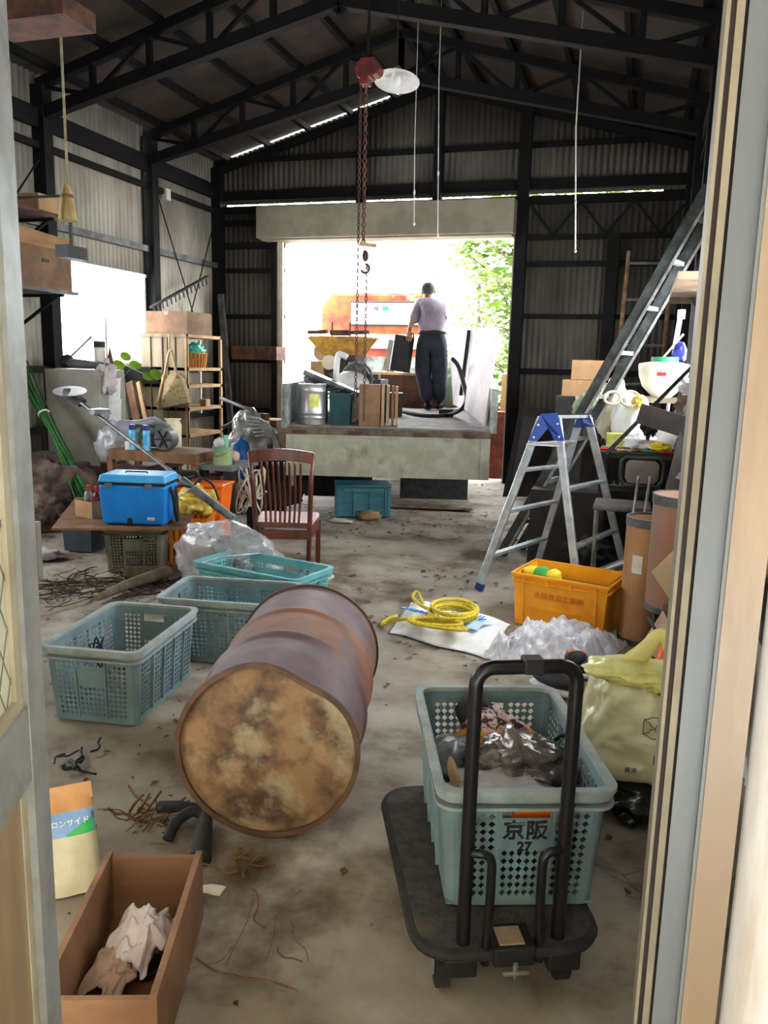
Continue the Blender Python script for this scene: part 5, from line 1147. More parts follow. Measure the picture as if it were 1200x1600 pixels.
# little open carton with bottles
a, c_ = gz(104, 803, PT), gz(158, 814, PT); d_ = c_ - a; an2 = math.atan2(d_.y, d_.x); q = thing('open_carton', 'small open cardboard carton left of the blue cooler, holding bottles', 'box', ((a + c_) / 2 + V((-sin(an2), cos(an2), 0)) * .1), an2)
W2 = .2; b = MB()
for x in (-W2 / 2, W2 / 2): b.box((x, 0, .06), (.006, .19, .12))
for y in (-.095, .095): b.box((0, y, .06), (W2, .006, .12))
b.box((0, 0, .004), (W2, .19, .006)); b.build('carton_wall', 'cardboard', q, world=False)
for x, col, lb, cap_ in ((-.045, 'tool_grey', 'grey bottle with a red cap in the small carton by the cooler', 'red'), (.055, 'red_dark', 'dark red bottle with a red cap in the small carton by the cooler', 'red')):
    p = wmat(q) @ V((x, -.02, .008)); t = thing('bottle', lb, 'bottle', p); b = MB(); b.lathe([(.001, 0), (.03, 0), (.031, .14), (.024, .165), (.012, .175), (.012, .19)], n=20); b.build('bottle_body', col, t, world=False, smooth=True)
    b = MB(); b.lathe([(.015, .185), (.014, .215), (.001, .217)], n=16); b.build('cap', cap_, t, world=False, smooth=True)
# bins and baskets around
x0, x1, z0, z1 = fb(94, 828, 140, 877, 5.15); q = thing('storage_bin', 'dark slate-blue plastic bin on the floor left of the olive crate', 'bin', ((x0 + x1) / 2 - .02, 5.35, 0), RD(6)); K('slate', (70, 82, 92), (58, 68, 78), scale=5, rough=.5); bin_(q, x1 - x0 - .02, .35, .29, 'slate')
x0, x1, z0, z1 = fb(258, 757, 338, 800, 5.6); q = thing('orange_bin', 'bright orange plastic bin behind the cooler', 'bin', ((x0 + x1) / 2, 5.76, 0), RD(10)); 
b = MB(); hz = z1; b.box((0, .0, .25 * hz), (x1 - x0 - .05, .26, .5 * hz)); b.build('base_crate', 'orange', q, world=False); W_ = x1 - x0
b = MB(); b.hexa([V((sx * W_ / 2 * k, sy * .14 * k, z)) for z, k in ((hz * .5, .88), (hz, 1)) for sx, sy in ((-1, -1), (1, -1), (1, 1), (-1, 1))]); b.box((0, -.145, hz - .01), (W_ + .03, .02, .02)); b.box((W_ / 2, 0, hz - .01), (.02, .3, .02)); b.build('upper_bin', 'orange', q, world=False, bevel=.006)
K('orange_weave', (220, 130, 30), (180, 96, 20), scale=6, rough=.5)
c_ = gz(302, 880, 0); q = thing('slatted_basket', 'yellow-orange slatted basket on the floor under the brush cutter handle', 'basket', (c_.x - .1, 5.28, 0), RD(20))
b = MB()
for i in range(9):
    x = -.17 + .0425 * i; b.box((x, -.15, .17), (.026, .01, .34)); b.box((x, .15, .17), (.026, .01, .34))
for i in range(7):
    y = -.13 + .043 * i; b.box((-.185, y, .17), (.01, .026, .34)); b.box((.185, y, .17), (.01, .026, .34))
b.build('slats', 'orange_weave', q, world=False)
b = MB()
for z in (.01, .17, .335): b.box((0, -.152, z), (.39, .02, .02)); b.box((0, .152, z), (.39, .02, .02)); b.box((-.187, 0, z), (.02, .3, .02)); b.box((.187, 0, z), (.02, .3, .02))
b.build('hoop', 'orange_weave', q, world=False)
K('film_yellow', (226, 190, 60), (236, 210, 110), scale=8, rough=.2, alpha=.85, bump=.5)
c_ = gy(305, 790, 5.4); b = MB(); b.blob((c_.x, 5.38, .44), (.15, .12, .11), .45, 2.4, 4, 7); o = b.build('yellow_bag', 'film_yellow', loc=(c_.x, 5.38, .34), smooth='all'); tag(o, 'yellow plastic bag bulging out of the slatted basket', 'bag')
# folded blanket heap
K('blanket', (112, 92, 84), (58, 48, 46), scale=5, rough=.95, c3=(150, 132, 120), s3=3, lo3=.55, hi3=.65)
c_ = gy(75, 800, 6.0); b = MB(); b.blob((c_.x + .02, 5.95, .27), (.5, .36, .36), .35, 2.2, 5, 8, zmin=.005); o = b.build('blanket_heap', 'blanket', loc=(c_.x, 6.0, 0), smooth='all'); tag(o, 'heap of dusty mottled brown blankets at the far left', 'blankets')
b = MB(); c_ = gz(62, 905, .0); b.box((c_.x, c_.y, .2), (.03, .04, .4)); o = b.build('grey_sheet', 'cabinet', loc=(c_.x, c_.y, 0)); tag(o, 'edge of a pale grey metal sheet standing on the floor by the door leaf', 'sheet')
c_ = gz(72, 872); b = MB(); b.blob((c_.x, c_.y, .03), (.12, .09, .04), .5, 2, 3, 2, zmin=.004); o = b.build('white_scrap', 'rag_white', loc=(c_.x, c_.y, 0), smooth='all'); tag(o, 'white scrap of plastic on the dark floor at the far left', 'scrap')

# ------------------------------------------------------------------ clear bag in front of the chair
c_ = V((-2.47, 4.6, .23)); b = MB(); b.blob(c_, (.36, .2, .25), .2, 1.8, 5, 11, zmin=.01); o = b.build('clear_bag', 'bag_film', loc=(c_.x, c_.y, 0), smooth='all'); tag(o, 'big clear plastic bag of dark things, lying in front of the wooden chair', 'bag')
b = MB(); b.blob(c_ + V((.09, 0, -.02)), (.23, .14, .18), .25, 3, 4, 5, zmin=.02); o = b.build('dark_bundle', 'black', loc=(c_.x, c_.y, .02), smooth='all'); tag(o, 'dark folded bundle inside the big clear bag', 'bundle')
b = MB()
b.blob(c_ + V((-.15, -.03, .15)), (.12, .09, .07), .5, 1.8, 5, 21)
o = b.build('bag_neck', 'clear_film_white', loc=c_ + V((-.1, 0, .15)), smooth='all'); tag(o, 'bunched white plastic film on top of the big clear bag', 'film')

# ------------------------------------------------------------------ chair
q = thing('dining_chair', 'reddish brown wooden slat-back chair with a pale pink seat', 'chair', (-2.2, 4.93, 0), RD(17))
K('seat_pink', (206, 172, 170), (184, 150, 150), scale=6, rough=.5)
w0, w1, dp = .175, .2, .2
for sx in (-1, 1):
    b = MB(); b.tube([V((sx * .165, -dp, 0)), V((sx * w0, -dp + .02, .42)), V((sx * .185, -dp - .03, .7)), V((sx * .2, -dp - .07, .93))], [.014, .017, .016, .013], 8); b.build('back_post', 'wood_red', q, world=False, smooth='all')
    b = MB(); b.bar(V((sx * w1, dp, 0)), V((sx * w1, dp, .42)), .034); b.build('leg', 'wood_red', q, world=False, bevel=.004)
    b = MB(); b.bar(V((sx * w0, -dp, .39)), V((sx * w1, dp, .39)), .02, .06); b.build('seat_rail', 'wood_red', q, world=False)
for y, w_ in ((-dp, w0), (dp, w1)):
    b = MB(); b.bar(V((-w_, y, .39)), V((w_, y, .39)), .02, .06); b.build('seat_rail', 'wood_red', q, world=False)
b = MB(); n_k = 12
top = [V((-.2 + .4 * i / n_k, -dp - .068 - .02 * sin(pi * i / n_k), .9 + .022 * sin(pi * i / n_k))) for i in range(n_k + 1)]
for i in range(n_k): b.bar(top[i], top[i + 1], .02, .075)
b.build('crest_rail', 'wood_red', q, world=False)
b = MB(); b.bar(V((-.175, -dp - .0, .455)), V((.175, -dp - .0, .455)), .018, .03); b.build('lower_back_rail', 'wood_red', q, world=False)
for i in range(8):
    x = -.105 + .03 * i; b = MB(); b.tube(smoothpath([V((x * 1.0, -dp - .0, .46)), V((x * 1.08, -dp + .01, .6)), V((x * 1.15, -dp - .05, .76)), V((x * 1.2, -dp - .08, .87))], 3), .0085, 6); b.build('slat', 'wood_red', q, world=False, smooth='all')
b = MB(); b.hexa([V((sx * (w0 if sy < 0 else w1) * 1.02, sy * (dp + (.03 if sy > 0 else -.02)), z)) for z in (.425, .465) for sx, sy in ((-1, -1), (1, -1), (1, 1), (-1, 1))]); b.build('seat', 'seat_pink', q, world=False, bevel=.012)
# cloth under chair
c_ = gz(440, 905); b = MB(); b.blob((-2.0, 5.0, .07), (.1, .07, .07), .3, 2, 3, 2, zmin=.005); o = b.build('cream_bottle', 'cream_plastic', loc=(-2.0, 5.0, 0), smooth='all'); tag(o, 'cream plastic lump on the floor beneath the wooden chair', 'lump')

# ------------------------------------------------------------------ table with paint can, wires and junk behind the chair
TY = 6.0; x0, x1, z0, z1 = fb(308, 728, 362, 738, TY); q = thing('work_table', 'dark low work table with a paint can on it, behind the wooden chair', 'table', ((x0 + x1) / 2, TY + .25, 0))
b = MB(); b.box(((x0 + x1) / 2, TY + .25, z1 - .02), (x1 - x0, .5, .04)); b.build('table_top', 'grey_plastic', q)
for x in (x0 + .04, x1 - .05):
    for y in (TY + .04, TY + .46):
        b = MB(); b.box((x, y, (z1 - .04) / 2), (.07, .05, z1 - .04)); b.build('leg', 'black', q)
ztab = z1; a = gy(348, 729, TY + .12); q = thing('paint_can', 'pale green paint can with rags in it on the dark work table', 'paint can', (a.x, TY + .12, ztab)); K('can_green', (110, 160, 120), (160, 170, 120), scale=5, rough=.5)
b = MB(); b.lathe([(.001, 0), (.078, 0), (.08, .005), (.082, .15), (.086, .155), (.078, .155), (.078, .13)], n=28); b.build('can_body', 'can_green', q, world=False, smooth=True)
b = MB(); b.tube(smoothpath([V((-.084, 0, .13)), V((-.04, -.085, .08)), V((.04, -.085, .09)), V((.084, 0, .13))]), .003, 5); b.build('handle', 'twig', q, world=False, smooth='all')
b = MB(); b.blob((a.x - .02, TY + .12, ztab + .18), (.06, .04, .045), .5, 2.5, 3, 3); o = b.build('rag', 'rag_white', loc=(a.x, TY + .12, ztab + .15), smooth='all'); tag(o, 'white rag stuffed in the pale green paint can', 'rag')
b = MB(); b.cyl((a.x + .03, TY + .12, ztab + .14), (a.x + .035, TY + .12, ztab + .25), .022); o = b.build('green_bottle', 'green_bottle' if 'green_bottle' in M else K('green_bottle', (120, 180, 160), rough=.2), loc=(a.x + .03, TY + .12, ztab + .14), smooth=True); tag(o, 'small green bottle standing in the pale green paint can', 'bottle')
a = gy(372, 704, TY + .3); b = MB(); b.blob((a.x - .05, TY + .3, ztab + .05), (.06, .06, .05), .2, 2, 3, 3, zmin=ztab + .003); o = b.build('pink_pot', 'rag_pink', loc=(a.x, TY + .3, ztab), smooth='all'); tag(o, 'small pinkish pot right of the paint can', 'pot')
b = MB(); b.blob(gy(283, 742, 5.75), (.15, .12, .04), .2, 2, 3, 3); a = gy(283, 742, 5.75); b.tube(smoothpath([a + V((.05, 0, .03)), a + V((.15, 0, .02)), a + V((.19, 0, -.1))]), .012, 6); b.bar((a.x, 5.8, 0), (a.x, 5.8, a.z), .04); o = b.build('stool_seat', 'black', loc=(a.x, 5.75, 0), smooth='all'); tag(o, 'black padded stool seat showing just behind the cooler lid', 'stool')
b = MB(); c_ = gy(388, 765, 6.1)
b.tube(tangle(V((c_.x, 6.15, .33)), (.14, .1, .42), 34, 12), .009, 5); 
for vv in b.bm.verts: vv.co.z = max(vv.co.z, .01)
o = b.build('cable_tangle', 'cream_paint', loc=(c_.x, 6.15, 0), smooth='all'); tag(o, 'tangle of pale cables hanging between the work table and the chair', 'cables')
K('silver_film', (170, 168, 164), (120, 118, 114), scale=7, rough=.3, bump=.5, metal=.2)
c_ = gy(392, 690, 7.3); b = MB(); b.blob((c_.x, 7.3, .66), (.22, .2, .3), .6, 2.4, 4, 21); o = b.build('silver_bag', 'silver_film', loc=(c_.x, 7.3, .3), smooth='all'); tag(o, 'crumpled silvery plastic sack on the junk heap behind the chair', 'sack')
c_ = gy(415, 720, 7.3); b = MB(); b.blob((c_.x - .1, 7.35, .3), (.48, .35, .32), .4, 2.6, 4, 22, zmin=.01); o = b.build('junk_heap', 'black_rubber', loc=(c_.x, 7.3, 0), smooth='all'); tag(o, 'dark heap of covered junk behind the chair, left of the truck', 'junk')
b = MB()
for i in range(6): a, e = gy(385 + 3 * i, 652 + 6 * i, 7.0), gy(425 + 2 * i, 672 + 4 * i, 7.0); b.tube(smoothpath([a, a.lerp(e, .5) + V((0, 0, .04)), e, e + V((.03, 0, -.25 + .02 * i))]), .013, 6)
o = b.build('bent_rods', 'galv', loc=gy(400, 680, 7.0), smooth='all'); tag(o, 'bundle of bent grey rods draped over the junk heap', 'rods')
b = MB(); b.tube([gy(348, 668, 7.6), gy(395, 645, 7.6), gy(388, 640, 7.6), gy(345, 622, 7.9)], .02, 8); b.tube([gy(350, 690, 7.3), gy(392, 650, 7.6)], .012, 6); o = b.build('folded_frame', 'steel_grey', loc=gy(370, 650, 7.6), smooth='all'); tag(o, 'grey tubular frame leaning right of the wooden closet', 'frame')
c_ = gy(374, 700, 7.0); b = MB(); b.blob((c_.x, 7.0, .56), (.1, .08, .2), .3, 2, 3, 4); o = b.build('blue_bag', 'blue_deep2' if 'blue_deep2' in M else K('blue_deep2', (20, 84, 150), rough=.5), loc=(c_.x, 7.0, .4), smooth='all'); tag(o, 'blue plastic bag on the left flank of the junk heap', 'bag')
b = MB(); c_ = gy(388, 660, 7.2); b.box(gy(408, 655, 7.6), (.14, .1, .12)); o = b.build('amber_block', 'wood_brown', loc=gy(408, 655, 7.6)); tag(o, 'small brown block on top of the junk heap', 'block')
b = MB(); b.bar((XL + .45, 10.2, .0), gy(345, 460, 10.3), .08, .05); o = b.build('leaning_batten', 'steel_grey', loc=(XL + .45, 10.2, 0)); tag(o, 'grey batten leaning in the left rear corner', 'batten')
bx('brown_carton', 'brown carton on the floor between the junk heap and the truck', 'box', (398, 656, 432, 730), 9.4, .4, 'cardboard_dark')
bx('corner_shelf', 'dusty brown shelf board on the rear wall left of the doorway', 'shelf', (362, 541, 432, 562), 10.2, .3, 'steel_rust')
bx('wood_crate', 'dark crate on the floor under the work table', 'crate', (300, 742, 345, 800), 6.15, .3, 'wood_brown_dark')
# litter by the turquoise container
c_ = gz(577, 812); b = MB(); b.blob((c_.x, c_.y, .04), (.12, .08, .05), .5, 2.6, 3, 5, zmin=.004); o = b.build('paper_wad', 'wood_pale', loc=(c_.x, c_.y, 0), smooth='all'); tag(o, 'crumpled yellowish wrapper at the right foot of the turquoise container', 'wrapper')
c_ = gz(532, 816); b = MB(); b.blob((c_.x, c_.y, .015), (.12, .05, .02), .5, 2.6, 3, 6, zmin=.004); o = b.build('paper_scrap', 'white_paper', loc=(c_.x, c_.y, 0), smooth='all'); tag(o, 'flat pale scrap of paper in front of the turquoise container', 'paper')
# ------------------------------------------------------------------ right side of the shed
# aluminium stepladder
F1, F2, F3, F4 = gz(748, 922), gz(840, 885), gz(905, 950), gz(977, 903)
T1, T3, T2, T4 = gy(845, 655, 5.4), gy(871, 653, 5.4), gy(906, 655, 5.78), gy(919, 653, 5.78)
q = thing('stepladder', 'aluminium stepladder with blue hinge caps standing open right of the middle', 'stepladder', (F1 + F2 + F3 + F4) / 4)
for a, t in ((F1, T1), (F2, T2), (F3, T3), (F4, T4)):
    b = MB(); b.bar(a + V((0, 0, .03)), t, .05, .028, up=(.3, 1, 0)); o = b.build('rail', 'aluminium', q, bevel=.004)
    b = MB(); d = (t - a).normalized(); b.bar(a + V((0, 0, .002)), a + d * .05, .058, .04, up=(.3, 1, 0)); b.build('foot_cap', 'blue_deep', q, bevel=.004)
for A_, B_2, TA_, TB_, fr in ((F1, F2, T1, T2, (.21, .47, .71, .86)), (F3, F4, T3, T4, (.31, .62))):
    for k in fr:
        b = MB(); b.bar(A_.lerp(TA_, k), B_2.lerp(TB_, k), .05, .022); b.build('rung', 'aluminium', q, bevel=.003)
b = MB(); b.hexa([T1 + V((-.02, -.02, .0)), T3 + V((.02, -.02, 0)), T4 + V((.02, .02, 0)), T2 + V((-.02, .02, 0)), T1 + V((-.02, -.02, .02)), T3 + V((.02, -.02, .02)), T4 + V((.02, .02, .02)), T2 + V((-.02, .02, .02))]); b.build('top_step', 'aluminium', q)
for (a, t, c_, d_, hk_) in ((F1, T1, F3, T3, .12), (F2, T2, F4, T4, .05)):
    b = MB(); p = [t + V((0, -.03, .035)), d_ + V((0, -.03, .035)), d_.lerp(c_, hk_) + V((.03, -.03, 0)), d_.lerp(c_, hk_) + V((-.03, -.03, 0)), (t + d_) / 2 + V((0, -.03, -.5 * hk_)), t.lerp(a, hk_) + V((.03, -.03, 0)), t.lerp(a, hk_) + V((-.03, -.03, 0))]
    b.prism(p, (0, .008, 0)); b.build('hinge_plate', 'blue_deep', q)
for p in (T1.lerp(F1, .03), T1.lerp(F1, .1), T3.lerp(F3, .03), T3.lerp(F3, .1)):
    b = MB(); b.cyl(p + V((0, -.036, 0)), p + V((0, -.028, 0)), .007, n=10); b.build('rivet', 'tin', q, smooth=True)
b = MB(); kk = F1.lerp(T1, .86); b.bar(kk + V((-.03, -.035, 0)), kk.lerp(F3.lerp(T3, .86), 1.0) + V((.0, -.035, -.01)), .012, .01); b.build('spreader', 'tin', q)

# dark leaning extension ladder
K('alu_dark', (70, 74, 74), (46, 48, 48), scale=9, rough=.5, metal=.5)
q = thing('leaning_ladder', 'long dark two-section ladder leaning from the floor up to the right wall', 'ladder', gz(783, 868))
for off in (V((0, 0, 0)), V((.11, .3, 0))):
    a, t = gz(783, 868) + off, gx(1112, 300, .38) + V((0, -.15 if off.x == 0 else .1, 0)); t = V((.37 + off.x, 6.5 + off.y, 2.8)); 
    b = MB(); b.bar(a, t, .03, .085, up=(1, 0, 0)); b.build('rail', 'alu_dark', q)
    b = MB(); b.bar(a + V((.05, -.02, .05)), a.lerp(t, .97) + V((.05, -.02, 0)), .01, .02, up=(1, 0, 0)); b.build('edge_flange', 'galv', q)
a0, t0 = gz(783, 868), V((.37, 6.5, 2.8))
for k in (.1, .22, .34, .46, .58, .7, .82, .93):
    p = a0.lerp(t0, k); b = MB(); b.bar(p, p + V((.11, .3, 0)), .05, .03); b.build('rung', 'galv', q)
# second dark ladder/timber at the right, nearer
q = thing('dark_ladder', 'short dark timber ladder leaning against the right wall beyond the door jamb', 'ladder', gy(1050, 770, 4.9))
for (xa, ya, xb, yb) in ((1046, 790, 1098, 585), (1080, 800, 1104, 690)):
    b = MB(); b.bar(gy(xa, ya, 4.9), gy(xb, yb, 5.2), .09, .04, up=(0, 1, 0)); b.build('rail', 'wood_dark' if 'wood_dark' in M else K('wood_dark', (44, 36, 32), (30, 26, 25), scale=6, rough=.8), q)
b = MB(); b.bar(gy(1058, 742, 4.95), gy(1094, 765, 4.95), .04, .02, up=(0, 1, 0)); b.build('rung', 'galv', q)
b = MB(); b.bar(gy(1050, 775, 4.93), V((gy(1046, 790, 4.9).x, 4.9, .0)), .05, .04); b.build('foot', 'wood_dark', q)
b = MB(); b.bar(gy(1000, 646, 5.2), gy(1100, 676, 5.0), .12, .04, up=(0, 1, 0)); o = b.build('dark_plank', 'wood_dark', loc=gy(1050, 660, 5.1)); tag(o, 'dark broken plank lying across in front of the white jug, right side', 'plank')
b = MB(); b.tube([gy(946, 710, 5.6), gx(1108, 546, .44)], .014, 8); o = b.build('black_bar', 'black', loc=gy(946, 710, 5.6), smooth=True); tag(o, 'straight black bar leaning diagonally across the cluttered table', 'bar')
# rusty vertical ladder on the rear wall
LY = 10.25; K('rust_tube', (150, 118, 92), (116, 82, 60), scale=12, rough=.8); q = thing('rusty_ladder', 'thin rusty ladder standing upright against the rear wall at the right', 'ladder', V((gy(964, 600, LY).x, LY, 0)))
for xa, xb in ((983, 966), (1052, 1036)):
    top, md_ = gy(xa, 392, LY), gy(xb, 560, LY); ft = top.lerp(md_, top.z / (top.z - md_.z)); b = MB(); b.tube([ft, top], .025, 8); b.build('rail', 'rust_tube', q, smooth=True)
for y in (411, 468, 540, 600, 660):
    a, c_ = gy(981 - (y - 392) * .1, y, LY), gy(1050 - (y - 392) * .095, y, LY); b = MB(); b.tube([a, c_], .018, 6); b.build('rung', 'galv', q, smooth=True)
# wood shelf on the right wall
SX = gy(1046, 467, 5.7); K('shelf_wood', (140, 116, 92), (110, 88, 68), scale=5, rough=.7)
b = MB(); b.box(((SX.x + XR) / 2, 5.1, SX.z + .02), (XR - SX.x, 1.2, .04)); b.box(((SX.x + XR) / 2, 5.68, SX.z - .015), (XR - SX.x, .03, .03)); o = b.build('wall_shelf', 'shelf_wood', loc=SX); tag(o, 'pale wooden shelf on the right wall above the window', 'shelf')
for yy_ in (4.6, 5.6):
    bb = MB(); bb.bar((XR - .02, yy_, SX.z - .25), (SX.x + .12, yy_, SX.z), .025); bb.build('shelf_bracket', 'steel_grey', o)
# plywood sheet against the rear wall, cartons
a = [gy(787, 740, 9.3), gy(872, 742, 9.6), gy(868, 640, 10.3), gy(812, 634, 10.3)]
for p in a[:2]: p.z = .01
b = MB(); b.prism(a, (0, .03, 0)); o = b.build('dark_plywood', 'wood_dark', loc=a[0]); tag(o, 'dark plywood sheet leaning on the rear wall right of the truck', 'plywood')
x0, x1, z0, z1 = fb(866, 620, 935, 700, 8.6); b = MB(); b.box(((x0 + x1) / 2, 8.95, z1 / 2), (x1 - x0, .7, z1)); o = b.build('dark_cabinet', 'black_rubber', loc=((x0 + x1) / 2, 8.95, 0)); tag(o, 'dark low cabinet under the two cardboard cartons', 'cabinet'); zc1 = z1
x0, x1, za, z1 = fb(878, 594, 936, 620, 8.7); t = carton('cardboard_box', 'lower of the two brown cartons stacked by the rear wall', (878, 594, 936, 620), 8.7, .35, 'cardboard', zc1 + .002, group='brown cartons by the rear wall')
carton('cardboard_box', 'upper of the two brown cartons stacked by the rear wall', (893, 563, 950, 593), 8.75, .35, 'cardboard', z1 + .004, group='brown cartons by the rear wall')
# cluttered table
TY2 = 6.25; x0, x1, z0, z1 = fb(935, 708, 1060, 716, TY2); x1 = XR - .06; q = thing('clutter_table', 'dark table covered with tools under the right window', 'table', ((x0 + x1) / 2, TY2 + .5, 0)); zt2 = z1
b = MB(); b.box(((x0 + x1) / 2, TY2 + .65, z1 - .02), (x1 - x0, 1.4, .04)); b.build('table_top', 'wood_dark', q)
for x in (x0 + .04, x1 - .04):
    for y in (TY2, TY2 + 1.0):
        b = MB(); b.box((x, y, (z1 - .04) / 2), (.05, .05, z1 - .04)); b.build('leg', 'black', q)
R = random.Random(12); TX0, TX1 = x0, x1
tools = [('red', 'red-handled'), ('tool_grey', 'grey'), ('wood_pale', 'wooden-handled'), ('red_dark', 'dark red'), ('green', 'green-handled'), ('black', 'black')]
for i in range(14):
    x = TX0 + .08 + (TX1 - TX0 - .2) * (i % 7) / 6.5; y = TY2 + .04 + .16 * (i // 7) + R.uniform(-.03, .03); an_ = R.uniform(-.5, .5); L_ = R.uniform(.14, .24); c_ = V((x, y, zt2 + .014)); d_ = V((cos(an_), sin(an_), 0)) * L_ / 2
    mt, wd = tools[i % 6]; row = 'front' if i < 7 else 'back'; nth = ['first', 'second', 'third', 'fourth', 'fifth', 'sixth', 'last'][i % 7]
    q = thing('hand_tool', '%s tool, %s from the left in the %s row along the cluttered table edge' % (wd, nth, row), 'tool', c_, group='hand tools along the cluttered table edge')
    b = MB(); b.tube([c_ - d_, c_ + d_ * .1], [.012, .01], 8); b.build('tool_grip', mt, q, smooth=True)
    b = MB(); b.tube([c_ + d_ * .1, c_ + d_ * .75], .005, 6); b.box(c_ + d_ * .85, (.03, .02, .01), an_); b.build('tool_head', 'galv', q, smooth=True)
K('sack_white', (242, 243, 246), (222, 222, 222), scale=5, rough=.7)
def bl(name, lb, cat, px, py, Y, r, mt, seed, amp=.3, dz=0, zr=None, sub=4):
    c_ = gy(px, py, Y); b = MB(); b.blob(c_, r, amp, 2.4, sub, seed, zmin=zr); o = b.build(name, mt, loc=(c_.x, c_.y, c_.z - r[2]), smooth='all'); tag(o, lb, cat); return o
bl('white_sack', 'large bright white sack on the cluttered table, lit by the right window', 'sack', 985, 655, 6.75, (.15, .15, .2), 'sack_white', 3, .2, zr=zt2 + .005)
bl('white_sack', 'smaller white sack in front of the large one on the cluttered table', 'sack', 1000, 690, 6.5, (.15, .1, .09), 'sack_white', 7, .3, zr=zt2 + .005)
bl('cream_sack', 'cream coloured sack behind the two ladder rails, left end of the table', 'sack', 958, 640, 7.0, (.13, .14, .25), 'cream_plastic', 9, .25, zr=zt2 + .005)
bl('green_tarp', 'pale green folded tarpaulin hanging at the left end of the table', 'tarpaulin', 920, 640, 7.3, (.12, .15, .16), 'sack_green', 5, .5, zr=None)
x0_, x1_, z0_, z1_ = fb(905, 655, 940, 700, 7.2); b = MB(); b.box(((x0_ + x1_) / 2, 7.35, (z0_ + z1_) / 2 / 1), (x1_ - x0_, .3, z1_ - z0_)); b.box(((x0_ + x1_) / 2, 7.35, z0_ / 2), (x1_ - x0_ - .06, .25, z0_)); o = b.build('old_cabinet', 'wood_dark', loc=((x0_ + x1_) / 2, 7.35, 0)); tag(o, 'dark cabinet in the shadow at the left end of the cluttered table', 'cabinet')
bl('yellow_packet', 'bright yellow packet on the white sacks on the table', 'packet', 998, 628, 6.6, (.05, .05, .05), 'film_yellow', 4, .4)
bl('yellow_glove', 'yellow work glove lying on the tools of the cluttered table', 'glove', 1033, 698, 6.3, (.07, .05, .03), 'yellow', 14, .7)
b = MB(); c_ = gy(957, 622, 6.6); b.tube(arc(c_, (1, 0, 0), (0, .5, .8), .06, 0, 2 * pi, 20)[:-1], .012, 8, closed=True); b.tube(arc(c_ + V((.13, 0, 0)), (1, 0, 0), (0, .6, .8), .07, 0, 2 * pi, 20)[:-1], .01, 8, closed=True); o = b.build('tape_rings', 'cream_plastic', loc=c_, smooth='all'); tag(o, 'cream coloured coiled tape behind the ladder rails on the table', 'coil')
b = MB(); x0_, x1_, z0_, z1_ = fb(948, 668, 990, 690, 6.45); b.box(((x0_ + x1_) / 2, 6.5, zt2 + .06), (x1_ - x0_, .1, .12)); o = b.build('yellow_carton', 'label_yellow', loc=((x0_ + x1_) / 2, 6.5, zt2)); tag(o, 'yellowish carton between the ladder rails and the sacks on the table', 'carton')
b = MB(); p = [gy(1013, 700, 6.4), gy(1048, 706, 6.35), gy(1066, 668, 6.5), gy(1028, 664, 6.55)]; b.prism(p, (0, .01, .0)); b.prism([p[0] + V((0,.05,-.05)), p[1] + V((0, .05, -.05)), p[1] + V((0, .08, -.05)), p[0] + V((0, .08, -.05))], (0, 0, .04)); o = b.build('white_tray', 'white_trim', loc=p[0]); tag(o, 'tilted white tray propped at the right end of the cluttered table', 'tray')
bl('brown_bundle', 'dark brown crumpled bundle right of the white sacks', 'bundle', 1015, 665, 6.3, (.05, .05, .09), 'wood_dark', 6, .6)
# shelf unit behind carrying the white jug
x0_, x1_, z0_, z1_ = fb(985, 622, 1075, 640, 6.9); b = MB(); b.box(((x0_ + XR - .08) / 2, 7.1, z1_ - .02), (XR - .08 - x0_, .4, .04)); b.box((x0_ + .03, 7.1, (zt2 + z1_) / 2), (.04, .36, z1_ - zt2 - .03)); b.box((XR - .12, 7.1, (zt2 + z1_) / 2), (.04, .36, z1_ - zt2 - .03)); o = b.build('table_rack', 'wood_grey', loc=((x0_ + x1_) / 2, 7.1, zt2)); tag(o, 'low wooden rack on the table carrying the white green-lidded jug', 'rack')
cj = gy(1034, 618, 7.0); cj.z = z1_; q = thing('plastic_jug', 'big white plastic jug with a green screw lid by the right window', 'jug', cj)
b = MB(); b.lathe([(.001, .0), (.07, 0), (.09, .02), (.16, .09), (.19, .17), (.2, .25), (.195, .27), (.12, .285)], cj, n=36, fn=None); b.build('jug_body', 'jug_white' if 'jug_white' in M else K('jug_white', (226, 222, 208), (216, 208, 186), scale=3, rough=.35), q, smooth=True)
b = MB(); b.lathe([(.1, .28), (.105, .285), (.105, .32), (.1, .325), (.001, .325)], cj, n=32); b.build('lid', 'green', q, smooth=True)
b = MB(); b.box(cj + V((-.02, -.197, .19)), (.07, .004, .03)); b.build('red_mark', 'red', q)
b = MB(); b.box(cj + V((0, -.198, .215)), (.1, .004, .006)); b.box(cj + V((.02, -.197, .16)), (.1, .004, .006)); b.build('green_print', 'green', q)
bl('purple_bottle', 'purple-blue bottle behind the white jug by the window', 'bottle', 1062, 552, 7.3, (.06, .05, .09), 'purple' if 'purple' in M else K('purple', (70, 70, 170), (50, 50, 130), scale=7, rough=.3), 6, .15)
b = MB(); cbp = gy(1062, 560, 7.3); b.box((cbp.x, 7.3, (cj.z + cbp.z) / 2 - .02), (.14, .1, cbp.z - cj.z - .02)); o = b.build('dark_tin', 'black', loc=(cbp.x, 7.3, cj.z)); tag(o, 'dark tin under the purple bottle behind the white jug', 'tin')
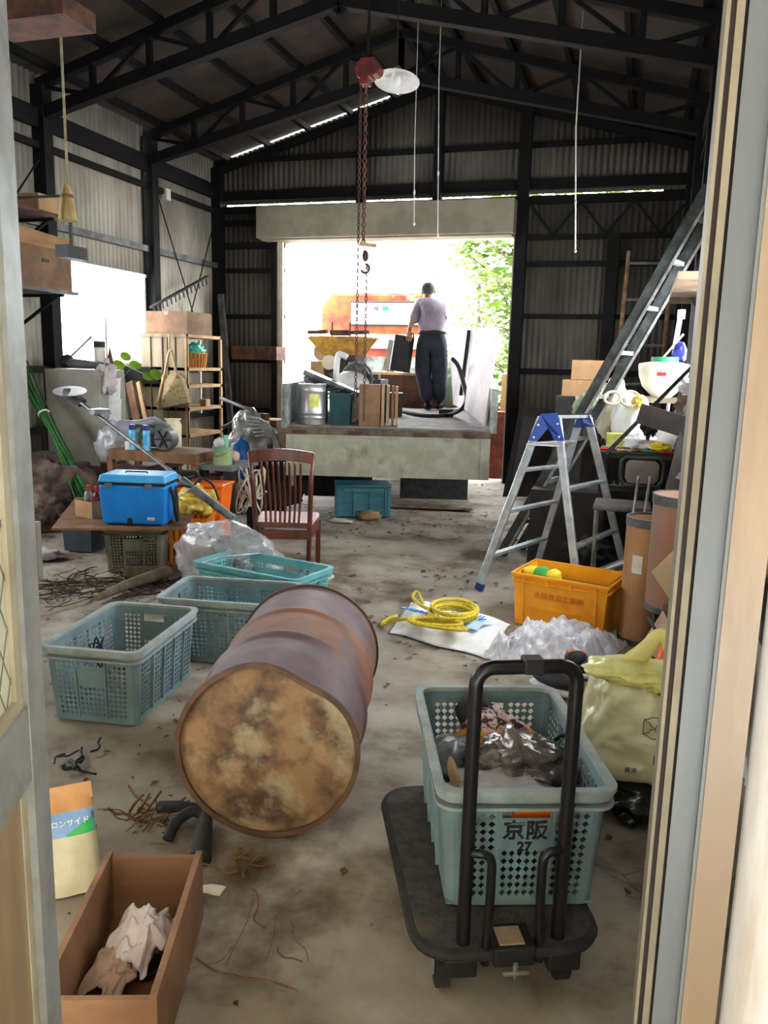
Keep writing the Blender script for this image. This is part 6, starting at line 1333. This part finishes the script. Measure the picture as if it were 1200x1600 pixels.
b = MB(); pb_ = gy(1054, 545, 7.5); b.tube([V((pb_.x - .02, 7.45, zt2)), pb_], .014, 8); b.tube([gy(1054, 545, 7.5), gy(1064, 488, 7.6)], .022, 10); b.tube([gy(1064, 498, 7.6), gy(1065, 484, 7.6)], .034, 10); b.tube([gy(1035, 560, 7.5), gy(1068, 522, 7.5)], .01, 6); o = b.build('pump_handle', 'white_plastic', loc=gy(1054, 545, 7.5), smooth=True); tag(o, 'white pump tube standing behind the jug beside the right window', 'pump')
bl('pale_bundle', 'pale dusty bundle on the right wall side below the window', 'bundle', 1090, 605, 6.2, (.12, .2, .07), 'rag_white', 12, .3)
bl('dark_sack', 'dark and white streaked sack under the pale bundle at the right wall', 'sack', 1085, 640, 6.3, (.13, .18, .16), 'blanket', 14, .4)
# folding chair
FY = 5.35; q = thing('folding_chair', 'dark folding chair with a round-cornered backrest in front of the cluttered table', 'chair', gz(1000, 850))
cb = gy(1003, 738, FY); b = MB(); rr = [(-.1, -.09), (.1, -.09), (.13, -.05), (.13, .06), (.1, .09), (-.1, .09), (-.13, .06), (-.13, -.05)]
b.prism([cb + V((x * .78, 0, z * .8)) for x, z in rr], (0, .02, 0)); b.build('back_pad', 'seat_taupe' if 'seat_taupe' in M else K('seat_taupe', (92, 84, 74), (70, 64, 58), scale=6, rough=.6), q)
b = MB(); b.tube([cb + V((x, 0.01, z)) for x, z in rr], .012, 8, closed=True); b.build('back_frame', 'black', q, smooth='all')
b = MB(); b.tube(smoothpath([cb + V((-.02, -.02, -.02)), cb + V((-.03, -.03, -.22)), cb + V((-.05, -.1, -.36))]), .009, 8); b.tube(smoothpath([cb + V((.05, -.02, -.02)), cb + V((.04, -.03, -.2)), cb + V((.02, -.1, -.36))]), .009, 8); b.build('back_support', 'galv', q, smooth='all')
sc = gy(972, 790, FY + .2); b = MB(); b.box(sc, (.36, .34, .035)); b.build('seat', 'seat_cream' if 'seat_cream' in M else K('seat_cream', (92, 86, 76), (66, 62, 56), scale=8, rough=.7), q, bevel=.012)
for sx in (-.16, .16):
    b = MB(); b.tube([sc + V((sx, -.15, 0)), V((sc.x + sx, sc.y - .05, .015))], .011, 8); b.build('leg', 'galv', q, smooth=True)
    b = MB(); b.tube([sc + V((sx, .15, 0)), V((sc.x + sx, sc.y + .2, .015))], .011, 8); b.build('leg', 'galv', q, smooth=True)
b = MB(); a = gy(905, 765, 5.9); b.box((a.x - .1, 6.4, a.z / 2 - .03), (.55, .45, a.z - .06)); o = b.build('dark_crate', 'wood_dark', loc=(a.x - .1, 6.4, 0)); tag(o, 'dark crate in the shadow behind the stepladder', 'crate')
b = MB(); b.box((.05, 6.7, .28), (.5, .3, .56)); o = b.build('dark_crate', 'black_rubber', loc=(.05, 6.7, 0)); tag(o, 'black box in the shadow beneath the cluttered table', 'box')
bl('rubble_heap', 'dark rubble and metal scraps on the floor below the folding chair', 'rubble', 925, 862, 6.1, (.18, .18, .1), 'black_rubber', 31, .6, zr=.005)
twigs(955, 870, 16, .2, 33, 'scrap rods and sticks on the floor between the stepladder and the kraft drum', .006, 'tool_grey', 'scrap_rods', .08)
twigs(960, 940, 18, .13, 35, 'bent twigs heaped behind the yellow bin', .005, 'dirt', 'twigs', .12)
# kraft drums
def kdrum(x, y, z0, z1, r, label, mt, lidded):
    t = thing('fibre_drum', label, 'drum', (x, y, z0), group=None); h_ = z1 - z0; b = MB()
    b.lathe([(.001, 0), (r, 0), (r, h_), (r - .008, h_), (r - .008, .05), (.001, .05)] if not lidded else [(.001, 0), (r, 0), (r, h_), (.001, h_)], n=48); b.build('drum_body', mt, t, world=False, smooth=True)
    b = MB(); b.lathe([(r, h_ - .045), (r + .004, h_ - .045), (r + .004, h_ + .003), (r - .009, h_ + .003), (r - .009, h_ - .01)], n=48); b.build('top_band', 'steel_grey', t, world=False, smooth=True)
    b = MB(); b.lathe([(r, 0), (r + .004, 0.0), (r + .004, .03), (r, .03)], n=48); b.build('bottom_band', 'steel_grey', t, world=False, smooth=True)
    return t
p_ = gy(980, 806, 4.6); q = kdrum(p_.x + .145, 4.62, 0, p_.z, .145, 'tall open tan fibre drum with a grey rim band, right of the yellow bin', 'kraft', False)
b = MB(); b.grid(lambda u_, v_: V((.1465 * sin(-.75 + .42 * u_), -.1465 * cos(-.75 + .42 * u_), p_.z * .58 + .1 * v_)), 6, 3); b.build('paper_label', 'white_paper', q, world=False, smooth='all')
K('kraft_dark', (126, 98, 80), (150, 96, 70), scale=2, rough=.5, stretch=(2, 2, .4))
p_ = gy(1014, 860, 4.2); zt_, zb_ = gy(1045, 772, 4.2).z, gy(1040, 950, 4.2).z; q = kdrum(p_.x + .16, 4.2, zb_, zt_, .16, 'brown fibre drum with metal rims raised on a box beside the door jamb', 'kraft_dark', True)
b = MB(); b.box((p_.x + .18, 4.25, zb_ / 2), (.26, .28, zb_)); o = b.build('support_box', 'wood_dark', loc=(p_.x + .18, 4.25, 0)); tag(o, 'dark box under the raised brown fibre drum', 'box')
p = [gy(1018, 894, 3.7), gy(1062, 960, 3.65), gy(1095, 860, 3.6), gy(1072, 842, 3.6)]; b = MB(); b.prism(p, (0, .006, 0)); b.bar(p[1], V((p[1].x + .05, 3.75, .0)), .03, .02); o = b.build('cardboard_sheet', 'cardboard_pale' if 'cardboard_pale' in M else K('cardboard_pale', (186, 164, 130), (170, 146, 112), scale=4, rough=.8), loc=p[0]); tag(o, 'diamond-tilted pale cardboard sheet in front of the fibre drums', 'cardboard')
p = [gy(1000, 1010, 3.4), gy(1052, 1050, 3.3), gy(1055, 990, 3.4), gy(1036, 955, 3.5)]; p[0].z = max(p[0].z, .02); b = MB(); b.prism(p, (0, .01, 0)); b.bar(p[1], V((p[1].x, 3.35, 0)), .03, .02); o = b.build('dusty_sheet', 'rag_pink', loc=p[0]); tag(o, 'pinkish dusty board standing on the floor below the cardboard sheet', 'board')
b = MB(); a, c_ = gy(1013, 965, 3.35), gy(1042, 1015, 3.2); b.tube([a, c_], .007, 6); b.tube(arc(c_ + V((0, 0, -.025)), (1, 0, 0), (0, 0, 1), .022, -.5, pi, 10), .006, 6); b.tube([c_ + V((.0, .01, -.04)), V((c_.x, c_.y + .05, .02))], .006, 6); o = b.build('hooked_rod', 'black_rubber', loc=a, smooth='all'); tag(o, 'thin rod with a black hook leaning below the fibre drums', 'rod')
p = [gy(1040, 945, 3.6), gy(1063, 1000, 3.3)]; b = MB(); b.bar(p[0], V((p[1].x + .03, 3.3, .0)), .035, .015); o = b.build('grey_batten', 'wood_grey', loc=p[0]); tag(o, 'grey batten leaning beside the pinkish board by the door jamb', 'batten')

# yellow bin with sponges
K('bin_yellow', (240, 164, 20), (228, 146, 12), scale=4, rough=.45, c3=(176, 120, 30), s3=2.4, lo3=.55, hi3=.75)
yl = (gz(800, 975) + gz(925, 998)) / 2; yb = gz(925, 998) - gz(800, 975); an = math.atan2(yb.y, yb.x) - RD(2)
q = thing('yellow_bin', 'deep yellow-orange plastic bin with faint printed characters, holding sponges', 'bin', (yl.x - sin(an) * .19 + .03, yl.y + cos(an) * .19, 0), an); bin_(q, .56, .38, .315, 'bin_yellow', rim=.014, taper=.93)
b = MB()
for x in (-.215, -.07, .07, .215): b.box((x, -.2, .275), (.01, .012, .03))
for x in (-.215, .215): b.box((x, -.186, .15), (.01, .012, .28))
b.box((0, -.184, .12), (.43, .01, .008)); b.build('rib', 'bin_yellow', q, world=False)
K('ink_red', (196, 96, 30), rough=.6)
text('bin_lettering', '永阪食品工業㈱', .042, 'ink_red', q, wmat(q) @ V((-.0, -.1915, .195)), wmat(q).to_3x3() @ V((1, 0, 0)), wmat(q).to_3x3() @ V((0, 0, 1)), .0008)
K('sponge_green', (60, 160, 90), (90, 180, 80), scale=30, rough=.95)
for i, (x, y, mt, lb, r) in enumerate(((-.2, -.06, 'yellow', 'yellow sponge at the left corner of the yellow bin', (.07, .05, .04)), (-.14, -.1, 'sponge_green', 'green sponge leaning between the two yellow sponges in the bin', (.05, .03, .06)), (-.07, -.09, 'yellow', 'yellow cup-like sponge in the middle of the bin sponges', (.045, .04, .05)))):
    b = MB(); b.blob((0, 0, 0), r, .15, 2, 3, i + 2, q=.8); p = wmat(q) @ V((x, y, .29)); o = b.build('sponge', mt, world=False, smooth='all'); o.location = p; tag(o, lb, 'sponge')
b = MB(); b.box((0, 0, 0), (.5, .32, .21)); o = b.build('rag_fill', 'wood_brown', world=False); o.location = wmat(q) @ V((0, 0, .12)); o.rotation_euler = (0, 0, an); tag(o, 'brown cloth filling inside the yellow bin', 'cloth')
b = MB(); a, c_ = gz(930, 892, .25), gz(974, 872, .2); a = gy(938, 893, 5.7); c_ = gy(972, 880, 5.75); a.z = max(a.z, .03); b.tube([a, c_], .03, 10); b.cyl(c_, c_ + V((.03, 0, .01)), .045); bb_2 = V((c_.x, 5.8, .0)); b.bar(bb_2, c_, .03); o = b.build('metal_tube', 'tin', loc=(c_.x, 5.75, 0), smooth=True); tag(o, 'shiny metal tube end behind the right corner of the yellow bin', 'tube')

# printed sack, rope, clear bags
def sheet(name, label, cat, corners, mt, amp, f, seed, z=.03, nu=40, nv=30, edge=.02, puff=0, solid=.002):
    b = MB()
    def fn(u_, v_):
        p = corners[0].lerp(corners[1], u_).lerp(corners[3].lerp(corners[2], u_), v_); e = min(u_, 1 - u_, v_, 1 - v_)
        k = NZ.fractal(p * f + V((seed, 0, 0)), 1, 2, 4); k2 = NZ.noise(V((u_ * 3 + seed, v_ * 3, 0)))
        return V((p.x + .02 * k2, p.y + .03 * k2, max(.006, p.z + z * (min(1, e * 7)) + puff * sin(pi * u_) * sin(pi * v_) + amp * k * min(1, e * 10 + .2))))
    b.grid(fn, nu, nv); o = b.build(name, mt, loc=(sum(corners, V((0, 0, 0))) / 4), smooth='all', solid=solid); tag(o, label, cat); return o
sk = [gz(608, 990, 0), gz(762, 1030, 0), gz(822, 985, 0), gz(642, 942, 0)]
o = sheet('printed_sack', 'flat white plastic sack with blue printing lying on the floor under the yellow rope', 'sack', sk, 'sack_white', .014, 5, 3, z=.05, puff=.03)
K('print_blue', (70, 150, 215), rough=.5); K('print_pale', (190, 220, 240), rough=.5)
ex = (sk[1] - sk[0]).normalized(); ey = V((-ex.y, ex.x, 0)); cs = sum(sk, V((0, 0, 0))) / 4
K('ink_blue', (60, 130, 205), rough=.5)
b = MB(); b.grid(lambda u_, v_: cs + ex * (-.02 + .26 * u_) + ey * (-.14 + .2 * v_) + V((0, 0, .108 - .02 * abs(2 * v_ - 1))), 8, 6); pp_ = b.build('print_patch', 'print_pale', o, smooth='all')
text('sack_print', 'ソイル', .1, 'ink_blue', o, cs + ex * .12 - ey * .0 + V((0, 0, .112)), ey * -1, ex, .003) if 0 else text('sack_print', 'ソイル', .085, 'ink_blue', o, cs + ex * .10 - ey * .01 + V((0, 0, .114)), ex, ey, .003)
text('sack_print', '◎ 株式会社', .045, 'ink_blue', o, cs + ex * .06 - ey * .12 + V((0, 0, .104)), ex, ey, .003)
text('sack_print', '■ 園芸用土', .036, 'ink_blue', o, cs - ex * .2 - ey * .09 + V((0, 0, .098)), ex, ey, .003)
# rope coil
K('rope_yellow', (218, 196, 60), (190, 166, 40), scale=60, rough=.7)
b = MB(); rc = gz(708, 962, .12); R = random.Random(8)
def coil(c, rx, ry, turns, z, seed, tilt=0):
    R = random.Random(seed); P = []
    for i in range(turns * 14): 
        t_ = 2 * pi * i / 14; k = 1 + .1 * sin(t_ * .37 + seed) + R.gauss(0, .015); P.append(c + V((rx * k * cos(t_), ry * k * sin(t_), z + .008 * (i / 14) + .012 * sin(t_ * .6) + tilt * cos(t_))))
    return P
b.tube(smoothpath(coil(rc, .125, .14, 6, .0, 3), 2), .0105, 7); c2_ = gz(683, 978, .11); b.tube(smoothpath(coil(c2_ + V((-.0, .0, 0)), .15, .05, 3, .0, 6), 2), .0105, 7)
b.tube(smoothpath([rc + V((-.1, .05, .01)), gz(672, 952, .1), gz(655, 944, .1), gz(645, 932, .06), gz(652, 925, .04), gz(662, 945, .06)]), .0105, 7)
b.tube(smoothpath([gz(650, 965, .1), gz(625, 968, .08), gz(608, 972, .03), gz(596, 976, .012), gz(604, 968, .012), gz(620, 962, .02)]), .0105, 7)
o = b.build('rope_coil', 'rope_yellow', loc=(rc.x, rc.y, .08), smooth='all'); tag(o, 'coil of thick yellow rope lying on the printed white sack', 'rope')
# clear film and shoes
K('film_wrinkle', (240, 240, 244), (214, 214, 222), scale=9, rough=.22, alpha=.55, spec=.9, bump=1.0)
cc_ = [gz(752, 1028, 0), gz(900, 1075, 0), gz(985, 1005, 0), gz(822, 985, 0)]
o = sheet('plastic_sheet', 'crumpled clear plastic film spread in front of the yellow bin', 'plastic film', cc_, 'film_wrinkle', .085, 8, 9, z=.08, nu=110, nv=90, puff=.05)
b = MB(); c_ = gz(815, 990, .02); b.box(c_, (.3, .22, .03), .3); o = b.build('brown_board', 'wood_grey', loc=c_); tag(o, 'greyish brown board under the plastic film by the yellow bin', 'board')
K('shoe_dark', (40, 42, 52), (24, 25, 30), scale=9, rough=.6)
for i, (px, py, a_, lb) in enumerate(((918, 1040, .3, 'dark shoe under the clear film, nearer the yellow shopping bag'), (868, 1062, -.5, 'dark shoe seen behind the trolley handle under the clear film'), (946, 1052, 1.2, 'dark sandal at the edge of the yellow shopping bag'))):
    c_ = gz(px, py, .06); t = thing('shoe', lb, 'shoe', (c_.x, c_.y, .0), a_, 'dark shoes under the plastic film'); b = MB()
    b.blob((0, 0, .06), (.13, .048, .045), .08, 2, 3, i); b.blob((-.06, 0, .09), (.06, .042, .045), .1, 2, 3, i + 3); b.build('upper', 'shoe_dark', t, world=False, smooth='all')
    b = MB(); b.blob((0, 0, .02), (.135, .052, .02), .02, 2, 3, i, q=.7); b.build('sole', 'white_trim', t, world=False, smooth='all')
bl('orange_scrap', 'orange scrap showing through the clear film', 'scrap', 898, 1026, 4.0, (.06, .04, .03), 'orange', 3, .5)
# yellow shopping bag
K('bag_lemon', (216, 212, 168), (198, 198, 156), scale=3, rough=.3, bump=.6, spec=.7, alpha=.93); K('bag_lemon_strong', (218, 210, 120), (206, 202, 130), scale=4, rough=.35, bump=.3)
bc2 = gz(985, 1275, 0); bc2 = V((.085, 2.74, 0)); q = thing('shopping_bag', 'tied pale yellow plastic shopping bag with printed circles, beside the trolley', 'bag', bc2)
BHt = .40
def bagf(u_, v_):
    a_ = 2 * pi * u_; k = math.sqrt(max(0, 1 - (1 - min(1, v_ * 4)) ** 2)) * (1 - .25 * v_) * (1 if v_ < .8 else 1 - (v_ - .8) * 1.2)
    n_ = .045 * NZ.fractal(V((cos(a_) * 1.6, sin(a_) * 1.6, v_ * 2.2)), 1, 2, 5)
    c, s_ = cos(a_), sin(a_); e = .8; x = math.copysign(abs(c) ** e, c) * .215; y = math.copysign(abs(s_) ** e, s_) * .15
    return bc2 + V(((x + n_ * c) * k, (y + n_ * s_) * k, .12 + (BHt) * v_))
b = MB(); b.grid(bagf, 90, 46, wrap=True); b.build('bag_body', 'bag_lemon', q, smooth='all')
b = MB()
for (pa, pb, pc, pd, rr_) in ((( -.12, -.05, .44), (-.04, .0, .62), (.06, 0, .66), (.17, 0, .46), .035),):
    P = smoothpath([bc2 + V(pa), bc2 + V((.0, 0, .57)), bc2 + V((.05, 0, .64)), bc2 + V((.1, 0, .57)), bc2 + V((.17, -.0, .44))]); 
    for k in range(len(P) - 1): 
        pass
    b.tube(P, [.018 + .03 * abs(k / (len(P) - 1) - .5) * 2 for k in range(len(P))], 8)
for vv in b.bm.verts: vv.co.y = bc2.y + (vv.co.y - bc2.y) * .35
b.build('handle_loop', 'bag_lemon_strong', q, smooth='all')
b = MB(); b.blob(bc2 + V((-.02, -.02, .505)), (.17, .11, .035), .25, 2.5, 4, 3); b.blob(bc2 + V((.06, -.1, .5)), (.05, .04, .03), .4, 3, 3, 5); b.build('tied_top', 'bag_lemon_strong', q, smooth='all')
b = MB(); b.blob(bc2 + V((.12, -.12, .48)), (.055, .03, .03), .5, 3, 3, 6); b.build('white_tag', 'sack_white', q, smooth='all')
b = MB(); b.cyl(bc2 + V((.055, -.135, .475)), bc2 + V((.06, -.13, .482)), .008, n=10); b.build('knot_tie', 'red_dark', q)
fr_ = V((-.05, -1, 0)).normalized(); fx = V((1, -.05, 0)).normalized(); b = MB()
def fp(x, z, o_=.0): 
    p = bc2 + V((x, 0, z)); v = (z - .12) / BHt
    # front surface of the bag
    best = None
    for i in range(40):
        t_ = bagf(.5 + .5 * i / 39 + 0, v)
        if best is None or abs(t_.x - p.x) < abs(best.x - p.x): best = t_
    return best + V((0, -.004 - o_, 0))
for cx_ in (.045, .135):
    cz_ = .36; b.tube([fp(cx_ + .038 * cos(t_), cz_ + .038 * sin(t_)) for t_ in (2 * pi * k / 24 for k in range(24))], .0012, 4, closed=True)
    b.tube([fp(cx_ - .027 + .054 * k / 6, cz_ - .027 + .054 * k / 6) for k in range(7)], .0012, 4); b.tube([fp(cx_ + .027 - .054 * k / 6, cz_ - .027 + .054 * k / 6) for k in range(7)], .0012, 4)
b.build('printed_circles', 'black', q)
b = MB(); b.grid(lambda u_, v_: fp(.05 + .11 * u_, .235 + .035 * v_, .001), 8, 4); b.build('purple_panel', 'print_purple' if 'print_purple' in M else K('print_purple', (70, 56, 120), rough=.5), q, smooth='all')
text('bag_print', 'もえる', .024, 'black', q, fp(.095, .295, .003), (1, 0, 0), (0, 0, 1), .0006)
text('bag_print', '資源', .02, 'black', q, fp(.0, .2, .003), (1, 0, 0), (0, 0, 1), .0006)
b = MB(); b.blob(bc2 + V((.04, .0, .075)), (.22, .17, .075), .3, 3, 4, 9, zmin=.004); o = b.build('black_bag', 'black_film' if 'black_film' in M else K('black_film', (22, 22, 24), rough=.25, bump=.5), loc=bc2, smooth='all'); tag(o, 'black plastic bag squashed under the yellow shopping bag', 'bag')
c_ = V((.26, 2.35, .1)); b = MB(); b.box(c_, (.1, .2, .2), .4); b.bar(c_ + V((-.05, -.1, .1)), c_ + V((-.02, -.05, .17)), .08, .005); o = b.build('torn_carton', 'cardboard_dark', loc=(c_.x, c_.y, 0)); tag(o, 'torn brown carton in the shadow between the shopping bag and the door jamb', 'carton')
bl('orange_cloth', 'orange-red cloth edge behind the shopping bag at the jamb', 'cloth', 1046, 1045, 3.15, (.05, .06, .12), 'orange', 3, .3, zr=.005)
# cable near the drum and small floor scraps
twigs(1010, 1380, 14, .14, 41, 'white-ish frayed fibres on the dark floor right of the trolley', .0025, 'tool_grey', 'frayed_fibres', .05)
twigs(745, 1400, 26, .07, 43, 'dry leaf crumbs on the trolley platform in front of the crate', .003, 'twig', 'leaf_crumbs', .02)
o = bpy.data.objects[-1] if 0 else None
